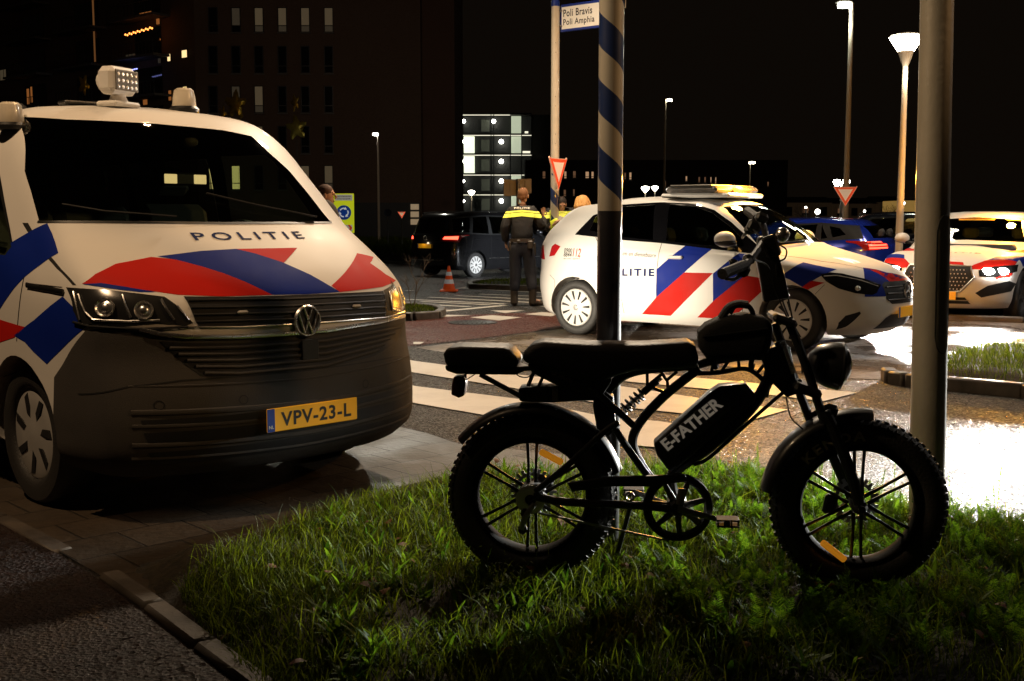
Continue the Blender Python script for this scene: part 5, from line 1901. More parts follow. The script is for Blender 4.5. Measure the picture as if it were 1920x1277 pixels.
# ---------------------------------------------------------------- ground
def ground_mat(name, kind):
    m = bpy.data.materials.new(name)
    m.use_nodes = True
    nt = m.node_tree
    N, L = nt.nodes, nt.links
    p = N['Principled BSDF']
    ge = N.new('ShaderNodeNewGeometry')

    def noise(sc, det=4, rough=.6):
        n = N.new('ShaderNodeTexNoise')
        n.inputs['Scale'].default_value = sc
        n.inputs['Detail'].default_value = det
        n.inputs['Roughness'].default_value = rough
        L.new(ge.outputs['Position'], n.inputs['Vector'])
        return n

    def ramp(src, a, b, ca, cb):
        r = N.new('ShaderNodeMapRange')
        r.inputs['From Min'].default_value = a
        r.inputs['From Max'].default_value = b
        r.inputs['To Min'].default_value = ca
        r.inputs['To Max'].default_value = cb
        L.new(src, r.inputs['Value'])
        return r.outputs['Result']

    def mixc(f, a, b):
        x = N.new('ShaderNodeMix')
        x.data_type = 'RGBA'
        x.inputs['A'].default_value = (*a, 1) if isinstance(a, tuple) else (0, 0, 0, 1)
        x.inputs['B'].default_value = (*b, 1) if isinstance(b, tuple) else (0, 0, 0, 1)
        if not isinstance(a, tuple):
            L.new(a, x.inputs['A'])
        if not isinstance(b, tuple):
            L.new(b, x.inputs['B'])
        L.new(f, x.inputs['Factor'])
        return x.outputs['Result']
    bump = N.new('ShaderNodeBump')
    L.new(bump.outputs['Normal'], p.inputs['Normal'])
    if kind in ('asphalt', 'redpath', 'darkpath'):
        vo = N.new('ShaderNodeTexVoronoi')
        vo.inputs['Scale'].default_value = 62
        L.new(ge.outputs['Position'], vo.inputs['Vector'])
        n1, n2 = noise(150, 3), noise(.9, 4)
        cA, cB = {'asphalt': ((.008, .007, .006), (.075, .068, .060)), 'redpath': ((.055, .010, .005), (.14, .026, .012)), 'darkpath': ((.010, .004, .003), (.026, .011, .007))}[kind]
        sv = N.new('ShaderNodeSeparateColor')
        L.new(vo.outputs['Color'], sv.inputs[0])
        c = mixc(ramp(sv.outputs[0], .2, 1.0, 0, 1), cA, cB)
        L.new(c, p.inputs['Base Color'])
        rg = N.new('ShaderNodeMath')
        rg.operation = 'MULTIPLY_ADD'
        rg.inputs[1].default_value = .55
        L.new(sv.outputs[1], rg.inputs[0])
        L.new(ramp(n2.outputs['Fac'], .35, .65, .14, .34), rg.inputs[2])
        L.new(rg.outputs[0], p.inputs['Roughness'])
        ad = N.new('ShaderNodeMath')
        ad.operation = 'MULTIPLY_ADD'
        ad.inputs[1].default_value = 1.3
        L.new(vo.outputs['Distance'], ad.inputs[0])
        L.new(n1.outputs['Fac'], ad.inputs[2])
        L.new(ad.outputs[0], bump.inputs['Height'])
        bump.inputs['Strength'].default_value = .9
        bump.inputs['Distance'].default_value = .011
        p.inputs['Specular IOR Level'].default_value = .4
    elif kind in ('tiles', 'bricks'):
        mp = N.new('ShaderNodeMapping')
        mp.inputs['Rotation'].default_value = (0, 0, radians(-43) if kind == 'tiles' else radians(-36))
        L.new(ge.outputs['Position'], mp.inputs['Vector'])
        br = N.new('ShaderNodeTexBrick')
        L.new(mp.outputs[0], br.inputs['Vector'])
        br.inputs['Scale'].default_value = 1
        br.inputs['Brick Width'].default_value = .30 if kind == 'tiles' else .21
        br.inputs['Row Height'].default_value = .30 if kind == 'tiles' else .105
        br.inputs['Mortar Size'].default_value = .006
        br.inputs['Mortar Smooth'].default_value = .4
        br.inputs['Color1'].default_value = (.040, .029, .019, 1) if kind == 'tiles' else (.12, .085, .060, 1)
        br.inputs['Color2'].default_value = (.070, .051, .034, 1) if kind == 'tiles' else (.18, .135, .10, 1)
        br.inputs['Mortar'].default_value = (.012, .010, .008, 1)
        n1, n2 = noise(24, 5), noise(1.1, 4)
        c = mixc(ramp(n1.outputs['Fac'], .4, .75, 0, .6), br.outputs['Color'], (.03, .024, .018))
        L.new(c, p.inputs['Base Color'])
        L.new(ramp(n2.outputs['Fac'], .42, .62, .16 if kind == 'bricks' else .35, .6), p.inputs['Roughness'])
        ad = N.new('ShaderNodeMath')
        ad.operation = 'MULTIPLY_ADD'
        ad.inputs[1].default_value = -1.0
        L.new(br.outputs['Fac'], ad.inputs[0])
        L.new(n1.outputs['Fac'], ad.inputs[2])
        L.new(ad.outputs[0], bump.inputs['Height'])
        bump.inputs['Strength'].default_value = .6
        bump.inputs['Distance'].default_value = .006
    elif kind == 'paint':
        n1, n2 = noise(90, 4), noise(3, 5)
        c = mixc(ramp(n2.outputs['Fac'], .45, .75, 0, .45), (.66, .62, .55), (.36, .32, .27))
        L.new(c, p.inputs['Base Color'])
        p.inputs['Roughness'].default_value = .45
        L.new(n1.outputs['Fac'], bump.inputs['Height'])
        bump.inputs['Strength'].default_value = .35
        bump.inputs['Distance'].default_value = .004
    elif kind == 'soil':
        n1 = noise(30, 6)
        c = mixc(ramp(n1.outputs['Fac'], .35, .7, 0, 1), (.010, .008, .004), (.035, .026, .012))
        L.new(c, p.inputs['Base Color'])
        p.inputs['Roughness'].default_value = .9
        L.new(n1.outputs['Fac'], bump.inputs['Height'])
        bump.inputs['Strength'].default_value = .8
        bump.inputs['Distance'].default_value = .02
    elif kind == 'kerb':
        n1, n2 = noise(60, 5), noise(4, 3)
        c = mixc(ramp(n2.outputs['Fac'], .35, .7, 0, 1), (.045, .036, .028), (.12, .10, .08))
        L.new(c, p.inputs['Base Color'])
        p.inputs['Roughness'].default_value = .5
        L.new(n1.outputs['Fac'], bump.inputs['Height'])
        bump.inputs['Strength'].default_value = .4
        bump.inputs['Distance'].default_value = .004
    MATS[name] = m
    return m


ASPH = ground_mat('wet_asphalt', 'asphalt')
REDP = ground_mat('red_asphalt', 'redpath')
DARKP = ground_mat('dark_path', 'darkpath')
TILE = ground_mat('paving_tiles', 'tiles')
BRICKP = ground_mat('clinker_paving', 'bricks')
PAINT = ground_mat('road_paint', 'paint')
SOIL = ground_mat('soil', 'soil')
KERB = ground_mat('kerb_stone', 'kerb')

ys = [-30, 0, 8, 17, 25, 35, 45, 57, 100, 300]
gm = MB()
gm.add([(x, y, GZ(0, y)) for y in ys for x in (-260, 0, 260)], [(i * 3 + j, i * 3 + j + 1, i * 3 + j + 4, i * 3 + j + 3) for i in range(len(ys) - 1) for j in range(2)])
tag(gm.build('road', ASPH), kind='structure')


def sheet(name, polys, m, dz, kind='structure', zf=None, world=False):
    b = MB()
    for poly in polys:
        P = [Vector((p[0], p[1], GZ(p[0], p[1]) + dz)) if world else at(p[0], p[1], dz=dz) for p in poly]
        tr = tessellate_polygon([[Vector((p.x, p.y, 0)) for p in P]])
        b.add(P, [tuple(t) for t in tr])
    me = bpy.data.meshes.new(name)
    me.from_pydata([tuple(v) for v in b.v], [], b.f)
    bm = bmesh.new()
    bm.from_mesh(me)
    for f in bm.faces:
        if f.normal.z < 0:
            f.normal_flip()
    bm.to_mesh(me)
    bm.free()
    return tag(link_mesh(name, me, m), kind=kind)


def line_px(a, b, w):
    """ground line between two photo points, w in metres"""
    A, B = at(*a), at(*b)
    d = (B - A)
    n = Vector((-d.y, d.x, 0)).normalized() * w / 2
    return [tuple((A + n)[:2]), tuple((A - n)[:2]), tuple((B - n)[:2]), tuple((B + n)[:2])]


sheet('pavement', [[(-900, 620), (-300, 600), (560, 640), (660, 780), (721, 794), (800, 812), (860, 832), (1200, 867), (1330, 880), (1420, 930), (1300, 1200), (370, 1200), (200, 1085), (0, 972), (-700, 700)]], TILE, .005)
sheet('cycle_path', [[(560, 612), (775, 602), (823, 593), (935, 588), (1045, 584), (1150, 590), (1300, 590), (1300, 600), (1120, 607), (1000, 621), (900, 634), (775, 648), (560, 672)]], REDP, .006)
sheet('footpath', [[(780, 652), (900, 636), (1000, 623), (1110, 611), (1300, 604), (1700, 597), (2300, 602), (2300, 790), (1920, 742), (1700, 722), (1664, 712), (1560, 708), (1300, 680), (1000, 660), (830, 660)]], BRICKP, .0045)
_a, _b = at(0, 973), at(385, 1215)
_d = (_b - _a).normalized()
_n = Vector((-_d.y, _d.x, 0)) * -7
sheet('side_road', [[tuple(v[:2]) for v in (_a - _d * 8, _b + _d * 6, _b + _d * 6 + _n, _a - _d * 8 + _n)]], DARKP, .0065, world=True)
sheet('zebra_crossing', [
    [(1000, 675), (1185, 697), (1607, 736), (1544, 752), (1453, 741), (1185, 716), (1000, 693)],
    [(640, 655), (780, 677), (970, 702), (1158, 723), (1310, 746), (1477, 768), (1406, 788), (1158, 762), (967, 728), (780, 699), (640, 675)],
    [(600, 690), (780, 724), (973, 748), (1113, 777), (1240, 790), (1300, 800), (1250, 840), (1158, 832), (1113, 811), (927, 781), (780, 756), (600, 715)]], PAINT, .0085)
sheet('road_markings', [
    [(881, 595), (923, 591), (978, 595), (935, 601)], [(983, 589), (1016, 585), (1052, 588), (1033, 593)], [(919, 582), (984, 582), (947, 587)], [(1012, 574), (1040, 577), (1031, 579)],
    [(826, 590), (885, 591), (831, 594)], [(775, 641), (796, 641), (788, 645), (775, 645)]], PAINT, .009)
sheet('hatched_markings', [line_px(a, b, w) for a, b, w in (
    ((764, 562), (950, 571), .13), ((805, 558), (1000, 568), .13), ((854, 555), (1035, 564), .13), ((900, 552), (1040, 558), .13), ((768, 570), (880, 576), .13), ((773, 577), (838, 581), .13),
    ((761, 546), (774, 545), .13), ((857, 542), (880, 538), .12), ((862, 541), (1045, 551), .14), ((823, 585), (952, 573), .16), ((790, 566), (930, 573), .12))], PAINT, .008, world=True)


def kerb(name, pix, w=.12, h=.10, label=None, closed=False, world=False):
    P = [Vector((p[0], p[1], GZ(*p))) if world else at(*p) for p in pix]
    if closed:
        P.append(P[0])
    b = MB()
    # stones of one metre with fine joints
    for i in range(len(P) - 1):
        a, c = P[i], P[i + 1]
        L_ = (c - a).length
        k = max(1, round(L_ / 1.0))
        for j in range(k):
            s_, e_ = a.lerp(c, j / k), a.lerp(c, (j + 1) / k)
            d = (e_ - s_)
            n = d.length
            if n < .02:
                continue
            d2 = d.normalized()
            R = Matrix.Rotation(math.atan2(d2.y, d2.x), 4, 'Z')
            b.box((s_ + e_) / 2 + Vector((0, 0, h / 2 - .05)), (n - .006, w, h + .1), rot=R.to_3x3(), bev=.015)
    return tag(b.build(name, KERB, None, 40), kind='structure')


kerb('kerb_right', [(1664, 712), (1672, 719), (1700, 724), (1920, 745), (2300, 800)], .12, .11)
kerb('kerb_stone_row', [(1715, 598), (1920, 606), (2300, 620)], .12, .08)
kerb('kerb_island', [(735, 600), (775, 601), (820, 598), (829, 592), (818, 585), (790, 582), (740, 581)], .12, .11)
kerb('kerb_middle', [(1070, 548), (1030, 547), (935, 544), (884, 542), (880, 538), (893, 534), (940, 531), (1070, 530)], .12, .11)
kerb('kerb_far', [(450, 493), (700, 494), (820, 494)], .15, .10)
kerb('kerb_path', [(-300, 830), (0, 972), (120, 1035)], .10, .012)
kerb('kerb_edge', [(205, 1083), (290, 1142), (385, 1214), (500, 1300)], .09, .03)

# manhole
mh = MB()
p = at(886, 606)
mh.lathe([(0, .010), (.25, .010), (.26, .014), (.32, .014), (.33, .0)], 40, Matrix.Translation(p))
for i in range(-3, 4):
    mh.box(p + Vector((i * .06, 0, .012)), (.02, .3, .008))
tag(mh.build('manhole_cover', DARK_PLASTIC), 'round dark manhole cover set in the red cycle path', 'manhole')


# ---------------------------------------------------------------- raised verges with grass
def inside(poly, x, y):
    c = np.zeros(x.shape, bool)
    n = len(poly)
    for i in range(n):
        x1, y1 = poly[i]
        x2, y2 = poly[(i + 1) % n]
        t = ((y1 > y) != (y2 > y)) & (x < (x2 - x1) * (y - y1) / (y2 - y1 + 1e-12) + x1)
        c ^= t
    return c


def edge_dist(poly, x, y):
    d = np.full(x.shape, 1e9)
    n = len(poly)
    for i in range(n):
        x1, y1 = poly[i]
        x2, y2 = poly[(i + 1) % n]
        vx, vy = x2 - x1, y2 - y1
        t = np.clip(((x - x1) * vx + (y - y1) * vy) / (vx * vx + vy * vy + 1e-12), 0, 1)
        d = np.minimum(d, np.hypot(x - x1 - t * vx, y - y1 - t * vy))
    return d


class Verge:
    def __init__(s, poly, h, edge=.3, base=0.0, rough=.02):
        s.poly, s.h, s.edge, s.base, s.rough = poly, h, edge, base, rough

    def z(s, x, y):
        d = np.clip(edge_dist(s.poly, x, y) / s.edge, 0, 1)
        g = -0.012 * np.clip(y - 17, 0, 40)
        return s.base + g + s.h * d * d * (3 - 2 * d) + s.rough * d * (np.sin(x * 5.1 + y * 2.3) * np.cos(y * 4.7 - x) * .5)

    def build(s, name, step=.08):
        xs = [p[0] for p in s.poly]
        yy = [p[1] for p in s.poly]
        X, Y = np.meshgrid(np.arange(min(xs), max(xs) + step, step), np.arange(min(yy), max(yy) + step, step))
        I = inside(s.poly, X, Y)
        Z = s.z(X, Y)
        nx = X.shape[1]
        ok = I[:-1, :-1] | I[1:, :-1] | I[:-1, 1:] | I[1:, 1:]
        Z = np.where(I, Z, s.base - .012 * np.clip(Y - 17, 0, 40) - .02)
        vs = np.stack([X, Y, Z], -1).reshape(-1, 3)
        r, c = np.nonzero(ok)
        a = r * nx + c
        fs = np.stack([a, a + 1, a + 1 + nx, a + nx], 1)
        me = bpy.data.meshes.new(name)
        me.from_pydata(vs.tolist(), [], fs.tolist())
        bm = bmesh.new()
        bm.from_mesh(me)
        bmesh.ops.delete(bm, geom=[v for v in bm.verts if not v.link_faces], context='VERTS')
        bm.to_mesh(me)
        bm.free()
        me.polygons.foreach_set('use_smooth', [True] * len(me.polygons))
        return tag(link_mesh(name, me, SOIL), kind='structure')


def wpoly(pix, z=0.0):
    return [tuple(at(p[0], p[1], z)[:2]) for p in pix]


V_MAIN = Verge(wpoly([(232, 1062), (330, 1040), (450, 1010), (560, 975), (640, 945), (720, 925), (840, 902), (1000, 890), (1160, 884), (1300, 886), (1400, 898), (1500, 925), (1620, 950), (1770, 985), (1920, 1008), (2200, 1050), (2400, 1300), (2600, 2200), (700, 2200), (560, 1400), (480, 1285), (385, 1212), (270, 1120)]), .10, .28)
V_MAIN.build('verge', .06)
V_RIGHT = Verge(wpoly([(1735, 708), (1760, 690), (1800, 674), (1860, 662), (2100, 660), (2400, 690), (2300, 785), (1920, 738), (1760, 722)]), .05, .15, .07)
V_RIGHT.build('verge', .1)
V_FAR = Verge([tuple(at(*p)[:2]) for p in [(450, 455), (770, 455), (820, 470), (820, 492), (450, 492)]], .25, 1.2, .05)
V_FAR.build('verge', 1.0)
V_MID = Verge([tuple(at(*p)[:2]) for p in [(886, 541), (1060, 546), (1060, 532), (940, 532), (895, 534)]], .05, .3, .06)
V_MID.build('verge', .15)
V_ISL = Verge([tuple(at(*p)[:2]) for p in [(738, 599), (775, 600), (818, 597), (826, 592), (815, 586), (790, 583), (742, 582)]], .05, .3, .06)
V_ISL.build('verge', .1)
V_BACK = Verge([(6, 40), (30, 40), (60, 70), (8, 70)], .2, 1.5, .0)
V_BACK.build('verge', 2.0)


def leaf_mat(name, c1, c2, tl=.45, rough=.62):
    m = bpy.data.materials.new(name)
    m.use_nodes = True
    nt = m.node_tree
    N, L = nt.nodes, nt.links
    p = N['Principled BSDF']
    ge = N.new('ShaderNodeNewGeometry')
    cr = N.new('ShaderNodeMix')
    cr.data_type = 'RGBA'
    cr.inputs['A'].default_value = (*c1, 1)
    cr.inputs['B'].default_value = (*c2, 1)
    L.new(ge.outputs['Random Per Island'], cr.inputs['Factor'])
    L.new(cr.outputs['Result'], p.inputs['Base Color'])
    p.inputs['Roughness'].default_value = rough
    p.inputs['Specular IOR Level'].default_value = .25
    tr = N.new('ShaderNodeBsdfTranslucent')
    L.new(cr.outputs['Result'], tr.inputs['Color'])
    ms = N.new('ShaderNodeMixShader')
    ms.inputs[0].default_value = tl
    L.new(p.outputs[0], ms.inputs[1])
    L.new(tr.outputs[0], ms.inputs[2])
    L.new(ms.outputs[0], N['Material Output'].inputs[0])
    MATS[name] = m
    return m


GRASS = leaf_mat('grass_blades', (.018, .040, .002), (.15, .19, .008), .55)
HERB = leaf_mat('herb_leaves', (.022, .070, .003), (.13, .23, .010), .6)
DEAD = leaf_mat('dead_leaves', (.10, .030, .008), (.20, .085, .02), .25, .6)


def blades(name, verge, n, hmin, hmax, wd, m, label=None, clump=.0, region=None, seed=1, kind='stuff'):
    r = np.random.default_rng(seed)
    poly = region or verge.poly
    xs = [p[0] for p in poly]
    yy = [p[1] for p in poly]
    X = r.uniform(min(xs), max(xs), n * 4)
    Y = r.uniform(min(yy), max(yy), n * 4)
    k = inside(poly, X, Y)
    if clump:
        f = np.sin(X * 3.1 + np.sin(Y * 2.7) * 2) * np.cos(Y * 3.7 + np.sin(X * 1.9) * 2)
        k &= (f + r.uniform(-1, 1, len(X)) * 1.2) > -clump
    X, Y = X[k][:n], Y[k][:n]
    n = len(X)
    Z = verge.z(X, Y) - .01
    H = r.uniform(hmin, hmax, n) * (0.55 + .45 * r.random(n))
    A = r.uniform(0, 2 * pi, n)
    B = r.uniform(0, 2 * pi, n)
    lean = r.uniform(.1, 1.0, n) * H
    w = wd * r.uniform(.6, 1.3, n)
    seg = 4
    V = []
    for i in range(seg + 1):
        t = i / seg
        cx = X + np.cos(A) * lean * t ** 2
        cyy = Y + np.sin(A) * lean * t ** 2
        cz = Z + H * (t - .35 * t ** 3 * (lean / H))
        ww = w * (1 - t ** 1.5) / 2 + (.0002)
        V.append(np.stack([cx + np.cos(B) * ww, cyy + np.sin(B) * ww, cz], -1))
        V.append(np.stack([cx - np.cos(B) * ww, cyy - np.sin(B) * ww, cz], -1))
    V = np.stack(V, 1)                                     # n, 10, 3
    base = (np.arange(n) * 2 * (seg + 1))[:, None]
    F = np.stack([base + np.array([2 * i, 2 * i + 1, 2 * i + 3, 2 * i + 2]) for i in range(seg)], 1).reshape(-1, 4)
    me = bpy.data.meshes.new(name)
    me.vertices.add(V.shape[0] * V.shape[1])
    me.vertices.foreach_set('co', V.reshape(-1))
    me.loops.add(F.size)
    me.loops.foreach_set('vertex_index', F.reshape(-1))
    me.polygons.add(len(F))
    me.polygons.foreach_set('loop_start', np.arange(0, F.size, 4))
    me.polygons.foreach_set('loop_total', np.full(len(F), 4))
    me.polygons.foreach_set('use_smooth', np.ones(len(F), bool))
    me.update()
    me.validate()
    return tag(link_mesh(name, me, m), label, kind=kind)


near = [tuple(at(*p, .08)[:2]) for p in [(330, 1085), (470, 1030), (600, 975), (700, 945), (900, 890), (1300, 880), (1500, 905), (1960, 1000), (2100, 1300), (560, 1320), (430, 1200)]]
blades('grass', V_MAIN, 52000, .05, .13, .0045, GRASS, clump=-.15, region=near, seed=3)
blades('tall_grass', V_MAIN, 3000, .11, .20, .005, GRASS, clump=.1, region=near, seed=4)
blades('grass_right', V_RIGHT, 9000, .06, .16, .006, GRASS, seed=5)
blades('grass_far', V_FAR, 12000, .2, .5, .05, GRASS, seed=6)
blades('grass_middle', V_MID, 2500, .04, .12, .012, GRASS, seed=8)
blades('grass_island', V_ISL, 2200, .03, .09, .010, GRASS, seed=9)
blades('grass_back', V_BACK, 9000, .2, .5, .06, GRASS, seed=10)


def foliage(name, verge, region, n, kind_, m, seed):
    r = random.Random(seed)
    xs = [p[0] for p in region]
    yy = [p[1] for p in region]
    vs, fs = [], []

    def leaf(o, d, up, L_, W_, bend=.5, seg=4):
        side = d.cross(up).normalized()
        b0 = len(vs)
        for i in range(seg + 1):
            t = i / seg
            w = W_ * sin(pi * min(.97, t * .9 + .08)) ** .8
            p = o + d * (L_ * t) + up * (L_ * bend * (t - t * t * 1.2))
            vs.append(p + side * w / 2 + up * w * .15)
            vs.append(p - side * w / 2 + up * w * .15)
        for i in range(seg):
            k = b0 + 2 * i
            fs.append((k, k + 1, k + 3, k + 2))
    cnt = 0
    while cnt < n:
        x, y = r.uniform(min(xs), max(xs)), r.uniform(min(yy), max(yy))
        if not inside(region, np.array([x]), np.array([y]))[0]:
            continue
        cnt += 1
        z = float(verge.z(np.array([x]), np.array([y]))[0])
        o = Vector((x, y, z))
        up = Vector((0, 0, 1))
        if kind_ == 'rosette':
            k = r.randint(6, 11)
            for j in range(k):
                a = 2 * pi * j / k + r.uniform(-.3, .3)
                el = r.uniform(.3, 1.2)
                d = Vector((cos(a) * cos(el), sin(a) * cos(el), sin(el)))
                u2 = (up - d * d.dot(up)).normalized()
                leaf(o, d, u2, r.uniform(.04, .11), r.uniform(.009, .020), .25)
        elif kind_ == 'yarrow':
            for j in range(r.randint(3, 6)):
                a = r.uniform(0, 2 * pi)
                el = r.uniform(.7, 1.35)
                d = Vector((cos(a) * cos(el), sin(a) * cos(el), sin(el)))
                u2 = (up - d * d.dot(up)).normalized()
                sd = d.cross(u2).normalized()
                L_ = r.uniform(.07, .17)
                m_ = 13
                for i in range(m_):
                    t = (i + 1) / m_
                    p = o + d * L_ * t - up * L_ * .25 * t * t
                    ll = L_ * .17 * sin(pi * min(.95, t * .85 + .1))
                    for s_ in (-1, 1):
                        leaf(p, (sd * s_ + d * .6).normalized(), u2, ll, .0035, 0, 2)
                b0 = len(vs)
                for t in (0, .5, 1):
                    p = o + d * L_ * t - up * L_ * .25 * t * t
                    vs.append(p + sd * .0012)
                    vs.append(p - sd * .0012)
                fs.extend([(b0, b0 + 1, b0 + 3, b0 + 2), (b0 + 2, b0 + 3, b0 + 5, b0 + 4)])
        elif kind_ == 'fallen':
            a = r.uniform(0, 2 * pi)
            d = Vector((cos(a), sin(a), r.uniform(-.1, .5))).normalized()
            u2 = Vector((r.uniform(-.4, .4), r.uniform(-.4, .4), 1)).normalized()
            u2 = (u2 - d * d.dot(u2)).normalized()
            leaf(o + up * r.uniform(.01, .05), d, u2, r.uniform(.03, .06), r.uniform(.02, .04), .35, 3)
        elif kind_ == 'stalk':
            hh = r.uniform(.12, .26)
            tip = o + Vector((r.uniform(-.03, .03), r.uniform(-.03, .03), hh))
            sd = Vector((1, 0, 0))
            b0 = len(vs)
            for t in (0, .5, 1):
                p = o.lerp(tip, t)
                vs.append(p + sd * .0014)
                vs.append(p - sd * .0014)
            fs.extend([(b0, b0 + 1, b0 + 3, b0 + 2), (b0 + 2, b0 + 3, b0 + 5, b0 + 4)])
            for j in range(9):
                t = (j + 1) / 9.5
                a = j * 2.4
                d = Vector((cos(a), sin(a), .5)).normalized()
                u2 = (up - d * d.dot(up)).normalized()
                leaf(o.lerp(tip, t), d, u2, .035 * (1.2 - t), .008, .1, 2)
    me = bpy.data.meshes.new(name)
    me.from_pydata([tuple(v) for v in vs], [], fs)
    me.polygons.foreach_set('use_smooth', [True] * len(fs))
    return tag(link_mesh(name, me, m), kind='stuff')


P_ = lambda pts: [tuple(at(*p, .08)[:2]) for p in pts]
foliage('ground_cover', V_MAIN, P_([(560, 990), (900, 900), (1300, 884), (1500, 905), (1960, 1000), (2100, 1290), (600, 1290)]), 520, 'rosette', HERB, 11)
foliage('feathery_herbs', V_MAIN, P_([(1150, 930), (1320, 890), (1500, 915), (1960, 1005), (2100, 1290), (1250, 1200)]), 420, 'yarrow', HERB, 12)
foliage('fallen_leaves', V_MAIN, near, 110, 'fallen', DEAD, 13)
foliage('stalky_weeds', V_MAIN, P_([(1200, 890), (1500, 905), (1960, 1000), (2000, 1120), (1300, 1000)]), 70, 'stalk', HERB, 14)


# ---------------------------------------------------------------- poles and signs
def helix_mat(name, c1, c2, pitch, off, lo, hi, rest, sense=1):
    """blue and white film wound round a pole between two heights"""
    m = mat(name, c1, .33, coat=.7, vary=.1)
    nt = m.node_tree
    N, L = nt.nodes, nt.links
    p = N['Principled BSDF']
    tc = N.new('ShaderNodeTexCoord')
    sx = N.new('ShaderNodeSeparateXYZ')
    L.new(tc.outputs['Object'], sx.inputs[0])

    def M(op, a, b=None, c=None):
        n = N.new('ShaderNodeMath')
        n.operation = op
        for i, v in enumerate((a, b, c)):
            if v is None:
                continue
            if isinstance(v, (int, float)):
                n.inputs[i].default_value = v
            else:
                L.new(v, n.inputs[i])
        return n.outputs[0]
    ang = M('MULTIPLY', M('ARCTAN2', sx.outputs['Y'], sx.outputs['X']), sense / (2 * pi))
    f = M('FRACT', M('ADD', M('MULTIPLY_ADD', sx.outputs['Z'], 1 / pitch, off + 10), ang))
    g = M('GREATER_THAN', f, .5)
    inb = M('MULTIPLY', M('GREATER_THAN', sx.outputs['Z'], lo), M('LESS_THAN', sx.outputs['Z'], hi))

    def mix(fac, a, b):
        x = N.new('ShaderNodeMix')
        x.data_type = 'RGBA'
        for k, v in (('A', a), ('B', b)):
            if isinstance(v, tuple):
                x.inputs[k].default_value = (*v, 1)
            else:
                L.new(v, x.inputs[k])
        L.new(fac, x.inputs['Factor'])
        return x.outputs['Result']
    nz = N.new('ShaderNodeTexNoise')
    nz.inputs['Scale'].default_value = 12
    L.new(tc.outputs['Object'], nz.inputs['Vector'])
    dirt = M('MULTIPLY_ADD', nz.outputs['Fac'], .25, 0)
    stripes = mix(g, c1, c2)
    allc = mix(inb, rest, stripes)
    L.new(mix(dirt, allc, (.10, .08, .06)), p.inputs['Base Color'])
    return m


W_FILM = (.62, .57, .48)
B_FILM = srgb(24, 52, 110)
# near striped pole
sp = empty('striped_pole', (0.373, 4.42, .06), 0, 'near steel pole with blue and white spiral film, rising behind the bicycle seat', 'pole')
b = MB()
b.lathe([(0, 0), (.062, 0), (.062, .05), (.047, .06), (.047, 4.2), (0, 4.2)], 40)
# phase: at the left edge (angle pi) a white to blue change lies at photo rows 90, 209 and 332
z0 = CH + (HZ - 209) / 2160 * 4.42 - .06
b.build('pole', helix_mat('spiral_film_near', B_FILM, W_FILM, .245, -(z0 / .245) - .5, 1.345, 9.0, (.014, .016, .026), 1), sp)
b = MB()
b.tube([(.049, -.004, 2.10), (.049, -.004, 2.16)], .004)
b.build('strap_bolt', CHROME, sp)

# the broad metal pole
gp = empty('metal_pole', (1.765, 4.80, .06), 0, 'thick grey metal pole with a rounded hatch, in front of the right-hand police car', 'pole')
b = MB()
b.lathe([(0, 0), (.072, 0), (.071, .9), (.066, 1.8), (.064, 3.2), (.060, 5.0), (0, 5.0)], 48)
b.build('pole', GALV, gp)
h = MB()
arc = []
for i in range(13):
    a = pi * i / 12
    arc.append((.0, 0))
def hatch_pt(u, z, r=.0735):
    return (r * sin(u), -r * cos(u), z)
us = [-.52 + 1.04 * i / 8 for i in range(9)]
outl = [(u, 1.26 + .07 * sqrt(max(0, 1 - (u / .52) ** 2))) for u in us] + [(u, .83 - .07 * sqrt(max(0, 1 - (u / .52) ** 2))) for u in us[::-1]]
RZ = Matrix.Rotation(.45, 4, 'Z')
h.tube([RZ @ Vector(hatch_pt(u, z, .0715)) for u, z in outl + outl[:1]], .0022, 6)
h.build('hatch_gap', BLACK, gp)
h = MB()
vs = [RZ @ Vector(hatch_pt(u, z, .0728)) for u, z in outl]
n = len(us)
h.add(vs, [(i, i + 1, 2 * n - 2 - i, 2 * n - 1 - i) for i in range(n - 1)])
h.build('hatch', GALV, gp)
gp.rotation_euler = (0, radians(-1.0), 0)

# street-name pole
sx_, sy_ = 0.70, 19.0
sg = GZ(0, sy_)
np_ = empty('street_sign_pole', (sx_, sy_, sg), 0, 'tall white pole carrying the street name board and a yield sign', 'pole')
b = MB()
b.lathe([(0, 0), (.072, 0), (.070, 2.2), (.066, 4.78), (0, 4.78)], 32)
b.build('pole', helix_mat('spiral_film_far', W_FILM, B_FILM, .44, .1, .3, 2.12, (.72, .66, .56), 1), np_)
b = MB()
b.lathe([(.067, 4.78), (.068, 4.86), (.05, 4.90), (0, 4.91)], 24)
b.build('pole_cap', mat('sign_blue', srgb(20, 50, 150), .4), np_)
b = MB()
for z in (4.05, 4.2, 3.2, 3.35, 2.6, 2.75):
    b.ell((.005, -.069, z), (.008, .004, .008), 8, 5)
b.build('rivet', STEEL, np_)


def board(name, root, c, ux, w, h, th, m, lab=None, back=None):
    ux = Vector(ux).normalized()
    n = ux.cross(Vector((0, 0, 1)))
    R = Matrix((ux, -n, Vector((0, 0, 1)))).transposed()
    b = MB()
    b.box(c, (w, th, h), rot=R, bev=.01)
    o = b.build(name, m, root)
    if lab:
        o['label'] = lab
    return o, ux, n


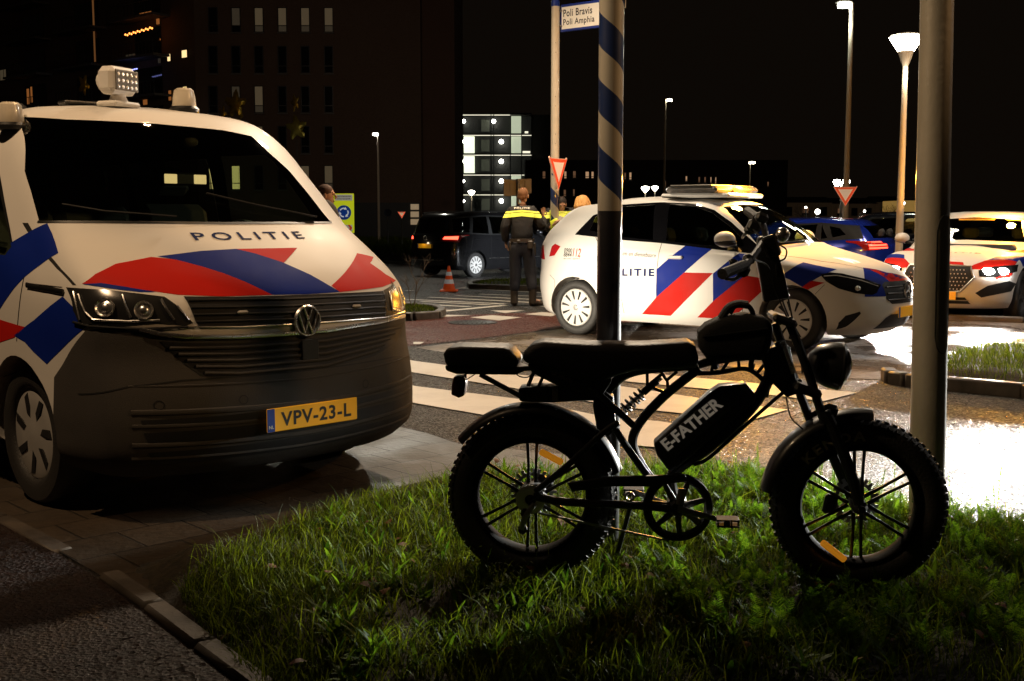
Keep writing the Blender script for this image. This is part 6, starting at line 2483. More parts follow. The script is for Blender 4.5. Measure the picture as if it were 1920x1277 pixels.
ns = empty('street_name_sign', (sx_, sy_, sg), 0, 'white street name board with blue border reading Poli Bravis and Poli Amphia', 'sign')
ux = Vector((.79, -.61, 0)).normalized()
zc = CH + (HZ - 46) / 2160 * 19.0 - sg
c = Vector((.088, 0, zc)) + ux * .50
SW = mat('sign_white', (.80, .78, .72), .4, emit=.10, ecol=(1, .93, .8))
o, _, nn = board('sign_panel', ns, c, ux, 1.0, .43, .03, mat('sign_blue', srgb(20, 50, 150), .4))
board('sign_face', o, c + nn * .014, ux, .95, .35, .008, SW)
for i, t in enumerate(('Poli Bravis', 'Poli Amphia')):
    wd = .555 if i == 0 else .60
    text_obj('sign_lettering', t, INK, o, c + nn * .0195 - ux * (.475 - .035 - wd / 2) + Vector((0, 0, .075 - i * .155)), ux, (0, 0, 1), width=wd, height=.115 if i == 0 else .125, bold=.015, space=1.1)
b = MB()
for z in (-.12, .12):
    b.tube([(.05, -.01, zc + z), (.11, -.03, zc + z)], .018)
b.build('bracket', STEEL, ns)


def yield_sign(loc, side, zc, ux, label, lit=.35, pole=None, group=None, th=.02):
    r = empty('yield_sign', loc, 0, label, 'sign', group)
    ux = Vector(ux).normalized()
    n = ux.cross(Vector((0, 0, 1)))
    R = Matrix((ux, Vector((0, 0, 1)), n)).transposed().to_4x4()

    def tri(s, k):
        h = s * sqrt(3) / 2
        pts = []
        for cx, cz in ((-s / 2, h / 3), (s / 2, h / 3), (0, -2 * h / 3)):
            # rounded corners
            l = sqrt(cx * cx + cz * cz)
            for da in (-.5, 0, .5):
                a = math.atan2(cz, cx) + da
                f = 1 - .10
                pts.append((cx * f + cos(a) * s * .045, cz * f + sin(a) * s * .045))
        return pts
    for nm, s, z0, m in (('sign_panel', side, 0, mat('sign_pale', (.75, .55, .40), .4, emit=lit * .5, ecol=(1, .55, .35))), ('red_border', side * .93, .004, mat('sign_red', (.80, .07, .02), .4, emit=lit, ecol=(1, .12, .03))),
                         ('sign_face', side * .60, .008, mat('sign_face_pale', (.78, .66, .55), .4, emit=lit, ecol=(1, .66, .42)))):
        b = MB()
        b.prism(tri(s, 0), -th if nm == 'sign_panel' else z0 - .002, z0, 'z', Matrix.Translation((0, 0, zc)) @ R)
        b.build(nm, m, r, 0)
    if pole:
        b = MB()
        b.lathe([(0, 0), (pole, 0), (pole, zc + side * .3), (0, zc + side * .3)], 12, Matrix.Translation(-n * (pole + th)))
        b.build('post', STEEL, r)
    return r


# yield sign on the street-name pole
yc = atY(1047, 316, 18.80)
yield_sign((yc.x, yc.y, sg), .62, yc.z - sg, (.50, .866, 0), 'yield sign fixed to the white street name pole, above the officers')
yc = atY(1585, 362, 27.7)
yield_sign((yc.x, yc.y, GZ(0, 27.7)), .56, yc.z - GZ(0, 27.7), (1, -.1, 0), 'yield sign on the tall lamp post beyond the blue hatchback')
yc = atY(753, 401, 62)
yield_sign((yc.x, yc.y, GZ(0, 62)), .42, yc.z - GZ(0, 62), (1, 0, 0), 'small yield sign on a thin post, left of the black people carrier', .25, .03)

# round blue sign beside it
yc = atY(727, 399, 62)
rs_ = empty('round_sign', (yc.x, yc.y, GZ(0, 62)), 0, 'small round blue sign on a thin post beside the street lamp', 'sign')
b = MB()
b.lathe([(0, 0), (.20, 0), (.20, .02), (0, .02)], 24, Matrix.Translation((0, 0, yc.z - GZ(0, 62))) @ Matrix.Rotation(pi / 2, 4, 'X'))
b.build('sign_face', mat('dull_blue', (.02, .04, .10), .5), rs_)
b = MB()
b.lathe([(0, 0), (.03, 0), (.03, yc.z - GZ(0, 62)), (0, yc.z - GZ(0, 62))], 10, Matrix.Translation((0, .04, 0)))
b.build('post', STEEL, rs_)

# yellow roundabout sign
Yr = 38.0
c1, c2 = atY(626, 400, Yr), atY(664, 400, Yr)
top, bot = atY(645, 363, Yr).z, atY(645, 437, Yr).z
g0 = GZ(0, Yr)
ys_ = empty('roundabout_sign', ((c1.x + c2.x) / 2, Yr, g0), 0, 'fluorescent yellow traffic sign with a blue roundabout disc, beside the van', 'sign')
wd, hh, zc = c2.x - c1.x, top - bot, (top + bot) / 2 - g0
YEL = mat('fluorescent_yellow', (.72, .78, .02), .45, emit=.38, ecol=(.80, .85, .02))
b = MB()
b.box((0, 0, zc), (wd, .03, hh), bev=.01)
po = b.build('sign_panel', YEL, ys_)
b = MB()
b.box((0, -.018, zc + hh * .40), (wd * .86, .006, hh * .15))
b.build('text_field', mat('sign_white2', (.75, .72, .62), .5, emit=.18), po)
for i, t in enumerate(('vernieuwde', 'oversteek')):
    text_obj('sign_lettering', t, INK, po, (0, -.0215, zc + hh * (.43 - .06 * i)), (1, 0, 0), (0, 0, 1), width=wd * .7, height=hh * .035, bold=.01)
b = MB()
R = Matrix.Translation((.0, -.018, zc + hh * .02)) @ Matrix.Rotation(pi / 2, 4, 'X')
b.lathe([(0, .004), (wd * .36, .004), (wd * .36, 0)], 32, R)
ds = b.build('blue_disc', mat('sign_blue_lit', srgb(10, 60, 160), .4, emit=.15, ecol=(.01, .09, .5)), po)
b = MB()
for k in range(3):
    a0 = k * 2 * pi / 3 + .5
    r_ = wd * .21
    pts = [Vector((r_ * cos(a0 - t), -.026, zc + hh * .02 + r_ * sin(a0 - t))) for t in (0, .3, .6, .9, 1.2)]
    b.tube(pts, wd * .035, 6, flat=1)
    a1 = a0 - 1.45
    e = Vector((r_ * cos(a1), -.026, zc + hh * .02 + r_ * sin(a1)))
    t_ = Vector((sin(a1), 0, -cos(a1)))
    n_ = Vector((cos(a1), 0, sin(a1)))
    m0 = pts[-1]
    b.add([m0 + n_ * wd * .085, m0 - n_ * wd * .085, m0 + t_ * wd * .13, m0 + n_ * wd * .085 + Vector((0, .004, 0)), m0 - n_ * wd * .085 + Vector((0, .004, 0)), m0 + t_ * wd * .13 + Vector((0, .004, 0))], [(0, 1, 2), (5, 4, 3), (0, 2, 5, 3), (1, 4, 5, 2), (0, 3, 4, 1)])
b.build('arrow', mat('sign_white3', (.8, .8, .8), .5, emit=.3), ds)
b = MB()
b.box((wd * .08, -.018, zc - hh * .37), (wd * .66, .006, hh * .16))
ch_ = b.build('chevron_field', mat('sign_white2', (.75, .72, .62), .5, emit=.18), po)
b = MB()
for k in range(2):
    x0 = -wd * .08 + k * wd * .26
    z0_ = zc - hh * .37
    hz_ = hh * .08
    pl_ = [(x0, z0_ + hz_), (x0 + wd * .11, z0_ + hz_), (x0 + wd * .22, z0_), (x0 + wd * .11, z0_ - hz_), (x0, z0_ - hz_), (x0 + wd * .11, z0_)]
    b.prism(pl_, -.026, -.0215, 'y')
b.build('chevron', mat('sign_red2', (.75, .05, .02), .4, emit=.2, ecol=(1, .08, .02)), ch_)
b = MB()
for x in (-wd * .3, wd * .3):
    b.lathe([(0, 0), (.03, 0), (.03, zc + hh * .4), (0, zc + hh * .4)], 10, Matrix.Translation((x, .06, 0)))
b.build('posts', STEEL, ys_)

# sign seen from behind, beyond the officer's head
Ys_ = 25.0
a_, b_ = atY(957, 352, Ys_), atY(985, 349, Ys_)
bs = empty('sign_post', ((a_.x + b_.x) / 2, Ys_, GZ(0, Ys_)), 0, 'two grey sign backs on a post beyond the officer head', 'sign')
g0 = GZ(0, Ys_)
for (px_, py_, w_, h_) in ((957, 352, 25, 31), (985, 349, 23, 27)):
    q_ = atY(px_, py_, Ys_)
    b = MB()
    b.box((q_.x - bs.location.x, 0, q_.z - g0), (w_ / 86.4, .02, h_ / 86.4), bev=.01)
    b.tube([(q_.x - bs.location.x, -.02, q_.z - g0 - .1), (q_.x - bs.location.x, -.02, q_.z - g0 + .12)], .012)
    b.build('sign_back', mat('grey_metal', (.55, .50, .46), .5, metal=.3), bs)
b = MB()
b.lathe([(0, 0), (.035, 0), (.035, 2.3), (0, 2.3)], 12, Matrix.Translation((0, -.05, 0)))
b.build('post', STEEL, bs)

# cone
cp = at(842, 546)
cn = empty('traffic_cone', cp, 0, 'orange and white striped traffic cone on the road', 'cone')
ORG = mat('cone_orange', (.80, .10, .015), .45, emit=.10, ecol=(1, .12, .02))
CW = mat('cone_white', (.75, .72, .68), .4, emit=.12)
b = MB()
b.box((0, 0, .015), (.36, .36, .03), bev=.02)
b.lathe([(.165, .03), (.13, .04), (.12, .05), (.022, .49), (.022, .50), (0, .50)], 32)
co = b.build('cone_body', ORG, cn)
for z0_, z1_ in ((.15, .235), (.31, .385)):
    f_ = lambda z: .12 - (.098) * (z - .05) / .44 + .002
    b = MB()
    b.lathe([(f_(z0_), z0_), (f_(z1_), z1_)], 32)
    b.build('white_band', CW, co)

# bare shrub on the little island
bp_ = at(775, 590)
sh = empty('bare_shrub', bp_, 0, 'thin leafless shrub growing on the small kerbed island', 'shrub')
b = MB()
rr = random.Random(5)


def twig(p, d, L_, r, k):
    e = p + d * L_
    mid = p + d * L_ * .5 + Vector((rr.uniform(-.1, .1), rr.uniform(-.1, .1), rr.uniform(-.04, .06))) * L_
    b.tube([p, mid, e], [r, r * .8, r * .6], 5)
    if k:
        for _ in range(3):
            d2 = (d + Vector((rr.uniform(-.8, .8), rr.uniform(-.6, .6), rr.uniform(-.2, .6)))).normalized()
            twig(mid.lerp(e, rr.random()), d2, L_ * .62, r * .55, k - 1)


twig(Vector((0, 0, .05)), Vector((.12, 0, 1)).normalized(), .42, .011, 3)
twig(Vector((.02, 0, .05)), Vector((-.25, .1, .95)).normalized(), .34, .009, 3)
b.build('twigs', mat('bark', (.16, .12, .085), .8), sh)


# ---------------------------------------------------------------- lamps
def post_lamp(px, py, Y, pole_w, head, label, bright=30, col=(1, .93, .80), arm=0.0, group=None, lit=0, base=None, energy_cool=False):
    top = atY(px, py, Y)
    g = base if base is not None else GZ(0, Y)
    g = min(g, GZ(0, Y))
    r = empty('street_lamp', (top.x + arm, Y, g), 0, label, 'street lamp', group)
    H = top.z - g
    b = MB()
    b.lathe([(0, 0), (pole_w * 1.2, 0), (pole_w * 1.1, 1.0), (pole_w * .7, H), (0, H)], 16)
    b.build('pole', mat('lamp_pole', (.62, .55, .44), .5), r)
    gm_ = glow('lamp_glow_%d_%d' % (bright, int(col[2] * 100)), col, bright)
    if head == 'cone':
        w = 31 / 2160 * Y
        b = MB()
        b.lathe([(w * .46, H - w * .38), (w * .98, H + w * .42), (w * .95, H + w * .52), (w * .5, H + w * .60), (0, H + w * .62)], 32)
        b.build('lamp_shade', gm_, r)
        b = MB()
        b.lathe([(pole_w * .8, H - w * 1.25), (w * .44, H - w * .44), (w * .45, H - w * .36), (0, H - w * .36)], 28)
        b.lathe([(w * .97, H + w * .42), (w * 1.0, H + w * .50), (w * .6, H + w * .64), (0, H + w * .66)], 32)
        b.build('lamp_collar', mat('lamp_grey2', (.22, .19, .15), .5), r)
    elif head == 'arm':
        b = MB()
        b.box((-arm - .0, 0, H + .03), (.36, .22, .07), bev=.04)
        b.build('lamp_housing', mat('lamp_grey', (.25, .24, .22), .4), r)
        b = MB()
        ls = max(.26, 10 / FP * Y)
        b.box((-arm, 0, H - .02 - ls * .15), (ls, .2, ls * .35), bev=.02)
        b.build('lamp_lens', gm_, r)
        if arm:
            b = MB()
            b.tube([(0, 0, H - .02), (-arm, 0, H + .03)], .035)
            b.build('arm', mat('lamp_pole', (.62, .55, .44), .5), r)
    elif head == 'globe':
        w = .23
        b = MB()
        b.lathe([(w * .35, H - w * .9), (w, H), (w * .95, H + w * .25), (w * .5, H + w * .45), (0, H + w * .5)], 20)
        b.build('lamp_shade', gm_, r)
    elif head == 'double':
        b = MB()
        for s_ in (-1, 1):
            b.lathe([(.08, H - .22), (.20, H), (.16, H + .1), (0, H + .12)], 16, Matrix.Translation((s_ * .24, 0, 0)))
        b.build('lamp_shade', gm_, r)
        b = MB()
        b.tube([(-.24, 0, H - .2), (0, 0, H - .35), (.24, 0, H - .2)], .03)
        b.build('arm', STEEL, r)
    if lit:
        light('lamp_light', 'POINT', (top.x, Y - .1, top.z - .5), lit, col, .2)
    return r


post_lamp(1699, 84, 19.0, .055, 'cone', 'post-top street lamp with a glowing inverted cone, right of the tall lamp post', 34, (1, .90, .72), lit=22)
post_lamp(1583, 6, 28.0, .07, 'arm', 'tallest street lamp, rising behind the blue hatchback', 80, (.95, 1, .85), arm=.18, lit=35)
post_lamp(704, 250, 74.0, .075, 'arm', 'street lamp with a white light before the dark brick building', 60, (1, .97, .85), arm=.15)
post_lamp(1255, 186, 60.0, .06, 'arm', 'distant street lamp just left of the roof light bar', 26, (1, .92, .7), arm=-.2)
post_lamp(1410, 303, 90.0, .07, 'arm', 'small distant street lamp right of the amber roof lamp', 40, (1, .88, .6), arm=-.15)
post_lamp(884, 360, 78.0, .05, 'globe', 'small globe lamp above the roof of the black people carrier', 26, (1, .92, .75))
post_lamp(1210, 353, 66.0, .05, 'globe', 'small globe lamp just left of the hatchback light bar', 26, (1, .95, .8))
post_lamp(1578, 341, 60.0, .06, 'double', 'distant double-headed lamp behind the yield sign', 26, (1, .97, .9))
post_lamp(1228, 352, 80.0, .05, 'globe', 'tiny globe lamp touching the left end of the light bar', 26, (1, .95, .8))


# ---------------------------------------------------------------- buildings
def brick_mat(name, c1, c2, mo, sc=1.0):
    m = mat(name, c1, .85, vary=.15, scale=.4)
    nt = m.node_tree
    N, L = nt.nodes, nt.links
    br = N.new('ShaderNodeTexBrick')
    tc = N.new('ShaderNodeTexCoord')
    mp = N.new('ShaderNodeMapping')
    mp.inputs['Rotation'].default_value = (pi / 2, 0, 0)
    L.new(tc.outputs['Object'], mp.inputs['Vector'])
    L.new(mp.outputs[0], br.inputs['Vector'])
    br.inputs['Brick Width'].default_value = .44 * sc
    br.inputs['Row Height'].default_value = .15 * sc
    br.inputs['Mortar Size'].default_value = .015
    br.inputs['Color1'].default_value = (*c1, 1)
    br.inputs['Color2'].default_value = (*c2, 1)
    br.inputs['Mortar'].default_value = (*mo, 1)
    L.new(br.outputs['Color'], N['Principled BSDF'].inputs['Base Color'])
    return m


BRK = brick_mat('dark_brick', (.13, .080, .055), (.18, .115, .080), (.11, .085, .065))
DFR = mat('window_frame_dark', (.03, .032, .035), .4)
PANE = mat('dark_pane', (.008, .010, .012), .08, coat=.5)
CUR = mat('blind_lit', (.40, .34, .24), .8, emit=.045, ecol=(1, .74, .42))
BG = -.48
FY = 88.0
bl = empty('brick_building', (0, FY, BG), 0, 'large dark brick apartment building with tall narrow windows behind the van', 'building')
xL, xR, xM = atY(374, 400, FY).x, atY(853, 400, FY).x, atY(791, 400, FY).x
hm = MB()
hm.box(((xL + xM) / 2, 7, 14), (xM - xL, 14, 28))
wl = hm.build('wall', BRK, bl, 0)
hm = MB()
hm.box(((xM + xR) / 2, 8, 14.5), (xR - xM - .01, 15, 29))
hm.build('wall', brick_mat('darker_brick', (.11, .055, .035), (.15, .075, .05), (.09, .07, .055)), bl, 0, label='slightly darker narrow wall at the right end')
pz = atY(700, 380, FY).z - BG
hm = MB()
x0, x1 = atY(640, 400, FY).x, atY(788, 400, FY).x
hm.box(((x0 + x1) / 2, -.08, pz / 2), (x1 - x0, .16, pz))
hm.build('plinth', mat('dark_cladding', (.05, .055, .06), .6), bl, 0)
for k in range(3):
    hm = MB()
    c = atY(778, 388 + k * 14, FY)
    hm.box((c.x, -.20, c.z - BG), (.62, .06, .42))
    hm.build('lit_panel', mat('porch_panel', (.4, .32, .22), .7, emit=.22, ecol=(1, .72, .42)), bl, 0)


def win(parent, px_, py0, py1, Y, wpx=16, lit=None, m0=None, depth=.10, frame='window'):
    """window on the facade plane of parent: photo column, top and bottom rows"""
    a, b2 = atY(px_, py0, Y), atY(px_, py1, Y)
    w = wpx / FP * Y
    cx, zt, zb = a.x - parent.location.x, a.z - parent.location.z, b2.z - parent.location.z
    f = MB()
    t = .06
    for sx in (-1, 1):
        f.box((cx + sx * (w / 2 - t / 2), -depth / 2 + .02, (zt + zb) / 2), (t, depth, zt - zb))
    for z in (zt - t / 2, zb + t / 2, zb + (zt - zb) * .27):
        f.box((cx, -depth / 2 + .021, z), (w - 2 * t, depth * .98, t))
    fo = f.build(frame, DFR, parent, 0)
    zs = zb + (zt - zb) * .27
    for (za, zb_, m_) in ((zt - t, zs + t / 2, lit or PANE), (zs - t / 2, zb + t, m0 or PANE)):
        p = MB()
        p.box((cx, .0, (za + zb_) / 2), (w - 2 * t, .02, za - zb_))
        p.build('pane', m_, fo, 0)
    s_ = MB()
    s_.box((cx, -.10, zb - .05), (w + .1, .14, .08))
    s_.build('sill', mat('sill_stone', (.16, .15, .14), .7), fo, 0)
    return fo


rowsw = ((-62, -15), (14, 61), (86, 138), (161, 212), (236, 288), (310, 356))
CUR2 = mat('blind_dim', (.30, .26, .20), .8, emit=.018, ecol=(1, .80, .52))
litmap = {(1, 485): CUR, (1, 529): CUR, (1, 572): CUR, (1, 616): CUR, (1, 442): CUR2, (3, 485): CUR, (3, 442): CUR2, (4, 485): CUR, (5, 576): CUR, (5, 618): CUR}
YW = mat('window_yellow', (.7, .55, .2), .8, emit=.75, ecol=(1, .72, .28))
for ri, (y0, y1) in enumerate(rowsw):
    for cx_ in (399, 442, 485, 529, 572, 616):
        l = litmap.get((ri, cx_))
        if ri == 5:
            l = CUR if cx_ in (572, 616) else (YW if cx_ in (399, 442) else None)
        win(bl, cx_, y0, y1, FY, 17, l, CUR2 if l in (CUR,) else (YW if l is YW else None))
text_obj('wall_lettering', 'WALSTRAAT', mat('faint_letters', (.12, .08, .06), .7), bl, (atY(655, 358, FY).x, -.02, atY(655, 358, FY).z - BG), (1, 0, 0), (0, 0, 1), width=2.6, height=.42)

# receding wing on the left
cr_ = Vector((xL, FY, 0))
wd_ = Vector((-.76, .65, 0)).normalized()
wn = Vector((-wd_.y, wd_.x, 0))          # towards the camera?
if wn.dot(Vector((0, 0, 0)) - cr_) < 0:
    wn = -wn
ang = math.atan2(-wd_.y, -wd_.x)
wg = empty('brick_wing', (cr_.x, cr_.y, BG), 0, 'dark receding brick wing with balconies and a few lit windows, upper left', 'building')


def wpt(px_, py_, off=0.0):
    d = ray(px_, py_)
    o = Vector((0, 0, CH))
    k = (cr_ + wn * off - o).dot(wn) / d.dot(wn)
    return o + d * k - Vector((cr_.x, cr_.y, BG))


RW = Matrix((-wd_, -wn, Vector((0, 0, 1)))).transposed()
b = MB()
b.box(wd_ * 45 - wn * 7 + Vector((0, 0, 14.5)), (90, 13.9, 29), rot=RW)
b.build('wall', BRK, wg, 0)


def wrect(name, x0, y0, x1, y1, m, off=.03, th=.03, parent=None):
    a, c = wpt(x0, y0, off), wpt(x1, y1, off)
    mid = (a + c) / 2
    w = abs((c - a).dot(wd_))
    h = abs(c.z - a.z)
    b = MB()
    b.box(mid, (w, th, h), rot=RW)
    return b.build(name, m, parent or wg, 0)


OR1 = mat('window_orange', (.5, .2, .05), .8, emit=.20, ecol=(1, .34, .08))
OR2 = mat('window_orange_dim', (.4, .2, .08), .8, emit=.10, ecol=(1, .40, .12))
YL = mat('window_bright', (.8, .6, .3), .8, emit=1.3, ecol=(1, .70, .32))
for x0, y0, x1, y1, m in ((235, 34, 252, 42, OR2), (262, 25, 284, 34, OR1), (293, 34, 299, 45, OR1), (314, 102, 319, 114, YL), (341, 95, 350, 107, YL), (296, 105, 301, 118, CUR2),
                          (236, 103, 254, 111, CUR2), (268, 178, 276, 196, OR1), (316, 170, 321, 188, OR1), (343, 163, 350, 180, YW), (50, 167, 55, 195, OR1), (57, 163, 61, 192, OR1), (0, 132, 12, 149, CUR), (174, -30, 177, 116, OR2)):
    f = wrect('window', x0 - 1, y0 - 1, x1 + 1, y1 + 1, DFR)
    wrect('pane', x0, y0, x1, y1, m, .06, parent=f)
# balconies: slabs, railings and dark doors on every storey
for k in range(-1, 9):
    zf = 2.2 + k * 3.0
    if zf < 1:
        continue
    for s0 in (3.0, 12.0, 21.0, 32.0, 44.0):
        b = MB()
        b.box(wd_ * (s0 + 3.2) + wn * .75 + Vector((0, 0, zf)), (6.0, 1.5, .18), rot=RW)
        bo = b.build('balcony', mat('concrete_dark', (.12, .11, .10), .8), wg, 0)
        b = MB()
        b.box(wd_ * (s0 + 3.2) + wn * 1.46 + Vector((0, 0, zf + 1.05)), (6.0, .05, .05), rot=RW)
        for i in range(13):
            b.box(wd_ * (s0 + .3 + i * .483) + wn * 1.46 + Vector((0, 0, zf + .56)), (.03, .03, .94), rot=RW)
        b.build('railing', DFR, bo, 0)
        b = MB()
        b.box(wd_ * (s0 + 3.2) + wn * .02 + Vector((0, 0, zf + 1.25)), (3.6, .04, 2.2), rot=RW)
        b.build('balcony_door', PANE, bo, 0)
# strings of lights on two balconies
b = MB()
for t in range(14):
    p = wpt(235 + (285 - 235) * t / 13, 65 - 14 * t / 13 + (t % 2) * 2, 1.6)
    b.ell(p, (.07, .07, .08), 8, 5)
b.build('string_lights', glow('fairy_orange', (1, .30, .06), 3.5), wg)
b = MB()
for t in range(10):
    p = wpt(221 + (256 - 221) * t / 9, 137 - 8 * t / 9, 1.6)
    b.ell(p, (.09, .09, .05), 8, 5)
b.build('string_lights', glow('fairy_blue', (.35, .38, 1), 2.2), wg, label='bluish white lights on a lower balcony')

# gallery flats
AY = 170.0
af = empty('gallery_flats', (0, AY, BG), 0, 'apartment block with brightly lit glass galleries, right of the brick building', 'building')
X_ = lambda p: atY(p, 300, AY).x
Z_ = lambda p: atY(900, p, AY).z - BG
b = MB()
b.box(((X_(850) + X_(1034)) / 2, 6, Z_(214) / 2), (X_(1034) - X_(850), 10, Z_(214)))
b.build('wall', mat('flats_dark', (.03, .028, .026), .8), af, 0)
STRIP = mat('gallery_strip', (.7, .72, .6), .6, emit=1.1, ecol=(1, .95, .72))
GLZ = mat('gallery_pane', (.022, .022, .020), .5, emit=.006, ecol=(.8, .85, .7))
PAL = mat('gallery_lit_wall', (.5, .55, .45), .7, emit=.55, ecol=(.80, .88, .62))
BRI = mat('gallery_bright_wall', (.7, .75, .6), .7, emit=1.25, ecol=(.92, 1, .72))
LMP = glow('gallery_lamp', (1, .98, .85), 16)
fl = (216, 254, 291, 328, 365, 402)
for i in range(5):
    y0, y1 = fl[i], fl[i + 1]
    b = MB()
    b.box(((X_(868) + X_(997)) / 2, .1, Z_(y0) + .12), (X_(997) - X_(868), 2.0, .25))
    g = b.build('gallery', mat('concrete_dark', (.12, .11, .10), .8), af, 0)
    xx = 997 if i else 958
    b = MB()
    b.box(((X_(869) + X_(xx)) / 2, -.92, Z_(y0) - .06), (X_(xx) - X_(869), .06, .10))
    b.build('light_strip', STRIP, g, 0)
    b = MB()
    for x in (868, 921, 926, 957, 978, 997):
        b.box((X_(x), -.9, (Z_(y0) + Z_(y1)) / 2), (.12, .12, Z_(y0) - Z_(y1)))
    b.build('mullion', DFR, g, 0)
    b = MB()
    b.box(((X_(870) + X_(996)) / 2, .9, (Z_(y0) + Z_(y1)) / 2), (X_(996) - X_(870), .1, Z_(y0) - Z_(y1) - .2))
    b.build('gallery_wall', GLZ, g, 0)
    b = MB()
    for x, r_ in (((870, .28), (926, .30)) if i == 0 else ((869, .22), (940, .33))):
        b.ell((X_(x), -.6, Z_(y0 + (12 if i == 0 else 12))), (r_, r_, r_), 14, 8)
    b.build('lamp', LMP, g)
    if i in (1, 2):
        b = MB()
        b.box(((X_(870) + X_(890)) / 2, -.2, (Z_(y0) + Z_(y1)) / 2), (X_(890) - X_(870), .1, Z_(y0) - Z_(y1) - .3))
        b.build('lit_wall', BRI, g, 0)
    if i in (0, 1, 3, 4):
        b = MB()
        b.box(((X_(958.5) + X_(977)) / 2, -.2, (Z_(y0) + Z_(y1)) / 2), (X_(977) - X_(958.5), .1, Z_(y0) - Z_(y1) - .3))
        b.build('lit_wall', PAL, g, 0)
    b = MB()
    b.box((X_(979 + 8), -.3, Z_(y1 - 5)), (1.1 if i == 1 else .5, .1, .38))
    b.build('balcony_light', STRIP, g, 0)
    b = MB()
    b.box((X_(910), .6, Z_((y0 + y1) / 2)), (1.2, .1, 1.7))
    b.build('gallery_window', mat('pale_curtain', (.08, .085, .065), .8, emit=.03, ecol=(.8, .85, .6)), g, 0)

# long low block across the background
RY = 120.0
lb = empty('housing_block', (0, RY, BG), 0, 'long unlit housing block on the horizon with a row of small warm windows', 'building')
x0, x1 = atY(985, 400, RY).x, atY(1475, 400, RY).x
zt = atY(1000, 300, RY).z - BG
b = MB()
b.box(((x0 + x1) / 2, 5, zt / 2), (x1 - x0, 10, zt))
b.build('wall', mat('block_brick', (.035, .022, .015), .9), lb, 0)
WW = mat('window_warm', (.6, .4, .25), .8, emit=.38, ecol=(1, .60, .32))
WD = mat('window_warm_dim', (.4, .25, .15), .8, emit=.10, ecol=(1, .50, .25))
for x, y, w, h, m in ((1020, 328, 7, 15, WD), (1060, 328, 6, 15, WW), (1077, 327, 7, 14, WD), (1101, 328, 8, 14, WW), (1111, 328, 6, 14, WW), (1172, 330, 5, 14, WD), (1182, 330, 6, 15, WW),
                      (1059, 362, 6, 14, WD), (1076, 361, 5, 14, WD), (1287, 335, 5, 11, WW), (1311, 337, 5, 12, WD), (1322, 337, 5, 12, WD), (1333, 337, 4, 12, WW), (1342, 338, 4, 13, WW), (1247, 345, 5, 12, WD), (1440, 345, 5, 10, WD)):
    win(lb, x, y - h / 2, y + h / 2, RY, w, m, m)
# row of houses to the right
HYY = 150.0
for i, (xa, xb, yt) in enumerate(((1462, 1560, 380), (1562, 1642, 382), (1648, 1700, 379))):
    x0, x1 = atY(xa, 400, HYY).x, atY(xb, 400, HYY).x
    z1 = atY(xa, yt, HYY).z - BG
    hs = empty('house', ((x0 + x1) / 2, HYY, BG), 0, ('low house facade dimly lit, left end of the row behind the blue hatchback', 'middle low house of the row, behind the tall lamp post', 'right low house of the row, behind the post-top lamp')[i], 'house')
    b = MB()
    b.box((0, 4, z1 / 2), (x1 - x0, 8, z1))
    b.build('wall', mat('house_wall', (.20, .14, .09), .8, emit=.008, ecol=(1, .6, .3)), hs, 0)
    b = MB()
    w2 = (x1 - x0) / 2
    b.prism([(-.3, z1), (8.3, z1), (4, z1 + .8)], -w2 - .2, w2 + .2, 'x')
    b.build('roof', mat('roof_tiles', (.03, .02, .016), .8), hs, 0)
    for k in range(3):
        px_ = xa + (xb - xa) * (k + .5) / 3
        win(hs, px_, yt + 8, 404, HYY, (xb - xa) * .14, WD if (k + i) % 3 == 1 else None)
# lit entrance
EYY = 75.0
le = empty('lit_pavilion', (atY(1718, 400, EYY).x, EYY, BG), 0, 'small building front glowing golden between the two right-hand poles', 'building')
b = MB()
zz = atY(1700, 376, EYY).z - BG
b.box((0, 2, zz / 2), (1.9, 3.8, zz))
b.build('wall', mat('golden_wall', (.35, .22, .07), .7, emit=.20, ecol=(1, .58, .14)), le, 0)
b = MB()
b.box((0, -.05, atY(1700, 411, EYY).z - BG), (1.3, .1, .30))
b.build('light_panel', glow('golden_light', (1, .66, .22), 6), le, 0)
b = MB()
b.box((0, -.12, atY(1700, 402, EYY).z - BG), (2.1, .4, .08))
b.build('canopy', DFR, le, 0)
# small far lights among the houses
for i, (x, y, c_, r_) in enumerate(((1533, 397, (1, .95, .8), .16), (1621, 396, (1, .95, .8), .07), (1511, 389, (1, .9, .7), .07), (1662, 406, (1, .8, .5), .22), (1675, 406, (1, .8, .5), .24), (1694, 381, (1, .95, .85), .10))):
    p = atY(x, y, 70.0)
    b = MB()
    b.lathe([(0, 0), (.04, 0), (.04, p.z + .33), (0, p.z + .33)], 8)
    lo = empty('garden_lamp', (p.x, 70, -.48), 0, ('small white lamp before the left house', 'tiny lamp before the middle house', 'tiny lamp above the blue car roof', 'left of two orange lamps left of the slim post', 'right of two orange lamps left of the slim post', 'white lamp high beside the golden building')[i], 'lamp')
    b.build('post', DFR, lo)
    b = MB()
    b.ell((0, 0, p.z + .48), (r_, r_, r_), 12, 8)
    b.build('lamp_globe', glow('garden_glow_%d' % int(c_[2] * 100), c_, 14), lo)

# bare trees on the horizon
BARK = mat('dark_bark', (.035, .025, .018), .9)


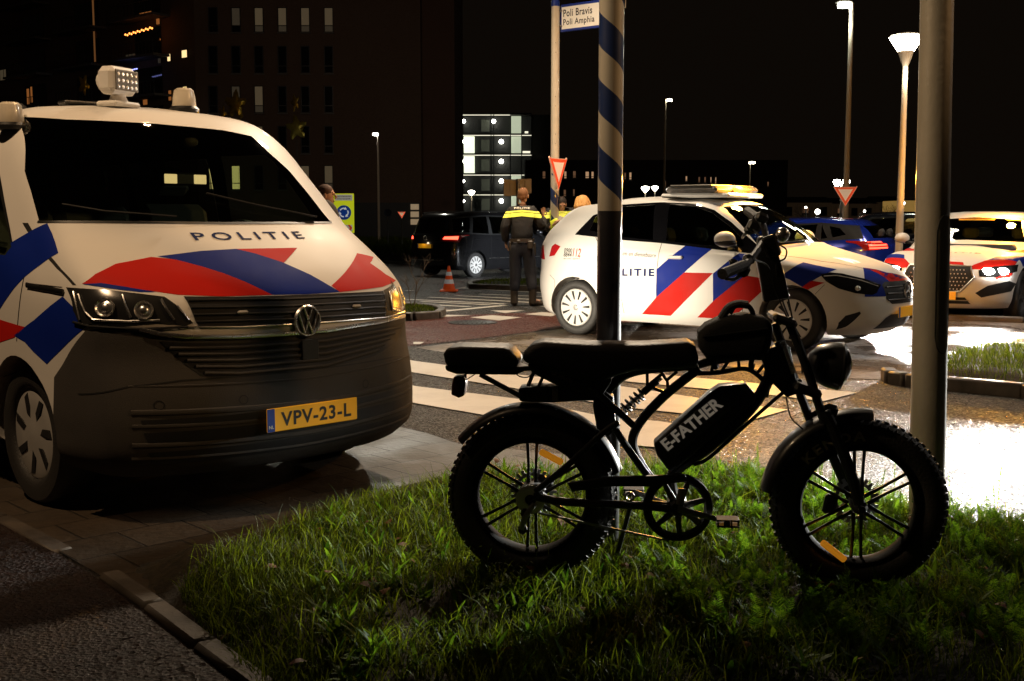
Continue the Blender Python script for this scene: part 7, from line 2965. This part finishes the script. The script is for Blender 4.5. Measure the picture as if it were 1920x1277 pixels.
def bare_tree(px_, py_top, Y, label, seed):
    base = atY(px_, 430, Y)
    top = atY(px_, py_top, Y).z + .48
    r = empty('bare_tree', (base.x, Y, -.48), 0, label, 'tree')
    R_ = random.Random(seed)
    t = MB()
    t.tube([(0, 0, 0), (.05, 0, top * .25), (0, 0, top * .45)], [top * .03, top * .024, top * .018], 8)
    t.build('trunk', BARK, r)
    c = MB()

    def br(p, d, L_, rad, k):
        e = p + d * L_
        c.tube([p, p.lerp(e, .5) + Vector((R_.uniform(-.06, .06), 0, R_.uniform(-.03, .05))) * L_, e], [rad, rad * .75, rad * .5], 4)
        if k:
            for _ in range(3):
                d2 = (d + Vector((R_.uniform(-.8, .8), R_.uniform(-.8, .8), R_.uniform(-.1, .7)))).normalized()
                br(p.lerp(e, R_.uniform(.4, 1)), d2, L_ * .66, rad * .5, k - 1)
    for _ in range(5):
        br(Vector((0, 0, top * R_.uniform(.3, .45))), Vector((R_.uniform(-.7, .7), R_.uniform(-.7, .7), 1)).normalized(), top * .26, top * .011, 4)
    c.build('crown', BARK, r)


bare_tree(1668, 366, 68, 'leafless tree left of the golden building', 1)
bare_tree(1514, 372, 72, 'leafless tree before the left house of the row', 2)
bare_tree(893, 355, 120, 'leafless tree at the foot of the lit gallery flats', 3)

# gold foil balloons
GOLD = mat('gold_foil', (1.0, .60, .10), .30, metal=.75, vary=.45, scale=9, bump=.6, bscale=10)
BALL = (('gold foil balloon in front of the brick building, highest of the right cluster', 553, 192, 12, 24, 3), ('crumpled gold foil balloon low in the right cluster', 556, 240, 30, 34, 4),
        ('larger gold foil balloon of the middle cluster, right of the roof beacon', 442, 197, 30, 42, 5), ('small gold foil balloon, left in the middle cluster', 418, 214, 11, 24, 6), ('gold foil balloon far left, above the van roof', 157, 160, 16, 30, 7))
for lab, px_, py_, wpx, hpx, sd_ in BALL:
    Yb = 46.0
    c = atY(px_, py_, Yb)
    r = empty('foil_balloon', (c.x, Yb, GZ(0, Yb)), 0, lab, 'balloon', 'gold foil balloons over the street')
    R_ = random.Random(sd_)
    bm = bmesh.new()
    bmesh.ops.create_icosphere(bm, subdivisions=3, radius=1)
    for v_ in bm.verts:
        a = math.atan2(v_.co.z, v_.co.x)
        k = 1 + .38 * cos(5 * a + sd_) * (1 - abs(v_.co.y) ** 2) + R_.uniform(-.16, .16)
        v_.co = Vector((v_.co.x * k * wpx / 94, v_.co.y * .28 * wpx / 60, v_.co.z * k * hpx / 94))
    me = bpy.data.meshes.new('foil')
    bm.to_mesh(me)
    bm.free()
    o = link_mesh('foil', me, GOLD, r)
    o.location = (0, 0, c.z - GZ(0, Yb))
    b = MB()
    b.tube([(0, 0, .0), (.05, 0, c.z * .5), (0, 0, c.z - GZ(0, Yb) - .2)], .004, 4)
    b.build('string', DFR, r)


# ---------------------------------------------------------------- people
SKIN = mat('skin', (.55, .31, .20), .55, vary=.08, scale=20)
JACK = mat('police_jacket', (.022, .020, .020), .75, bump=1.0, bscale=14)
TROU = mat('police_trousers', (.026, .026, .034), .8, bump=1.0, bscale=12)
YELW = mat('reflective_yellow_glow', (.80, .82, .08), .4, emit=.60, ecol=(1.0, .88, .12))  # emission imitates light thrown back by the bands
LEATH = mat('belt_leather', (.05, .035, .022), .5)
HAIR_R = mat('short_hair', (.22, .10, .04), .8, bump=.5, bscale=90)
HAIR_D = mat('dark_hair', (.020, .012, .008), .7, bump=.5, bscale=90)
HAIR_B = mat('blonde_hair', (.62, .34, .11), .6, bump=.6, bscale=60)


def skin(name, chains, material, parent, sub=2):
    """chains: list of [(x,y,z,r), ...]; equal points are shared; the first point is the root"""
    key, vs, rs, es = {}, [], [], []
    for ch in chains:
        prev = None
        for x, y, z, r in ch:
            k = (round(x, 4), round(y, 4), round(z, 4))
            if k not in key:
                key[k] = len(vs)
                vs.append((x, y, z))
                rs.append(r)
            i = key[k]
            if prev is not None and prev != i and (prev, i) not in es and (i, prev) not in es:
                es.append((prev, i))
            prev = i
    me = bpy.data.meshes.new(name)
    me.from_pydata(vs, es, [])
    o = bpy.data.objects.new(name, me)
    COL.objects.link(o)
    m = o.modifiers.new('s', 'SKIN')
    m.use_smooth_shade = True
    if not me.skin_vertices:
        bm = bmesh.new()
        bm.from_mesh(me)
        bm.verts.layers.skin.verify()
        bm.to_mesh(me)
        bm.free()
    sv = me.skin_vertices[0].data
    for i, r in enumerate(rs):
        rr = r if isinstance(r, tuple) else (r, r)
        sv[i].radius = rr
        sv[i].use_root = (i == 0)
    s = o.modifiers.new('d', 'SUBSURF')
    s.levels = s.render_levels = sub
    dg = bpy.context.evaluated_depsgraph_get()
    m2 = bpy.data.meshes.new_from_object(o.evaluated_get(dg))
    bpy.data.objects.remove(o)
    m2.polygons.foreach_set('use_smooth', [True] * len(m2.polygons))
    m2.materials.clear()
    m2.name = name
    return link_mesh(name, m2, material, parent)


def hand(mb, wrist, dirv, palm, curl=.4, s=1.0):
    """palm and five bent fingers added to a mesh"""
    d = Vector(dirv).normalized()
    n = Vector(palm).normalized()
    n = (n - d * d.dot(n)).normalized()
    sd = d.cross(n)
    w = Vector(wrist)
    mb.tube([w, w + d * .035 * s, w + d * .085 * s], [.026 * s, .038 * s, .036 * s], 8, flat=.6)
    for i, L_ in enumerate((.070, .080, .074, .058)):
        b = w + d * .080 * s + sd * (.027 - i * .018) * s
        p, q, pts = b, d.copy(), [b]
        for j in range(3):
            q = (q + n * curl * (.5 + .3 * j)).normalized()
            p = p + q * L_ * s / 3
            pts.append(p)
        mb.tube(pts, [.0095 * s, .009 * s, .008 * s, .0065 * s], 6)
    b = w + d * .03 * s + sd * .032 * s
    mb.tube([b, b + (sd + d * .8).normalized() * .035 * s, b + (sd * .5 + d + n * .5).normalized() * .065 * s], [.012 * s, .011 * s, .008 * s], 6)


class ClothShell(Vehicle):
    """lets the shell clipping work on a garment mesh"""

    def __init__(s, o, root):
        me = o.data
        me.calc_loop_triangles()
        co = np.array([v.co[:] for v in me.vertices])
        cn = np.array([v.normal[:] for v in me.vertices])
        s.polys = [np.concatenate([co[list(t.vertices)], cn[list(t.vertices)]], 1) for t in me.loop_triangles]
        s.bvh = BVHTree.FromPolygons([Vector(c) for c in co], [tuple(t.vertices) for t in me.loop_triangles])
        s.root = root
        s.wells = []


def head(root_o, c, face, r=.098, hair=HAIR_D, tilt=0.0, hair_kind='short', parent=None):
    """head with face; c = centre, face = direction it looks"""
    c = Vector(c)
    f = Vector(face).normalized()
    up0 = Vector((0, 0, 1))
    sd = f.cross(up0).normalized()
    up = sd.cross(f).normalized()
    R = Matrix((sd, f, up)).transposed().to_4x4()
    M = Matrix.Translation(c) @ R
    b = MB()
    b.ell((0, -.008, .020), (.076, .094, .098), 20, 14, M)
    b.ell((0, .020, -.055), (.056, .066, .062), 16, 10, M)
    b.ell((0, .050, -.098), (.028, .030, .022), 12, 8, M)
    b.tube([M @ Vector((0, .088, .018)), M @ Vector((0, .112, -.020)), M @ Vector((0, .094, -.034))], [.009, .015, .012], 8)
    for s_ in (-1, 1):
        b.ell((s_ * .079, -.004, -.008), (.012, .022, .034), 10, 8, M)
        b.tube([M @ Vector((s_ * .012, .088, .030)), M @ Vector((s_ * .045, .078, .034))], .007, 6)
    b.tube([M @ Vector((-.022, .083, -.066)), M @ Vector((0, .090, -.064)), M @ Vector((.022, .083, -.066))], .006, 6)
    ho = b.build('head', SKIN, parent or root_o, 80)
    e = MB()
    for s_ in (-1, 1):
        e.ell((s_ * .031, .080, .014), (.012, .008, .007), 10, 6, M)
    e.build('eyes', mat('eyes', (.05, .04, .035), .3), ho)
    h = MB()
    if hair_kind == 'short':
        h.lathe([(.0, .0)] + [(sin(pi * i / 10) * 1.0, cos(pi * i / 10)) for i in range(0, 7)][1:], 22, M @ Matrix.Translation((0, -.018, .030)) @ Matrix.Rotation(.38, 4, 'X') @ Matrix.Diagonal((.084, .100, .100, 1)))
        h.ell((0, -.050, -.010), (.070, .060, .070), 16, 10, M)
    else:
        rr_ = random.Random(4)
        h.ell((0, -.022, .034), (.088, .092, .086), 20, 12, M)
        for k in range(60):
            a = rr_.uniform(.9, 2 * pi - .9) + pi / 2
            x, y = .082 * cos(a), .082 * sin(a) - .01
            p0 = M @ Vector((x * .7, y * .7, .085))
            p1 = M @ Vector((x * 1.25, y * 1.2, .0 + rr_.uniform(-.02, .02)))
            p2 = M @ Vector((x * 1.45 + rr_.uniform(-.02, .02), y * 1.35, -.07))
            p3 = M @ Vector((x * 1.25 + rr_.uniform(-.03, .03), y * 1.25, -.13 + rr_.uniform(-.03, .03)))
            h.tube(bezier([p0, p1, p2, p3], 3), [rr_.uniform(.014, .028) for _ in range(7)] + [.016, .012, .006], 5)
    h.build('hair', hair, ho, 80)
    return ho


def officer(name_label, loc, rz, pose, stripes=True, vest=False, hair=HAIR_D, hair_kind='short', group='police officers talking by the striped pole', text=True, cat='person', plain=None):
    """figure frame: x = its right hand side, y = forward, z = up"""
    r = empty('person', loc, rz, name_label, cat, group)
    J = dict(pel=(0, 0, .98), wst=(0, .0, 1.14), che=(0, .01, 1.36), nk=(0, .0, 1.54), hd=(0, .02, 1.70),
             sR=(.19, 0, 1.48), eR=(.27, -.02, 1.20), wR=(.28, .10, .96), sL=(-.19, 0, 1.48), eL=(-.27, -.02, 1.20), wL=(-.28, .08, .96),
             hR=(.10, 0, .93), kR=(.13, .03, .52), aR=(.14, -.02, .10), tR=(.16, .15, .04), hL=(-.10, 0, .93), kL=(-.12, .03, .52), aL=(-.13, -.02, .10), tL=(-.15, .15, .04), face=(0, 1, 0))
    J.update(pose)
    v = lambda k, rad, dz=0: (J[k][0], J[k][1], J[k][2] + dz, rad)
    chains = [[v('pel', .10), v('wst', .10), v('che', .12), v('nk', .055), (J['nk'][0], J['nk'][1] + .01, J['nk'][2] + .08, .055)]]
    for s_ in 'RL':
        chains.append([v('che', .12), v('s' + s_, .068), v('e' + s_, .045), v('w' + s_, .028)])
        chains.append([v('pel', .10), v('h' + s_, .085), v('k' + s_, .060), v('a' + s_, .040), v('t' + s_, .035)])
    body = skin('body', chains, SKIN, r, 1)
    # jacket
    ch = [[(J['pel'][0], J['pel'][1], J['pel'][2] + .03, .192), (J['wst'][0], J['wst'][1], J['wst'][2], .182), (J['che'][0], J['che'][1], J['che'][2], .20), (J['nk'][0], J['nk'][1], J['nk'][2] - .03, .085), (J['nk'][0], J['nk'][1], J['nk'][2] + .03, .07)]]
    for s_ in 'RL':
        ch.append([(J['che'][0], J['che'][1], J['che'][2], .20), v('s' + s_, .108), v('e' + s_, .082), v('w' + s_, .054)])
    jk = skin('jacket', ch, plain or JACK, body, 2)
    for vv in jk.data.vertices:                       # a torso is flatter than wide
        if abs(vv.co.x) < .26 and vv.co.z > .8:
            vv.co.y = J['che'][1] + (vv.co.y - J['che'][1]) * .78
    # trousers and boots
    ch = [[(J['pel'][0], J['pel'][1], J['pel'][2] - .02, .16)]]
    ch = []
    for s_ in 'RL':
        ch.append([(J['pel'][0], J['pel'][1], J['pel'][2] + .10, .150), (J['pel'][0], J['pel'][1], J['pel'][2] + .0, .165), v('h' + s_, .118, -.06), v('k' + s_, .100), (J['a' + s_][0], J['a' + s_][1], J['a' + s_][2] + .10, .084)])
    skin('trousers', ch, TROU, body, 2)
    for s_ in 'RL':
        a, t = Vector(J['a' + s_]), Vector(J['t' + s_])
        b = MB()
        b.tube([a + Vector((0, 0, .16)), a + Vector((0, 0, .03)), a + Vector((0, 0, -.06))], [.062, .058, .060], 12)
        d = (t - a)
        d.z = 0
        b.tube([a + Vector((0, 0, -.055)) - d.normalized() * .03, a + Vector((0, 0, -.058)) + d * .5, a + Vector((0, 0, -.068)) + d * 1.15], [.050, .048, .036], 12)
        b.build('boot', LEATH, body, 60)
    # hands
    for s_ in 'RL':
        w, e = Vector(J['w' + s_]), Vector(J['e' + s_])
        b = MB()
        hand(b, w, J.get('hd' + s_, w - e), J.get('pm' + s_, (-1 if s_ == 'R' else 1, .2, 0)), J.get('cu' + s_, .35))
        b.build('hand', SKIN, body, 80)
    head(r, J['hd'], J['face'], hair=hair, hair_kind=hair_kind, parent=body)
    b = MB()
    if stripes or vest:
        cs = ClothShell(jk, jk)
        zc = J['che'][2]
        for side in (-1, 1):
            for z0, z1 in ((zc + .055, zc + .115), (zc + .125, zc + .150)):
                cs.decal('reflective_band', [(-.30, z0 - .03), (0, z0), (.30, z0 - .03), (.30, z1 - .03), (0, z1), (-.30, z1 - .03)], 'y', side, YELW, .006, thr=.05)
        if text:
            f = cs.snap('y', -1, .008)
            text_obj('back_lettering', 'POLITIE', mat('reflective_white_glow', (.8, .75, .6), .4, emit=.5, ecol=(1, .8, .5)), jk, (J['che'][0], -.3, zc + .178), (1, 0, 0), (0, 0, 1), width=.24, height=.028, bold=.03, space=1.2, fn=f)  # lettering glows in place of reflected light
        if vest:
            VY_ = mat('vest_yellow', (.55, .62, .03), .5, emit=.10, ecol=(.8, .85, .05))
            for side in (-1, 1):
                cs.decal('vest', [(-.20, zc - .40), (.20, zc - .40), (.20, zc + .16), (.10, zc + .14), (0, zc + .02), (-.10, zc + .14), (-.20, zc + .16)], 'y', side, VY_, .008, thr=.0)
                cs.decal('vest_band', [(-.20, zc - .30), (.20, zc - .30), (.20, zc - .22), (-.20, zc - .22)], 'y', side, YELW, .012, thr=.0)
    if plain is None:
        p = Vector(J['wst'])
        R = Matrix.Translation((p.x, p.y, p.z - .10)) @ Matrix.Diagonal((1.05, .80, 1, 1))
        b.lathe([(.172, -.028), (.186, -.026), (.186, .026), (.172, .028)], 28, R)
        bo = b.build('belt', LEATH, body)
        for (x, y, sx, sy, sz, dz) in ((.19, .02, .06, .08, .20, -.12), (.13, -.12, .09, .06, .13, -.05), (-.18, -.03, .05, .07, .15, -.07), (-.05, -.145, .06, .03, .06, 0)):
            b = MB()
            b.box((p.x + x, p.y + y, p.z - .12 + dz), (sx, sy, sz), bev=.014)
            b.build('pouch', LEATH, bo)
    return r


officer('officer seen from behind with one hand raised, standing on the hatched road markings', (.155, 18.15, GZ(0, 18.15)), 0,
        dict(sR=(.175, 0, 1.485), sL=(-.175, 0, 1.47), eR=(.32, .02, 1.22), wR=(.34, .26, 1.40), hdR=(.02, .1, 1), pmR=(-.3, -1, 0), cuR=(.15), eL=(-.275, -.05, 1.22), wL=(-.25, .08, 1.0),
             hR=(.10, 0, .93), kR=(.14, .02, .52), aR=(.17, -.02, .11), tR=(.30, .08, .05), kL=(-.10, .02, .52), aL=(-.12, .03, .11), tL=(-.10, .20, .05), hd=(.02, .03, 1.735), nk=(.01, 0, 1.57), face=(.25, 1, -.05)), hair=HAIR_R)
officer('dark-haired officer in a yellow vest looking down at papers', (.80, 19.6 - .5, GZ(0, 19)), radians(190),
        dict(hd=(.0, .07, 1.62), nk=(0, .02, 1.49), face=(0, 1, -.5), eR=(.26, .05, 1.20), wR=(.08, .27, 1.36), eL=(-.28, .04, 1.20), wL=(-.04, .30, 1.34), hdR=(-1, .3, .2), hdL=(1, .2, .2), cuR=.7, cuL=.7), vest=True, text=False)
officer('blonde wavy-haired officer seen from behind the white hatchback', (1.09, 17.9, GZ(0, 17.9)), radians(28),
        dict(hd=(0, .03, 1.62), nk=(0, 0, 1.46), che=(0, .01, 1.28), sR=(.17, 0, 1.40), sL=(-.17, 0, 1.40), eR=(.25, .0, 1.12), wR=(.16, .24, 1.14), eL=(-.25, 0, 1.12), wL=(-.14, .24, 1.14), pel=(0, 0, .92), wst=(0, 0, 1.07), face=(-.3, 1, -.1), hR=(.10, 0, .87), hL=(-.10, 0, .87)), hair=HAIR_B, hair_kind='long')
officer('bystander with brown hair, half hidden behind the van windscreen pillar', (-2.14, 13.2, 0), radians(-80),
        dict(hd=(0, .03, 1.63), nk=(0, 0, 1.47), face=(0.2, 1, 0)), stripes=False, text=False, hair=mat('brown_hair', (.09, .04, .02), .7), group=None, plain=mat('dark_coat', (.02, .018, .016), .8))
b = MB()
b.box((.80, 18.72, 1.36), (.10, .03, .07), rot=Matrix.Rotation(.5, 3, 'Y'))
tag(b.build('notepad', mat('paper', (.7, .66, .6), .7)), 'small white notepad held by the officer in the yellow vest', 'notepad')
